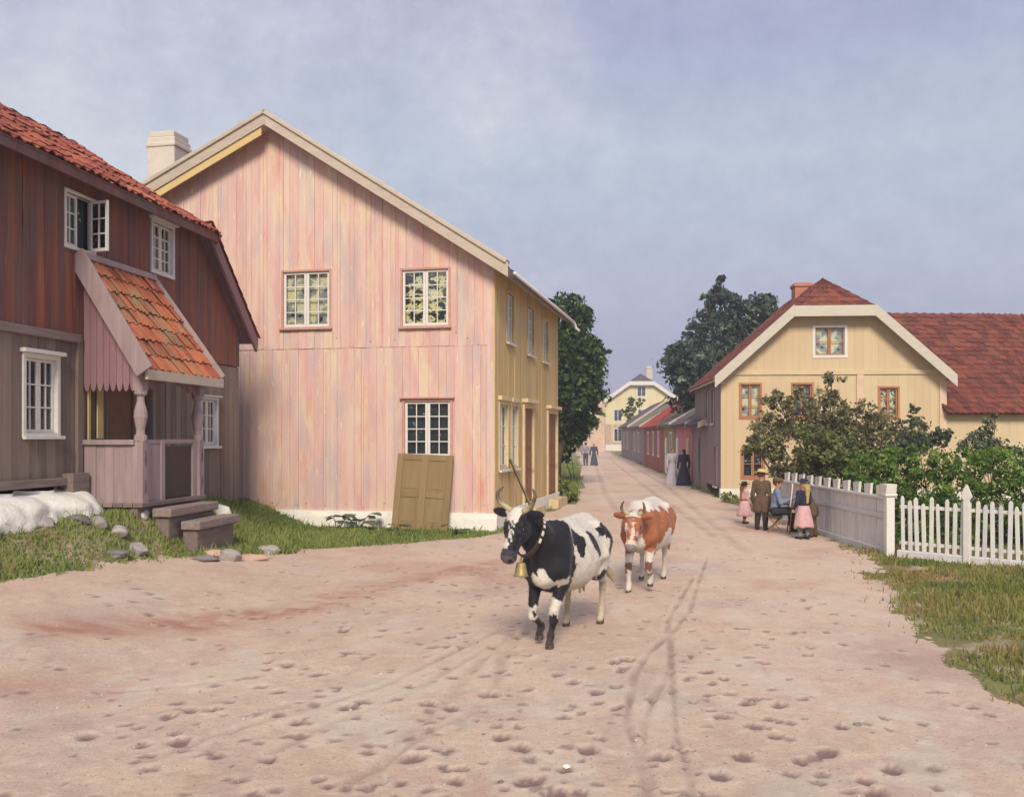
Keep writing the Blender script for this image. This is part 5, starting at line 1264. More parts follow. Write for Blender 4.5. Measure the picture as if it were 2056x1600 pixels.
plant('hedge', 'fresh green hedge showing over the board fence', 'hedge', (9.3, 20.8, 0),
      bl_px([(1720, 945, 40), (1760, 935, 36), (1800, 935, 36), (1850, 930, 34), (1700, 990, 50), (1780, 990, 50), (1850, 990, 50), (1740, 1050, 50), (1820, 1050, 50), (1890, 1040, 50), (1895, 945, 36)], 20.4, seed=14), 16000, 0.085, MAT['leaf_hedge'], 14, trunk=0.05, stems=3, keep=garden)
plant('hedge', 'fresh green hedge behind the picket fence at the right edge', 'hedge', (10.6, 19.3, 0),
      bl_px([(1940, 940, 40), (1990, 940, 44), (2040, 940, 44), (1930, 1000, 50), (2000, 1010, 54), (2060, 1010, 54), (1960, 1070, 54), (2040, 1080, 54), (2110, 960, 60), (2120, 1060, 60), (1890, 1080, 46), (1830, 1090, 40)], 18.9, seed=15), 18000, 0.08, MAT['leaf_hedge'], 15, trunk=0.05, stems=3, keep=garden)
plant('shrub', 'slim upright grey green shrub in front of the right corner of the yellow house', 'shrub', (9.9, 24.0, 0),
      bl_px([(1835, 820, 9), (1832, 845, 14), (1828, 875, 20), (1850, 890, 22), (1810, 900, 24), (1880, 880, 20), (1895, 870, 14)], 23.5, seed=16), 3200, 0.085, MAT['leaf_grey'], 16, trunk=0.03, stems=3, clump=0.4)
plant('shrub', 'upright grey green shrub with a bare tip in front of the cream wing', 'shrub', (11.4, 22.5, 0),
      bl_px([(1998, 835, 7), (1985, 855, 13), (1970, 880, 22), (1955, 900, 24), (1990, 900, 22), (2030, 915, 26)], 22.3, seed=17), 3000, 0.085, MAT['leaf_grey'], 17, trunk=0.03, stems=3, clump=0.4)
plant('weed', 'green weed at the foot of the yellow house corner', 'plant', (7.15, 31.5, 0), [(7.15, 31.5, 0.12, 0.28, 0.2, 0.16)], 300, 0.09, MAT['grass_l'], 18, trunk=0.012, stems=3)
def broad_plant(label, x, y, n, size, seed, h=0.35):
    rr = random.Random(seed); r = empty('burdock', (x, y, gz(x, y)), 0, label, 'plant')
    for i in range(n):
        a = rr.uniform(0, 6.28); d = rr.uniform(0.05, 0.30) * size / 0.2; zz_ = rr.uniform(0.4, 1.0) * h
        p = Vector((math.cos(a) * d, math.sin(a) * d * .7, zz_)); m = MB(); ax = Vector((math.cos(a), math.sin(a), rr.uniform(-.5, .1))).normalized(); sd = ax.cross(Vector((0, 0, 1))).normalized(); up = sd.cross(ax)
        s = size * rr.uniform(.7, 1.2); vs = []
        for u, w_, k in ((0, .15, 0), (.25, .62, .08), (.6, .60, .10), (.9, .28, .05), (1.05, .02, 0)):
            vs += [p + ax * s * u + sd * s * w_ + up * s * k, p + ax * s * u - up * s * .05, p + ax * s * u - sd * s * w_ + up * s * k]
        fs = []
        for q in range(4):
            fs += [(3 * q, 3 * q + 1, 3 * q + 4, 3 * q + 3), (3 * q + 1, 3 * q + 2, 3 * q + 5, 3 * q + 4)]
        m.add(vs, fs, rr.uniform(.2, .9)); m.tube([(0, 0, -.03), p * .5 + Vector((0, 0, .05)), p], [.012, .009, .006], 5, .3)
        m.build('leaf', MAT['leaf_grey'], r, smooth=True)
broad_plant('broad leaved burdock at the pink house footing, left clump', -4.05, 21.9, 6, 0.24, 21)
broad_plant('broad leaved burdock at the pink house footing with the tallest dark leaves', -3.55, 21.9, 7, 0.26, 22, 0.42)
broad_plant('low leafy plant beside the left edge of the leaning door', -2.62, 21.2, 5, 0.18, 23, 0.25)
broad_plant('leafy tuft at the right foot of the leaning door', -1.22, 20.9, 6, 0.17, 24, 0.24)

# ================================================================== STONES
def stone(label, px, py, Y, w, d, h, mat, seed, cat='stone'):
    if px < 300: Y *= 1.04
    rr = random.Random(seed); x = (px - 1028) / 1900 * Y
    import bmesh
    planes = []
    for _ in range(9):
        v_ = Vector((rr.gauss(0, 1), rr.gauss(0, 1), rr.gauss(0, .9))).normalized(); planes.append((tuple(v_), rr.uniform(0.55, 0.86)))
    bm = bmesh.new(); bmesh.ops.create_icosphere(bm, subdivisions=4, radius=1.0)
    for v in bm.verts:
        c = v.co; k = 1.12 + 0.5 * (float(fbm(c.x * 1.1 + seed, c.y * 1.1 + c.z * 1.3, seed, 3)) - 0.45)
        q = list(c)
        for pn, pd in planes:
            dd = q[0] * pn[0] + q[1] * pn[1] + q[2] * pn[2]
            if dd > pd: q = [q[i] - pn[i] * (dd - pd) * 0.92 for i in range(3)]
        v.co = Vector((q[0] * w / 2 * k, q[1] * d / 2 * k, q[2] * h / 2 * k))
    for f in bm.faces: f.smooth = True
    me = bpy.data.meshes.new('stone'); bm.to_mesh(me); bm.free()
    a = me.color_attributes.new('tint', 'FLOAT_COLOR', 'CORNER'); t = rr.random(); a.data.foreach_set('color', np.full(len(me.loops) * 4, t, np.float32))
    o = link(me, 'stone', mat, None, (x, Y, gz(x, Y) + h * 0.10), rr.uniform(-.5, .5))
    return tag(o, label, cat, 'stones on the grass bank')
stone('large whitewashed stone at the right foot of the porch', 441, 985, 18.2, 0.50, 0.4, 0.46, MAT['lime'], 31)
stone('small white stone under the left corner of the porch', 283, 1037, 14.6, 0.34, 0.3, 0.22, MAT['lime'], 32)
stone('squarish pale grey stone in the grass below the porch', 195, 1080, 13.4, 0.28, 0.24, 0.22, MAT['stone'], 33)
stone('grey stone right of the squarish pale one', 236, 1074, 13.6, 0.30, 0.24, 0.20, MAT['stone'], 34)
stone('tilted grey stone nearest the wooden steps on the left', 276, 1073, 13.6, 0.36, 0.26, 0.24, MAT['stone'], 35)
stone('flat dark stone half sunk in the grass below the grey ones', 232, 1092, 13.1, 0.36, 0.24, 0.12, MAT['dark_stone'], 36)
stone('long slaty stone left of the squarish pale one', 152, 1092, 13.2, 0.42, 0.26, 0.16, MAT['dark_stone'], 37)
stone('grey block lying low in the grass under the white footing', 88, 1108, 12.7, 0.36, 0.26, 0.20, MAT['stone'], 38)
stone('dark flat stone at the lower left edge of the bank', 18, 1110, 12.6, 0.46, 0.3, 0.16, MAT['dark_stone'], 39)
stone('flat peach coloured stone in front of the wooden steps', 430, 1062, 15.6, 0.42, 0.3, 0.16, MAT['peach_stone'], 40)
stone('big round pale stone below the peach coloured one', 458, 1080, 15.4, 0.44, 0.36, 0.30, MAT['stone'], 41)
stone('dark flat slab beside the big round pale stone', 412, 1090, 15.0, 0.44, 0.3, 0.16, MAT['dark_stone'], 42)
stone('low pinkish stone in the grass before the pink wall', 540, 1079, 17.0, 0.46, 0.3, 0.20, MAT['stone'], 43)
stone('flat earthy stone at the road edge before the pink wall', 505, 1102, 15.9, 0.54, 0.34, 0.12, MAT['peach_stone'], 44)
stone('grey stone in the road at the lower right', 1722, 1458, 7.2, 0.06, 0.05, 0.035, MAT['dark_stone'], 45)
stone('pale stone in the road near the bottom of the picture', 1138, 1541, 6.3, 0.05, 0.04, 0.03, MAT['lime'], 46)

# ================================================================== SMOOTH BODIES (distance field -> one continuous surface)
class Body:
    def __init__(s): s.p = []
    def rc(s, a, b, ra, rb, k=0.05):          # tapered limb between two joints
        s.p.append(('rc', np.array(a, float), np.array(b, float), ra, rb, k)); return s
    def el(s, c, r, k=0.05, M_=None):         # ellipsoid, optional 3x3 axes (columns)
        s.p.append(('el', np.array(c, float), np.array(r, float), None if M_ is None else np.array(M_, float), None, k)); return s
    def chain(s, pts, rad, k=0.05):
        for i in range(len(pts) - 1): s.rc(pts[i], pts[i + 1], rad[i], rad[i + 1], k)
        return s
    def cut(s, c, r, k=0.01):                 # hollow
        s.p.append(('cut', np.array(c, float), np.array(r, float) * np.ones(3), None, None, k)); return s
    def bounds(s):
        lo = np.full(3, 1e9); hi = -lo
        for q in s.p:
            if q[0] == 'rc':
                lo = np.minimum(lo, np.minimum(q[1] - q[3], q[2] - q[4])); hi = np.maximum(hi, np.maximum(q[1] + q[3], q[2] + q[4]))
            elif q[0] == 'el':
                m = q[2].max() if q[3] is not None else q[2]
                lo = np.minimum(lo, q[1] - m); hi = np.maximum(hi, q[1] + m)
        return lo, hi
    def surface(s, h):
        lo, hi = s.bounds(); lo = lo - 3 * h; hi = hi + 3 * h
        n = np.ceil((hi - lo) / h).astype(int) + 1
        ax = [lo[i] + h * np.arange(n[i]) for i in range(3)]
        D = np.full(n, 9.0, np.float32)
        for q in s.p:
            k = q[5]; pad = 3 * h + k * 1.6
            if q[0] == 'rc':
                l = np.minimum(q[1] - q[3], q[2] - q[4]) - pad; u = np.maximum(q[1] + q[3], q[2] + q[4]) + pad
            else:
                m = q[2].max() if q[3] is not None else q[2]
                l = q[1] - m - pad; u = q[1] + m + pad
            i0 = np.clip(np.floor((l - lo) / h).astype(int), 0, n); i1 = np.clip(np.ceil((u - lo) / h).astype(int) + 1, 0, n)
            if (i1 <= i0).any(): continue
            sl = tuple(slice(a, b) for a, b in zip(i0, i1))
            X = ax[0][sl[0]][:, None, None]; Y = ax[1][sl[1]][None, :, None]; Z = ax[2][sl[2]][None, None, :]
            if q[0] == 'rc':
                a, b, ra, rb = q[1:5]; ba = b - a; L2 = ba @ ba + 1e-12
                px, py, pz = X - a[0], Y - a[1], Z - a[2]
                t = np.clip((px * ba[0] + py * ba[1] + pz * ba[2]) / L2, 0, 1)
                d = np.sqrt((px - t * ba[0]) ** 2 + (py - t * ba[1]) ** 2 + (pz - t * ba[2]) ** 2) - (ra + (rb - ra) * t)
            else:
                px, py, pz = X - q[1][0], Y - q[1][1], Z - q[1][2]
                if q[3] is not None:
                    m = q[3]
                    px, py, pz = [m[0, i] * px + m[1, i] * py + m[2, i] * pz for i in range(3)]
                r = q[2]
                k0 = np.sqrt((px / r[0]) ** 2 + (py / r[1]) ** 2 + (pz / r[2]) ** 2)
                k1 = np.sqrt((px / r[0] ** 2) ** 2 + (py / r[1] ** 2) ** 2 + (pz / r[2] ** 2) ** 2)
                d = k0 * (k0 - 1) / np.maximum(k1, 1e-6)
            B = D[sl]
            if q[0] == 'cut':
                d = -d; hh = np.maximum(k - np.abs(B - d), 0) / k; D[sl] = np.maximum(B, d) + hh * hh * k * 0.25
            else:
                hh = np.maximum(k - np.abs(B - d), 0) / k; D[sl] = np.minimum(B, d) - hh * hh * k * 0.25
        # surface nets
        ins = D < 0
        c = [(i, j, l) for i in (0, 1) for j in (0, 1) for l in (0, 1)]
        sh = tuple(x - 1 for x in D.shape)
        def cs(A, o): return A[o[0]:o[0] + sh[0], o[1]:o[1] + sh[1], o[2]:o[2] + sh[2]]
        cnt = sum(cs(ins, o).astype(np.int8) for o in c)
        act = (cnt > 0) & (cnt < 8)
        I = np.argwhere(act)
        vid = np.full(sh, -1, np.int64); vid[act] = np.arange(len(I))
        acc = np.zeros((len(I), 3)); w = np.zeros(len(I))
        for a in c:
            for e in range(3):
                if a[e] == 1: continue
                b = list(a); b[e] = 1
                da = D[I[:, 0] + a[0], I[:, 1] + a[1], I[:, 2] + a[2]]; db = D[I[:, 0] + b[0], I[:, 1] + b[1], I[:, 2] + b[2]]
                m = (da < 0) != (db < 0)
                t = np.where(m, da / np.where(m, da - db, 1), 0)
                p = np.tile(np.array(a, float), (len(I), 1)); p[:, e] += t
                acc[m] += p[m]; w[m] += 1
        P_ = lo + h * (I + acc / w[:, None])
        Fs = []
        for e in range(3):
            o = [x for x in range(3) if x != e]
            s0 = [slice(None)] * 3; s1 = [slice(None)] * 3
            s0[e] = slice(0, -1); s1[e] = slice(1, None)
            for x in o: s0[x] = s1[x] = slice(1, -1)
            A_, B_ = ins[tuple(s0)], ins[tuple(s1)]
            ch = np.argwhere(A_ != B_)
            if len(ch) == 0: continue
            up = A_[tuple(ch.T)]
            g = ch.copy()
            for x in o: g[:, x] += 1
            def V_(d1, d2):
                q = g.copy(); q[:, o[0]] -= d1; q[:, o[1]] -= d2
                return vid[q[:, 0], q[:, 1], q[:, 2]]
            f = np.stack([V_(1, 1), V_(0, 1), V_(0, 0), V_(1, 0)], 1)
            if e == 1: up = ~up
            f[~up] = f[~up][:, ::-1]
            Fs.append(f)
        F_ = np.concatenate(Fs)
        F_ = F_[(F_ >= 0).all(1)]
        # light relaxation
        for _ in range(2):
            s_ = np.zeros_like(P_); c_ = np.zeros(len(P_))
            for i in range(4):
                a, b = F_[:, i], F_[:, (i + 1) % 4]
                np.add.at(s_, a, P_[b]); np.add.at(s_, b, P_[a]); np.add.at(c_, a, 1); np.add.at(c_, b, 1)
            P_ = P_ * 0.5 + 0.5 * s_ / np.maximum(c_, 1)[:, None]
        return P_, F_
    def build(s, name, mat, parent, h, color=None, tint=0.5):
        P_, F_ = s.surface(h)
        rgb_ = np.full((len(P_), 3), tint) if color is None else color(P_)
        return link(np_mesh(name, P_, F_, None, True, rgb_), name, mat, parent)
def vn3(P_, sc, seed):
    return (fbm(P_[:, 0] * sc + P_[:, 2] * sc * .6, P_[:, 1] * sc + P_[:, 2] * sc * .8, seed, 3) - 0.47)

def coat_mat(name, rough=0.7):
    m, N, L, P_ = new_mat(name)
    at = N.new('ShaderNodeAttribute'); at.attribute_name = 'tint'
    tc = N.new('ShaderNodeTexCoord').outputs['Object']
    n = noise(N, L, tc, 34.0, (1, 1, 1), 4.0, 0.7)
    mx = N.new('ShaderNodeMixRGB'); mx.blend_type = 'MULTIPLY'; mx.inputs[0].default_value = 0.45
    rp = ramp(N, [(0.3, (0.62, 0.60, 0.58)), (0.7, (1.15, 1.12, 1.08))]); L.new(n, rp.inputs[0])
    L.new(at.outputs['Color'], mx.inputs[1]); L.new(rp.outputs[0], mx.inputs[2])
    L.new(mx.outputs[0], P_.inputs['Base Color'])
    P_.inputs['Roughness'].default_value = rough; P_.inputs['Specular IOR Level'].default_value = 0.25
    P_.inputs['Sheen Weight'].default_value = 0.12
    b = N.new('ShaderNodeBump'); b.inputs['Strength'].default_value = 0.35; b.inputs['Distance'].default_value = 0.006
    L.new(noise(N, L, tc, 60.0, (1, 1, 0.5), 5.0, 0.7), b.inputs['Height']); L.new(b.outputs[0], P_.inputs['Normal'])
    return m
MAT['coat'] = coat_mat('cow_coat')
MAT['hair_white'] = flat('white_tail_hair', (0.50, 0.45, 0.36), nscale=12)

def frame(fwd, up):
    """columns: forward, left, up"""
    f = Vector(fwd).normalized(); l = Vector(up).cross(f).normalized(); u = f.cross(l)
    return np.array([f, l, u]).T

def cow(label, pos, heading, head_at, face_dir, face_up, legs, coat_fn, tail_pts, s=1.0, h=0.011, dirt_amt=0.30, horn_up=0.22, horn_out=0.06):
    """body frame: x forward, y left, z up. legs: list of (front?, side, foot_x, foot_y, lift, bend)"""
    root = empty('cow', pos, heading, label, 'cow')
    root.scale = (s, s, s)
    B = Body()
    # trunk
    B.el((0.42, 0, 0.90), (0.38, 0.225, 0.36), 0.10); B.el((0.02, 0, 0.875), (0.52, 0.37, 0.37), 0.10); B.el((-0.40, 0, 0.96), (0.40, 0.30, 0.31), 0.10)
    B.rc((0.50, 0, 1.19), (-0.05, 0, 1.18), 0.10, 0.085, 0.10); B.rc((-0.05, 0, 1.18), (-0.62, 0, 1.20), 0.085, 0.10, 0.10); B.rc((-0.62, 0, 1.20), (-0.80, 0, 1.15), 0.085, 0.06, 0.06)
    for y in (-1, 1):
        B.rc((-0.40, 0.0, 1.20), (-0.41, 0.235 * y, 1.185), 0.06, 0.052, 0.045)          # hip bones
        B.rc((-0.55, 0.12 * y, 1.10), (-0.79, 0.11 * y, 1.06), 0.13, 0.075, 0.10)      # rump to pin bone
        B.rc((0.46, 0.09 * y, 1.20), (0.66, 0.155 * y, 0.82), 0.10, 0.10, 0.09)       # shoulder blade
        B.rc((0.66, 0.155 * y, 0.82), (0.56, 0.15 * y, 0.66), 0.10, 0.078, 0.07)      # upper arm
        B.rc((-0.50, 0.19 * y, 0.98), (-0.48, 0.205 * y, 0.70), 0.19, 0.115, 0.09)     # thigh
        B.rc((0.40, 0.10 * y, 1.24), (0.62, 0.19 * y, 0.90), 0.045, 0.05, 0.05)        # spine of the shoulder blade
        for r_ in range(5): B.rc((0.24 - 0.13 * r_, 0.26 * y, 1.10), (0.20 - 0.15 * r_, 0.350 * y - (0.04 * y if r_ in (0,) else 0), 0.86), 0.018, 0.022, 0.05)   # ribs
        B.rc((-0.42, 0.24 * y, 1.14), (-0.36, 0.30 * y, 0.86), 0.03, 0.05, 0.06)       # flank fold
    B.rc((0.60, 0, 0.78), (0.76, 0, 0.74), 0.155, 0.095, 0.12)                            # brisket
    B.el((-0.36, 0, 0.58), (0.17, 0.13, 0.12), 0.06)                                   # udder
    for sx, sy in ((0.07, 0.06), (0.07, -0.06), (-0.07, 0.06), (-0.07, -0.06)): B.rc((-0.36 + sx, sy, 0.50), (-0.36 + sx, sy, 0.43), 0.018, 0.013, 0.02)
    hooves = []
    for front, sd, fx, fy, lift, bend in legs:
        foot = Vector((fx, fy, lift))
        if front:
            el = Vector((0.56, 0.148 * sd, 0.68)); kn = el.lerp(foot, 0.49) + Vector((0.055 + bend, 0, 0.0))
            fet = foot + Vector((-0.035 - 0.02 * (lift > 0.02), 0, 0.115))
            B.chain([el, kn + Vector((0, 0, 0.045)), kn - Vector((0, 0, 0.05)), fet.lerp(kn, 0.45), fet + Vector((0, 0, 0.03)), fet], [0.074, 0.047, 0.043, 0.028, 0.034, 0.034], 0.022)
        else:
            st = Vector((-0.40, 0.205 * sd, 0.66)); hk = Vector(((fx - 0.10), fy * .9 + 0.02 * sd, 0.46 + lift * .6))
            fet = foot + Vector((-0.03, 0, 0.115))
            B.chain([st, hk + Vector((0.06, 0, 0.10)), hk], [0.095, 0.050, 0.040], 0.04)
            B.rc(hk + Vector((-0.03, 0, 0.03)), hk + Vector((0.02, 0, -0.05)), 0.034, 0.036, 0.02)
            B.chain([hk, fet.lerp(hk, 0.5), fet + Vector((0, 0, 0.03)), fet], [0.040, 0.030, 0.035, 0.035], 0.022)
        B.rc(fet, foot + Vector((0.015, 0, 0.06)), 0.035, 0.040, 0.02)
        hooves.append((foot, lift))
    # neck and head
    HP = Vector(head_at); fm = frame(face_dir, face_up)      # head frame at the poll: x along the face to the muzzle
    W_ = lambda x, y, z: HP + Vector(tuple(fm @ np.array((x, y, z))))
    nk = W_(0.02, 0, -0.10)
    n0 = Vector((0.58, 0, 1.05)); mid = n0.lerp(nk, 0.55) + Vector((0, 0, -0.01))
    B.chain([n0, mid, nk], [0.195, 0.145, 0.115], 0.09)
    B.chain([Vector((0.74, 0, 0.84)), mid + Vector((0.02, 0, -0.13)), W_(0.14, 0, -0.16)], [0.075, 0.06, 0.05], 0.09)   # dewlap, throat
    B.el(W_(0.07, 0, -0.03), (0.14, 0.112, 0.095), 0.04, fm); B.el(W_(0.0, 0, 0.0), (0.075, 0.085, 0.06), 0.04, fm)
    B.rc(W_(0.10, 0, -0.03), W_(0.40, 0, -0.045), 0.095, 0.062, 0.05)
    B.rc(W_(0.12, 0, -0.12), W_(0.40, 0, -0.10), 0.075, 0.048, 0.05)
    for y in (-1, 1):
        B.el(W_(0.14, 0.06 * y, -0.10), (0.10, 0.045, 0.085), 0.05, fm)       # cheek
        B.rc(W_(0.10, 0.085 * y, 0.015), W_(0.20, 0.078 * y, 0.0), 0.028, 0.024, 0.03)   # brow
    B.el(W_(0.435, 0, -0.06), (0.070, 0.082, 0.062), 0.04, fm); B.el(W_(0.43, 0, -0.105), (0.055, 0.058, 0.035), 0.03, fm)
    for y in (-1, 1):
        B.cut(W_(0.492, 0.045 * y, -0.040), (0.020, 0.017, 0.016), 0.008)
        # ear: flattened cup out of the side of the head, drooping a little
        em = frame(Vector(tuple(fm @ np.array((-0.05, 1.0 * y, 0.10)))), Vector(tuple(fm @ np.array((0.9, 0, 0.35)))))
        B.el(W_(-0.01, 0.19 * y, 0.0), (0.105, 0.030, 0.058), 0.02, np.stack([em[:, 0], em[:, 2], em[:, 1]], 1))
        B.rc(W_(0.0, 0.09 * y, 0.0), W_(-0.01, 0.14 * y, 0.005), 0.036, 0.032, 0.02)
    info = dict(W=W_, fm=fm, HP=HP)
    def colour(P_):
        q = P_ + np.stack([vn3(P_, 7, 5), vn3(P_, 7, 15), vn3(P_, 7, 25)], 1) * 0.20 + np.stack([vn3(P_, 38, 6), vn3(P_, 38, 16), vn3(P_, 38, 26)], 1) * 0.06
        hl = (P_ - np.array(HP)) @ fm; hq = (q - np.array(HP)) @ fm
        c = coat_fn(P_, q, hl, hq)
        dirt = np.clip((0.42 - P_[:, 2]) / 0.4, 0, 1)[:, None] * np.clip(0.5 + 2.5 * vn3(P_, 9, 33), 0, 1)[:, None] * dirt_amt      # road dust on the legs
        c = c * (1 - dirt) + np.array((0.30, 0.22, 0.17)) * dirt
        return c * (1 + 0.35 * vn3(P_, 5, 44))[:, None]
    body = B.build('body', MAT['coat'], root, h, colour)
    # short hair lying back along the body
    me = body.data; nv = len(me.vertices); co = np.empty(nv * 3, np.float32); no = np.empty(nv * 3, np.float32); cc = np.empty(nv * 4, np.float32)
    me.vertices.foreach_get('co', co); me.vertices.foreach_get('normal', no); me.color_attributes['tint'].data.foreach_get('color', cc)
    co = co.reshape(-1, 3); no = no.reshape(-1, 3); cc = cc.reshape(-1, 4)[:, :3]
    pk = RNG.integers(0, nv, 34000); pk = pk[co[pk, 2] > 0.14]; nh = len(pk)
    p = co[pk] + RNG.normal(0, 0.004, (nh, 3)); N_ = no[pk]
    fl = np.array((-0.8, 0, -0.55)) + RNG.normal(0, 0.22, (nh, 3)); fl = fl - N_ * (fl * N_).sum(1)[:, None]; fl /= np.linalg.norm(fl, axis=1)[:, None] + 1e-6
    sd_ = np.cross(N_, fl); ln = RNG.uniform(0.010, 0.026, nh)[:, None]; wd_ = RNG.uniform(0.0012, 0.0028, nh)[:, None]
    HV = np.stack([p - sd_ * wd_, p + sd_ * wd_, p + fl * ln + N_ * ln * 0.32], 1).reshape(-1, 3)
    hc_ = np.repeat(np.clip(cc[pk] * RNG.uniform(0.7, 1.3, (nh, 1)), 0, 1), 3, 0)
    tag(link(np_mesh('coat_hair', HV, np.arange(nh * 3).reshape(-1, 3), None, False, hc_), 'coat_hair', MAT['coat'], root), kind='stuff')
    for foot, lift in hooves:
        m = MB()
        for y in (-1, 1):
            vs = []; prof = [(0.060, -0.045, 0.0), (0.050, -0.04, 0.03), (0.030, -0.035, 0.068)]
            for (xf, xb, z) in prof:
                for (xx, yy) in ((xf + .01, .006), (xf, .030), (0.0, .043), (xb, .034), (xb, .006)): vs.append((foot.x + xx, foot.y + y * yy, foot.z + z))
            fs = [tuple(range(5)) if y > 0 else tuple(range(4, -1, -1)), tuple(range(14, 9, -1)) if y > 0 else tuple(range(10, 15))]
            for r_ in range(2):
                for k_ in range(5):
                    a = r_ * 5 + k_; b = r_ * 5 + (k_ + 1) % 5
                    fs.append((a, b, b + 5, a + 5) if y < 0 else (b, a, a + 5, b + 5))
            m.add(vs, fs, 0.5)
        m.box(foot.x - 0.04, foot.x + 0.03, foot.y - 0.012, foot.y + 0.012, foot.z + 0.03, foot.z + 0.066)
        m.build('hoof', MAT['hoof'], root, bevel=0.008)
    for y in (-1, 1):
        e = Body().el(W_(0.155, 0.108 * y, -0.008), (0.024, 0.018, 0.022), 0.01, fm); e.build('eye', MAT['eye'], root, 0.007)
        pts = [W_(-0.02, 0.07 * y, 0.03), W_(-0.05, 0.135 * y, 0.055), W_(-0.10 * horn_up / .3, (0.16 + horn_out * .5) * y, 0.11), W_(-0.20 * horn_up / .3, (0.155 + horn_out) * y, 0.15), W_(-0.30 * horn_up / .3, (0.13 + horn_out * .6) * y, 0.155)]
        sp = []; pp_ = [pts[0] * 2 - pts[1]] + pts + [pts[-1] * 2 - pts[-2]]
        for i in range(1, len(pp_) - 2):
            a, b, c_, d_ = pp_[i - 1:i + 3]
            for t in (0, .25, .5, .75): sp.append(0.5 * ((2 * b) + (c_ - a) * t + (2 * a - 5 * b + 4 * c_ - d_) * t * t + (3 * b - a - 3 * c_ + d_) * t ** 3))
        sp.append(pts[-1]); n = len(sp)
        m = MB()
        rad = [0.028 * (1 - i / (n - 1)) ** 0.55 + 0.004 for i in range(n)]
        m.tube(sp, rad, 8, 0.5)
        o = m.build('horn', MAT['horn'], root, smooth=True)
        ca = o.data.color_attributes['tint']     # dark tip
        vals = []
        for l in o.data.loops:
            i = l.vertex_index // 8; t = 0.75 if i < n * 0.35 else max(0.05, 0.75 - 3.2 * (i / n - 0.35)); vals += [t, t, t, 1]
        ca.data.foreach_set('color', vals)
    # tail
    m = Body(); tp = [Vector(p) for p in tail_pts]
    m.chain(tp[:-1], [0.034 - 0.016 * i / (len(tp) - 2) for i in range(len(tp) - 1)], 0.02)
    a, b = tp[-2], tp[-1]
    m.chain([a, a.lerp(b, .45), b], [0.024, 0.046, 0.012], 0.02)
    t_ = m.build('tail', MAT['coat'], root, 0.012, lambda P_: coat_fn(P_, P_, np.full_like(P_, -9), np.full_like(P_, -9), True))
    return root, W_

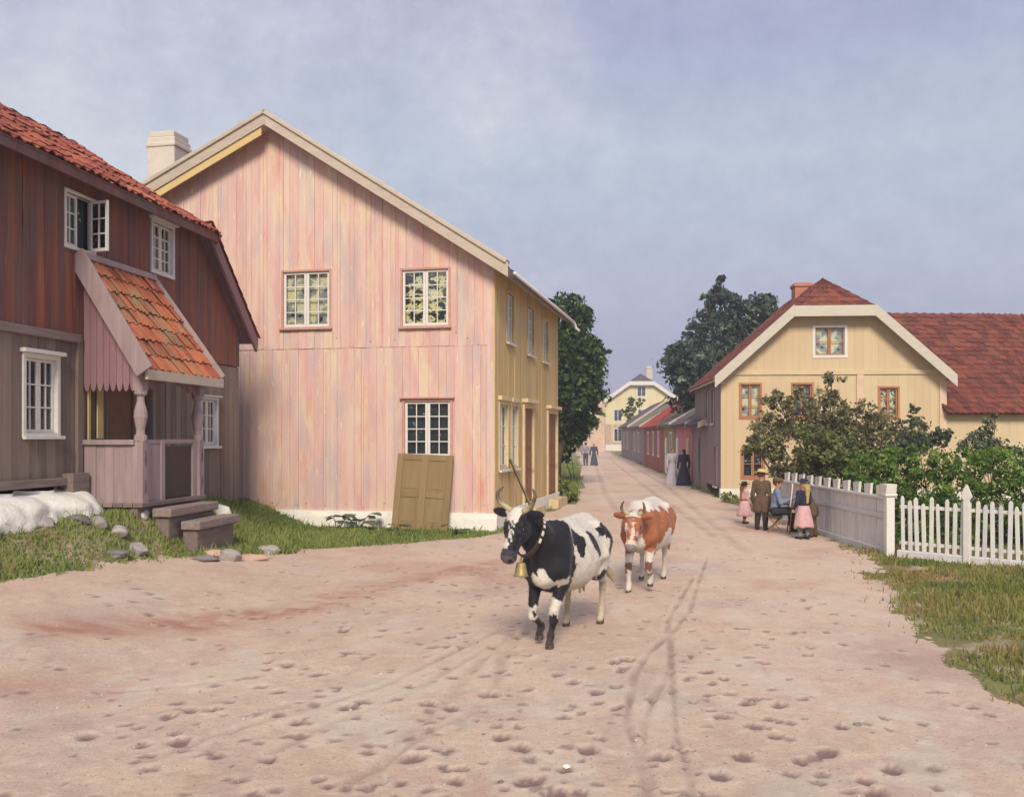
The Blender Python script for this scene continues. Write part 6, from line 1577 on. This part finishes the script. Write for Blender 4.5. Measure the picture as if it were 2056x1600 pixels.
def blob_mask(q, blobs):
    m = np.zeros(len(q), bool)
    for c, r in blobs:
        m |= (((q - np.array(c)) / np.array(r)) ** 2).sum(1) < 1
    return m
WHT = np.array((0.66, 0.62, 0.55)); BLK = np.array((0.013, 0.013, 0.019)); TAN = np.array((0.36, 0.29, 0.17)); PINKW = np.array((0.62, 0.50, 0.44))
def coat_black(P_, q, hl, hq, tail=False):
    c = np.tile(WHT, (len(P_), 1))
    if tail:
        c[:] = TAN * 1.0; c[P_[:, 2] > 0.75] = WHT; return c
    blk = blob_mask(q, [((0.72, 0, 1.05), (0.36, 0.4, 0.36)), ((0.62, 0.24, 0.86), (0.22, 0.25, 0.27)), ((0.62, -0.24, 0.86), (0.24, 0.25, 0.30)), ((0.98, 0, 1.1), (0.30, 0.34, 0.42)),
        ((0.36, 0.34, 0.60), (0.10, 0.16, 0.10)), ((0.30, 0.26, 1.08), (0.10, 0.14, 0.13)), ((0.02, 0.33, 1.05), (0.10, 0.16, 0.14)), ((-0.02, 0.36, 0.94), (0.07, 0.1, 0.08)), ((-0.42, 0.26, 1.10), (0.16, 0.14, 0.10)), ((-0.52, 0.30, 0.98), (0.12, 0.14, 0.16)), ((-0.60, 0.28, 0.82), (0.10, 0.15, 0.15)),
        ((-0.30, 0.20, 0.58), (0.14, 0.12, 0.07)), ((-0.46, 0.24, 0.62), (0.12, 0.12, 0.10)), ((0.15, -0.3, 0.95), (0.25, 0.2, 0.25)), ((-0.55, -0.3, 0.95), (0.2, 0.2, 0.25))])
    # front legs black with white knees
    fl = (P_[:, 0] > 0.38) & (P_[:, 2] < 0.66)
    blk |= fl
    bris = (((q - np.array((0.82, 0.02, 0.68))) / np.array((0.20, 0.095, 0.15))) ** 2).sum(1) < 1
    blk &= ~bris
    blk &= ~((((q - np.array((0.66, 0.19, 0.66))) / np.array((0.09, 0.09, 0.07))) ** 2).sum(1) < 1)
    kn = fl & (np.abs(q[:, 2] - 0.37 - 0.03 * np.sign(P_[:, 1])) < 0.075) & (q[:, 0] > 0.645) & (vn3(P_, 16, 91) > -0.16)
    blk &= ~kn
    c[blk] = BLK
    hind = (P_[:, 0] < -0.3) & (P_[:, 2] < 0.5)
    c[hind] = TAN * 0.75 + WHT * 0.35
    belly = (P_[:, 2] < 0.62) & (np.abs(P_[:, 0]) < 0.45) & ~blk
    c[belly] = c[belly] * 0.85 + np.array((0.05, 0.03, 0.0))
    # head: white face, black cheeks and muzzle
    hd = (hl[:, 0] > -0.07) & (hl[:, 0] < 0.6) & (np.abs(hl[:, 1]) < 0.34) & (hl[:, 2] > -0.22) & (hl[:, 2] < 0.14)
    face = hd & (np.abs(hq[:, 1] + 0.015) < 0.082 - 0.055 * np.clip((hl[:, 0] - 0.10) / 0.12, 0, 1)) & (hq[:, 2] > -0.075)
    c[hd] = BLK
    c[face] = WHT * 1.02
    spots = hd & (vn3(P_, 30, 77) > 0.10) & (hl[:, 0] > 0.10)
    c[spots] = BLK * 2
    muz = hd & (hl[:, 0] > 0.385 + 0.02 * vn3(P_, 20, 3))
    c[muz] = np.array((0.045, 0.040, 0.052))
    pad = hd & (hl[:, 0] > 0.455) & (hl[:, 2] > -0.095)
    c[pad] = np.array((0.10, 0.085, 0.095))
    nos = hd & (hl[:, 0] > 0.44) & (np.hypot(np.abs(hl[:, 1]) - 0.045, (hl[:, 2] + 0.040)) < 0.020)
    c[nos] = (0.008, 0.006, 0.007)
    lip = hd & (hl[:, 0] > 0.40) & (hl[:, 2] < -0.112)
    c[lip] = np.array((0.26, 0.17, 0.16))
    mouth = hd & (hl[:, 0] > 0.36) & (np.abs(hl[:, 2] + 0.103) < 0.007)
    c[mouth] = (0.01, 0.008, 0.008)
    ear = hd & (np.abs(hl[:, 1]) > 0.12) & (hl[:, 0] < 0.08)
    c[ear] = BLK
    return c
RED_ = np.array((0.34, 0.115, 0.055)); RED2 = np.array((0.42, 0.16, 0.07))
def coat_red(P_, q, hl, hq, tail=False):
    c = np.tile(WHT * 1.0, (len(P_), 1))
    if tail:
        c[:] = RED_; return c
    r = (q[:, 2] < 1.16 + 0.10 * vn3(P_, 9, 4)) & (q[:, 2] > 0.72 + 0.12 * np.clip(-P_[:, 0], 0, 1)) & (P_[:, 0] < 0.95)
    r |= blob_mask(q, [((0.62, 0.2, 0.80), (0.28, 0.25, 0.26)), ((0.62, -0.22, 0.80), (0.28, 0.25, 0.3)), ((0.85, 0.14, 0.95), (0.25, 0.14, 0.3)), ((0.85, -0.14, 0.95), (0.25, 0.14, 0.3))])
    r &= ~((np.abs(q[:, 1]) < 0.09) & (q[:, 0] < 0.72) & (P_[:, 2] > 1.0))
    r &= ~blob_mask(q, [((0.1, 0.36, 0.74), (0.16, 0.2, 0.12)), ((0.88, 0, 0.70), (0.22, 0.13, 0.17)), ((0.25, 0.2, 1.2), (0.12, 0.12, 0.07)), ((-0.3, 0.2, 1.2), (0.2, 0.12, 0.08)), ((-0.1, 0.3, 0.65), (0.4, 0.3, 0.1))])
    k = np.clip(0.5 + 2.2 * vn3(P_, 4, 8), 0, 1)[:, None]
    rc_ = RED_ * (1 - k) + RED2 * k
    c[r] = rc_[r]
    kn = (P_[:, 0] > 0.35) & (np.abs(q[:, 2] - 0.36) < 0.075 + 0.12 * vn3(P_, 12, 9)) & (q[:, 0] > 0.60)
    c[kn] = np.array((0.20, 0.09, 0.06))
    hd = (hl[:, 0] > -0.09) & (hl[:, 0] < 0.6) & (np.abs(hl[:, 1]) < 0.34) & (hl[:, 2] > -0.22) & (hl[:, 2] < 0.16)
    c[hd] = rc_[hd]
    c[hd & (hl[:, 0] < 0.03) & (np.abs(hl[:, 1]) < 0.10) & (hl[:, 2] > 0.0)] = WHT
    str_ = hd & (np.abs(np.abs(hq[:, 1]) - 0.05) < 0.018) & (hl[:, 0] > 0.12) & (hl[:, 2] > -0.09)
    c[str_] = PINKW * 1.05
    c[hd & (np.abs(hq[:, 1]) < 0.03) & (hl[:, 2] > -0.05) & (hl[:, 0] > 0.05) & (vn3(P_, 22, 6) > -0.02)] = np.array((0.48, 0.27, 0.20))
    muz = hd & (hl[:, 0] > 0.36)
    c[muz] = PINKW
    c[hd & (hl[:, 0] > 0.43)] = np.array((0.26, 0.21, 0.22))
    return c

# black and white cow, walking towards the camera's left
CH = math.atan2(-0.925, -0.38)
cow1, W1_ = cow('black and white horned cow wearing a bell, walking in front on the road', (0.605, 10.50, gz(0.6, 10.5) - 0.012), CH,
    head_at=(1.16, -0.11, 1.42), face_dir=(0.50, -0.10, -0.86), face_up=(0.86, -0.10, 0.50),
    legs=[(True, 1, 0.74, 0.07, 0.0, 0.02), (True, -1, 0.56, -0.11, 0.05, 0.09), (False, 1, -0.72, 0.17, 0.0, 0), (False, -1, -0.42, -0.15, 0.0, 0)],
    coat_fn=coat_black, tail_pts=[(-0.80, 0.0, 1.14), (-0.90, 0.04, 0.98), (-0.93, 0.10, 0.78), (-0.95, 0.16, 0.66), (-1.0, 0.26, 0.46)])
# red and white cow behind it
cow2, W2_ = cow('red brown and white cow following behind the black one', (2.0, 14.05, gz(2.0, 14) - 0.012), math.atan2(-0.95, -0.30),
    head_at=(1.10, 0.0, 1.13), face_dir=(0.52, -0.02, -0.84), face_up=(0.84, 0.0, 0.52),
    legs=[(True, 1, 0.66, 0.16, 0.09, 0.10), (True, -1, 0.80, -0.13, 0.0, 0.02), (False, 1, -0.70, 0.15, 0.0, 0), (False, -1, -0.40, -0.15, 0.03, 0)],
    coat_fn=coat_red, tail_pts=[(-0.80, 0.0, 1.14), (-0.90, 0.04, 0.98), (-0.93, 0.12, 0.75), (-0.94, 0.16, 0.62), (-0.97, 0.2, 0.44)], s=0.98, dirt_amt=0.6, horn_up=0.16, horn_out=0.0)
# collar with studs round the first cow's neck and the bell below it
def nk_ring(W_):
    n0 = Vector((0.58, 0, 1.05)); nk = W_(0.02, 0, -0.10); c = n0.lerp(nk, 0.70); d = (nk - n0).normalized()
    return c, d
c, d = nk_ring(W1_)
up_ = Vector((0, 0, 1)); sd_ = Vector((0, 1, 0)); sd_ = (sd_ - d * sd_.dot(d)).normalized(); v_ = d.cross(sd_).normalized()
if v_.z < 0: v_ = -v_
m = MB(); n = 36; vs = []; fs = []
def ringp(a, r=1.0):
    ry, rz_u = 0.155, (0.175 if math.sin(a) > 0 else 0.300)
    return c + sd_ * math.cos(a) * ry * r + v_ * math.sin(a) * rz_u * r
for i in range(n):
    a = 2 * math.pi * i / n
    for rr_, off in ((1.0, -0.028), (1.07, -0.028), (1.07, 0.028), (1.0, 0.028)): vs.append(ringp(a, rr_) + d * off)
for i in range(n):
    j = (i + 1) % n
    for k in range(4): fs.append((4 * i + k, 4 * j + k, 4 * j + (k + 1) % 4, 4 * i + (k + 1) % 4))
m.add(vs, fs, 0.5); col = m.build('collar', MAT['leather'], cow1, smooth=False)
for i in range(5):
    a = -0.55 - 0.0 + i * 0.27
    p = ringp(a, 1.08); q2 = ringp(a + 0.16, 1.08)
    m = MB(); m.beam(p, q2, 0.034, 0.012, up=(p - c), t=0.8); m.build('collar_plate', MAT['white_paint'], col, bevel=0.003)
bp = ringp(-math.pi / 2 + 0.10, 1.06)
cm = Matrix.Translation(cow1.location) @ Matrix.Rotation(CH, 4, 'Z')
bw = cm @ (bp + Vector((0.05, -0.03, -0.02)))
bell = empty('cow_bell', bw, CH, 'dull brass bell hanging under the neck of the black and white cow', 'bell')
m = MB(); m.lathe([(0.028, -0.03), (0.043, -0.036), (0.050, -0.06), (0.066, -0.15), (0.078, -0.168), (0.070, -0.168), (0.058, -0.14), (0.040, -0.06)], (0, 0, 0), 16, 0.6); m.build('bell_body', MAT['brass'], bell, smooth=True)
m = MB(); m.tube([(0.022, 0, -0.032), (0.02, 0, 0.0), (0, 0, 0.016), (-0.02, 0, 0.0), (-0.022, 0, -0.032)], 0.007, 6, 0.5); m.build('bell_loop', MAT['brass'], bell)
m = MB(); m.tube([(0, 0, -0.06), (0, 0, -0.15)], [0.005, 0.005], 6, 0.3); m.lathe([(0.004, -0.18), (0.014, -0.165), (0.004, -0.15)], n=8, t=0.3); m.build('clapper', MAT['leather'], bell)

# ================================================================== PEOPLE
def cloth(name, c, var=0.22): return M('cloth_' + name, [(0.2, tuple(x * (1 - var) for x in c)), (0.8, tuple(x * (1 + var) for x in c))], tint=0.1, namp=0.9, nscale=9.0, bump=(28, 0.5, 0.01, (1, 1, 0.5)), rough=0.95)
CL = {k: cloth(k, c) for k, c in dict(pink=(0.58, 0.36, 0.37), red=(0.42, 0.07, 0.06), brown=(0.115, 0.078, 0.048), umber=(0.10, 0.07, 0.045), charcoal=(0.035, 0.033, 0.04), blue=(0.17, 0.21, 0.31), navy=(0.028, 0.032, 0.06),
      straw=(0.58, 0.48, 0.16), white=(0.46, 0.44, 0.50), grey=(0.26, 0.25, 0.28), slate=(0.07, 0.075, 0.11), black=(0.02, 0.018, 0.02), cap=(0.14, 0.09, 0.06), stock=(0.20, 0.22, 0.22)).items()}
HAIR = {k: flat('hair_' + k, c, nscale=30, rough=0.6) for k, c in dict(brown=(0.10, 0.05, 0.03), auburn=(0.17, 0.07, 0.04), blond=(0.42, 0.30, 0.12), dark=(0.03, 0.022, 0.018)).items()}
SKIN = np.array((0.52, 0.30, 0.22))
MAT['skin'] = coat_mat('skin', 0.6)

def person(label, pos, heading, H, top=None, legs=None, skirt=None, skirt_mat=None, hat=None, hat_mat=None, hair='brown', hair_len=0.1, lean=0.0, sit=0.0, hands=None, elbows=None, feet=None, knees=None, look=(1, 0, -0.1), coat_len=0.0, stockings=None, shoes='charcoal', child=True, h=0.009, extra_sash=None, apron=None, group=None, collar=None):
    """faces +x. sit: seat height / H (0 = standing). hands, elbows, feet, knees: pairs (left, right) in metres"""
    root = empty('person', pos, heading, label, 'person', group)
    hh = H * (0.083 if child else 0.068)              # half head height
    hipz = H * (0.475 if child else 0.50) if not sit else sit * H + 0.07 * H
    torso = H * (0.315 if child else 0.325)
    sw = H * (0.105 if child else 0.115); hw = H * 0.055; tr = H * 0.068
    hip = Vector((0, 0, hipz)); ld = Vector((math.sin(lean), 0, math.cos(lean)))
    sh = hip + ld * torso; nb = sh + ld * H * 0.02; hc = nb + ld.lerp(Vector((0, 0, 1)), .5) * (hh * 1.22)
    S = [sh + Vector((0, sw * y, -0.015 * H)) for y in (1, -1)]
    Hp = [hip + Vector((0, hw * y, -0.01 * H)) for y in (1, -1)]
    if feet is None: feet = [Vector((0.03, hw * 1.1, 0)), Vector((-0.03, -hw * 1.1, 0))]
    feet = [Vector(f) for f in feet]
    an = [f + Vector((-0.015 * H, 0, 0.045 * H)) for f in feet]
    if knees is None: knees = [Hp[i].lerp(an[i], 0.5) + Vector((0.022 * H, 0, 0)) for i in (0, 1)]
    knees = [Vector(k) for k in knees]
    if hands is None: hands = [hip + Vector((0.05 * H, (sw + 0.05 * H) * y, -0.02 * H)) for y in (1, -1)]
    hands = [Vector(k) for k in hands]
    if elbows is None: elbows = [S[i].lerp(hands[i], 0.5) + Vector((-0.035 * H, 0.02 * H * (1, -1)[i], -0.02 * H)) for i in (0, 1)]
    elbows = [Vector(k) for k in elbows]
    def trunk(B, g=0.0, k=0.04):
        B.el(hip + ld * torso * 0.05, (0.065 * H + g, 0.088 * H + g, 0.085 * H + g), k); B.rc(hip + ld * torso * 0.25, hip + ld * torso * 0.72, tr + g, tr * 1.12 + g, k)
        for y in (1, -1): B.rc(sh + Vector((0, sw * .75 * y, -0.02 * H)), hip + ld * torso * 0.6 + Vector((0, sw * .45 * y, 0)), 0.044 * H + g, 0.05 * H + g, k)
        B.rc(S[0], S[1], 0.040 * H + g, 0.040 * H + g, k)
    def arms(B, g=0.0, end=1.0):
        for i in (0, 1):
            B.rc(S[i], elbows[i], 0.036 * H + g, 0.027 * H + g, 0.02); B.rc(elbows[i], elbows[i].lerp(hands[i], end), 0.027 * H + g, 0.019 * H + g, 0.015)
    def limbs(B, g=0.0, hem=1.0, kk=0.02):
        for i in (0, 1):
            B.rc(Hp[i], knees[i], 0.056 * H + g, 0.037 * H + g, 0.03); e = knees[i].lerp(an[i], hem)
            B.rc(knees[i], knees[i].lerp(e, .35), 0.037 * H + g, 0.036 * H + g, kk); B.rc(knees[i].lerp(e, .35), e, 0.036 * H + g, 0.024 * H + g * 1.2, kk)
    B = Body(); trunk(B); arms(B); limbs(B)
    for i in (0, 1): B.rc(an[i], feet[i] + Vector((0.07 * H, 0, 0.022 * H)), 0.024 * H, 0.018 * H, 0.015)
    B.rc(nb - ld * 0.03 * H, hc - Vector((0, 0, hh * .4)), 0.030 * H, 0.028 * H, 0.02)
    fm = frame(look, (0, 0, 1))
    Wd = lambda x, y, z: hc + Vector(tuple(fm @ (np.array((x, y, z)) * hh)))
    B.el(Wd(-0.08, 0, 0.18), (0.86 * hh, 0.70 * hh, 0.80 * hh), 0.02, fm); B.el(Wd(0.18, 0, -0.40), (0.52 * hh, 0.50 * hh, 0.58 * hh), 0.03, fm)
    B.rc(Wd(0.70, 0, 0.05), Wd(0.86, 0, -0.20), 0.07 * hh, 0.13 * hh, 0.008)          # nose
    for y in (1, -1): B.el(Wd(-0.05, 0.70 * y, -0.08), (0.16 * hh, 0.08 * hh, 0.25 * hh), 0.006, fm)
    for i in (0, 1):      # hand: palm, four curled fingers of unequal length and a thumb off the side
        y = (1, -1)[i]; d = (hands[i] - elbows[i]).normalized(); s_ = d.cross(Vector((0, 0, 1)))
        s_ = (s_ if s_.length > 0.2 else Vector((1, 0, 0))).normalized() if abs(d.z) < 0.9 else Vector((1, 0, 0)); n_ = s_.cross(d).normalized()
        u = H * 0.0105; c0 = hands[i]; pm = np.array([d, s_, n_]).T
        B.el(c0 + d * u * 2.2, (2.7 * u, 2.4 * u, 1.1 * u), 0.006, pm)
        for f, (off, ln) in enumerate(((-1.8, 2.6), (-0.6, 3.2), (0.6, 3.0), (1.8, 2.2))):
            b0 = c0 + d * u * 4.2 + s_ * off * u; b1 = b0 + d * u * ln * .6 - n_ * u * .5; B.chain([b0, b1, b1 + d * u * ln * .35 - n_ * u * 1.4], [0.75 * u, 0.7 * u, 0.6 * u], 0.003)
        B.chain([c0 + d * u * 1.2 + s_ * 2.0 * u, c0 + d * u * 2.8 + s_ * 3.6 * u - n_ * u, c0 + d * u * 4.2 + s_ * 3.6 * u - n_ * u * 1.8], [0.9 * u, 0.8 * u, 0.65 * u], 0.004)
    def col(P_):
        c = np.tile(SKIN, (len(P_), 1)); l = ((P_ - np.array(hc)) @ fm) / hh
        hd = (np.abs(l) < 1.2).all(1)
        c[hd & (l[:, 0] > .4) & (np.hypot(np.abs(l[:, 1]) - 0.29, l[:, 2] - 0.05) < 0.11)] = (0.05, 0.035, 0.03)
        c[hd & (l[:, 0] > .4) & (np.abs(np.abs(l[:, 1]) - 0.29) < 0.16) & (np.abs(l[:, 2] - 0.24) < 0.05)] = (0.12, 0.07, 0.05)
        c[hd & (l[:, 0] > .4) & (np.abs(l[:, 1]) < 0.20) & (np.abs(l[:, 2] + 0.46) < 0.055)] = (0.34, 0.11, 0.10)
        k = hd & (l[:, 0] > .3) & (np.hypot(np.abs(l[:, 1]) - 0.42, l[:, 2] + 0.2) < 0.2); c[k] = SKIN * np.array((1.1, .82, .8))
        return c
    B.build('body', MAT['skin'], root, h, col)
    g = 0.014
    if legs: 
        T = Body(); T.el(hip + ld * torso * 0.05, (0.068 * H + g, 0.092 * H + g, 0.085 * H + g), 0.03); limbs(T, 0.016, 0.97); T.build('trousers', CL[legs], root, h)
    if stockings:
        T = Body(); 
        for i in (0, 1): T.rc(knees[i].lerp(an[i], -.2), knees[i].lerp(an[i], .4), 0.042 * H, 0.042 * H, .02); T.rc(knees[i].lerp(an[i], .4), an[i], 0.042 * H, 0.031 * H, .02)
        T.build('stockings', CL[stockings], root, h)
    for i in (0, 1):
        T = Body(); T.rc(an[i] + Vector((0, 0, 0.02 * H)), an[i] - Vector((0, 0, .012 * H)), 0.031 * H, 0.031 * H, 0.015); T.rc(feet[i] + Vector((-0.02 * H, 0, 0.026 * H)), feet[i] + Vector((0.085 * H, 0, 0.022 * H)), 0.028 * H, 0.023 * H, 0.02); T.build('shoe', CL[shoes], root, h)
    if top:
        T = Body(); trunk(T, g); arms(T, 0.012, 0.96)
        if coat_len:
            for y in (1, -1): T.rc(hip + Vector((-0.01 * H, 0.045 * H * y, 0.02 * H)), hip + Vector((-0.02 * H, 0.062 * H * y, -coat_len * H)), 0.068 * H + g, 0.066 * H + g, 0.05)
        T.build('jacket', CL[top], root, h)
    if skirt:      # bell of cloth with folds
        L_, r0, r1 = skirt; m = MB(); nr, ns = 10, 40; zt = hipz + torso * 0.30; vs = []; fs = []
        for j in range(nr + 1):
            t = j / nr; z = zt - (zt - (hipz + torso * .3 - L_ * H)) * t; r_ = (r0 + (r1 - r0) * t ** 0.75) * H
            for k in range(ns):
                a = 2 * math.pi * k / ns; f = 1 + t * (0.06 * math.sin(a * 7 + 1.3 * math.sin(a * 2)) + 0.025 * math.sin(a * 13 + t * 3))
                vs.append((r_ * f * math.cos(a) * .95 + math.sin(lean) * (z - hipz) - 0.01 * t, r_ * f * math.sin(a), z + (0.012 * math.sin(a * 5) if j == nr else 0)))
        for j in range(nr):
            for k in range(ns): fs.append((j * ns + k, (j + 1) * ns + k, (j + 1) * ns + (k + 1) % ns, j * ns + (k + 1) % ns))
        m.add(vs, fs, 0.5); o = m.build('skirt', CL[skirt_mat], root, smooth=True); sm = o.modifiers.new('solid', 'SOLIDIFY'); sm.thickness = 0.012; sm.offset = -1
    if extra_sash:
        m = MB(); m.lathe([(tr * 1.22 + g, -0.025 * H), (tr * 1.30 + g, 0), (tr * 1.22 + g, 0.025 * H)], (0, 0, hipz + torso * 0.32), 20, 0.5); m.build('sash', CL[extra_sash], root, smooth=True)
    T = Body(); T.el(Wd(-0.18, 0, 0.28), (0.88 * hh, 0.80 * hh, 0.82 * hh), 0.02, fm)
    if hair_len > 0.12:
        e = hc + Vector(tuple(fm @ np.array((-0.75 * hh, 0, 0)))); T.chain([Wd(-0.5, 0, 0.0), Wd(-0.75, 0, -0.9), sh + Vector((-0.075 * H - g, 0, -hair_len * H))], [0.62 * hh, 0.56 * hh, 0.25 * hh], 0.03)
    T.cut(Wd(0.88, 0, -0.28), (0.80 * hh, 0.66 * hh, 0.80 * hh), 0.01)
    T.build('hair', HAIR[hair], root, h)
    if hat:
        kind, tilt = hat; m = MB(); u = hh
        if kind == 'brim': prof = [(0.4 * u, -0.05 * u), (1.55 * u, -0.12 * u), (1.62 * u, -0.04 * u), (0.84 * u, 0.06 * u), (0.80 * u, 0.55 * u), (0.60 * u, 0.68 * u), (0.05 * u, 0.72 * u)]
        elif kind == 'felt': prof = [(0.4 * u, -0.05 * u), (1.30 * u, 0.10 * u), (1.36 * u, 0.2 * u), (0.88 * u, 0.12 * u), (0.82 * u, 0.60 * u), (0.55 * u, 0.80 * u), (0.05 * u, 0.74 * u)]
        else: prof = [(0.6 * u, -0.08 * u), (0.92 * u, -0.06 * u), (0.96 * u, 0.12 * u), (1.02 * u, 0.34 * u), (0.80 * u, 0.58 * u), (0.05 * u, 0.62 * u)]
        m.lathe(prof, (0, 0, 0), 24, 0.5)
        if kind == 'cap': m.add([(0.5 * u, -0.6 * u, -0.04 * u), (1.35 * u, -0.42 * u, -0.16 * u), (1.35 * u, 0.42 * u, -0.16 * u), (0.5 * u, 0.6 * u, -0.04 * u), (0.5 * u, -0.6 * u, 0.02 * u), (1.35 * u, -0.42 * u, -0.10 * u), (1.35 * u, 0.42 * u, -0.10 * u), (0.5 * u, 0.6 * u, 0.02 * u)], [(3, 2, 1, 0), (4, 5, 6, 7), (0, 1, 5, 4), (1, 2, 6, 5), (2, 3, 7, 6), (3, 0, 4, 7)], 0.5)
        o = m.build('hat', CL[hat_mat], root, smooth=True); o.location = Wd(-0.12, 0, 0.50); o.rotation_euler = (0, R(tilt), math.atan2(fm[1, 0], fm[0, 0]))
    return root

person('small girl in pink dress with red sash and flat dark hat', (5.85, 23.8, gz(5.85, 23.8)), R(8), 1.05, top='pink', skirt=(0.38, 0.085, 0.19), skirt_mat='pink', hat=('brim', -4), hat_mat='black', hair='auburn', hair_len=0.16, stockings='red', shoes='charcoal', extra_sash='red', hands=[(0.12, 0.06, 0.52), (0.13, -0.05, 0.52)])
person('boy seen from behind in long brown coat, dark trousers and yellow straw hat', (5.80, 22.0, gz(5.80, 22)), R(58), 1.40, top='brown', legs='charcoal', coat_len=0.13, hat=('brim', 14), hat_mat='straw', hair='brown', look=(1, -0.25, -0.15), hands=[(0.05, 0.21, 0.62), (0.02, -0.21, 0.59)], feet=[(0.06, 0.12, 0), (-0.05, -0.11, 0)])
SX, SY_ = 6.00, 21.6
painter = person('seated boy in blue jacket and brown cap painting on a small white canvas', (SX, SY_, gz(SX, SY_)), R(-12), 1.42, top='blue', legs='charcoal', sit=0.275, lean=0.12, hat=('cap', 6), hat_mat='cap', hair='brown', look=(1, -0.1, -0.25),
       knees=[(0.36, 0.13, 0.50), (0.34, -0.12, 0.47)], feet=[(0.40, 0.14, 0), (0.60, -0.13, 0)], hands=[(0.34, 0.10, 0.64), (0.40, -0.16, 0.80)], elbows=[(0.13, 0.22, 0.66), (0.12, -0.23, 0.68)], collar='red')
st = empty('stool', (SX, SY_, gz(SX, SY_)), R(-12), 'small folding wooden stool under the seated painter', 'stool')
m = MB(); m.box(-0.17, 0.17, -0.17, 0.17, 0.345, 0.375, 0.4); m.build('seat', MAT['leather'], st, bevel=0.01)
for y in (-0.14, 0.14):
    for s_ in (-1, 1):
        m = MB(); m.beam((-0.17 * s_, y + 0.012 * s_, 0.0), (0.15 * s_, y + 0.012 * s_, 0.345), 0.024, 0.03, up=(0, 1, 0), t=0.4); m.build('leg', MAT['brown_door'], st)
ea = empty('easel', (6.34, 21.50, gz(6.3, 21.4)), R(-12), 'light field easel in front of the seated painter', 'easel')
for p, q in (((-0.06, 0.34, 0), (0.06, 0.03, 1.12)), ((-0.06, -0.34, 0), (0.06, -0.03, 1.12)), ((0.42, 0, 0), (0.07, 0, 1.11))):
    m = MB(); m.beam(p, q, 0.022, 0.022, t=0.5); m.build('leg', MAT['brown_door'], ea)
m = MB(); m.box(-0.05, 0.03, -0.24, 0.24, 0.58, 0.605, 0.5); m.build('ledge', MAT['brown_door'], ea)
cv = empty('canvas', (6.34, 21.50, gz(6.3, 21.4) + 0.607), R(-12), 'small white canvas standing on the easel before the seated painter', 'canvas')
m = MB(); m.prism([(-0.045, 0.0), (-0.02, 0.0), (0.035, 0.50), (0.010, 0.50)], -0.21, 0.21, 'y', 0.6); m.build('canvas_board', MAT['white_paint'], cv, bevel=0.003)
br = MB(); br.tube([(0, 0, 0), (0.05, -0.02, 0.10), (0.07, -0.03, 0.16)], [0.005, 0.006, 0.003], 6); br = br.build('paint_brush', MAT['leather'], None, (SX + 0.40, SY_ - 0.24, gz(SX, SY_) + 0.79))
tag(br, 'thin brush in the raised hand of the seated painter', 'brush')
person('fair haired girl in navy jacket, pink skirt and dark blue hat beside the painter', (6.24, 20.25, gz(6.24, 20.2)), R(118), 1.27, top='navy', skirt=(0.36, 0.090, 0.165), skirt_mat='pink', hat=('felt', -6), hat_mat='navy', hair='blond', hair_len=0.17, stockings='stock', shoes='charcoal', look=(1, 0.3, -0.15), hands=[(0.10, 0.17, 0.66), (0.10, -0.15, 0.66)])
person('boy in brown suit bending forward behind the girl in the pink skirt', (6.55, 20.62, gz(6.5, 20.7)), R(150), 1.26, top='brown', legs='umber', coat_len=0.06, lean=0.42, hat=None, hair='blond', hands=[(0.30, 0.16, 0.52), (0.28, -0.16, 0.50)], look=(1, 0, -0.4))
person('woman in long white dress standing beside the woman in dark blue up the street', (7.28, 43.0, gz(7.2, 43)), R(-70), 1.62, top='white', skirt=(0.62, 0.07, 0.20), skirt_mat='white', hair='auburn', hair_len=0.1, child=False, h=0.014)
person('woman in long dark blue dress and shawl standing by the rose house', (7.62, 42.0, gz(7.6, 42)), R(100), 1.60, top='navy', skirt=(0.62, 0.07, 0.22), skirt_mat='navy', hair='dark', hair_len=0.14, child=False, h=0.014)
person('man in grey shirt and dark trousers walking far up the street', (5.45, 70.0, gz(5.4, 70)), R(90), 1.70, top='grey', legs='slate', hair='dark', child=False, h=0.018, hat=('cap', 0), hat_mat='black')
person('woman in slate dress walking beside the man far up the street', (6.15, 71.0, gz(6.1, 71)), R(88), 1.66, top='slate', skirt=(0.62, 0.07, 0.18), skirt_mat='slate', hair='blond', child=False, h=0.018)

# ================================================================== EVENING HAZE
hz = MB(); hz.box(-60, 90, -25, 175, -3.0, 22.0, 0.5)
hm = bpy.data.materials.new('evening_haze'); hm.use_nodes = True
hn = hm.node_tree.nodes
for n in list(hn): hn.remove(n)
ho = hn.new('ShaderNodeOutputMaterial'); hv = hn.new('ShaderNodeVolumePrincipled')
hv.inputs['Color'].default_value = (0.86, 0.87, 0.95, 1); hv.inputs['Density'].default_value = 0.0019; hv.inputs['Anisotropy'].default_value = 0.2
hm.node_tree.links.new(hv.outputs[0], ho.inputs['Volume'])
tag(hz.build('haze', hm), 'thin evening haze filling the street', 'haze', kind='stuff')
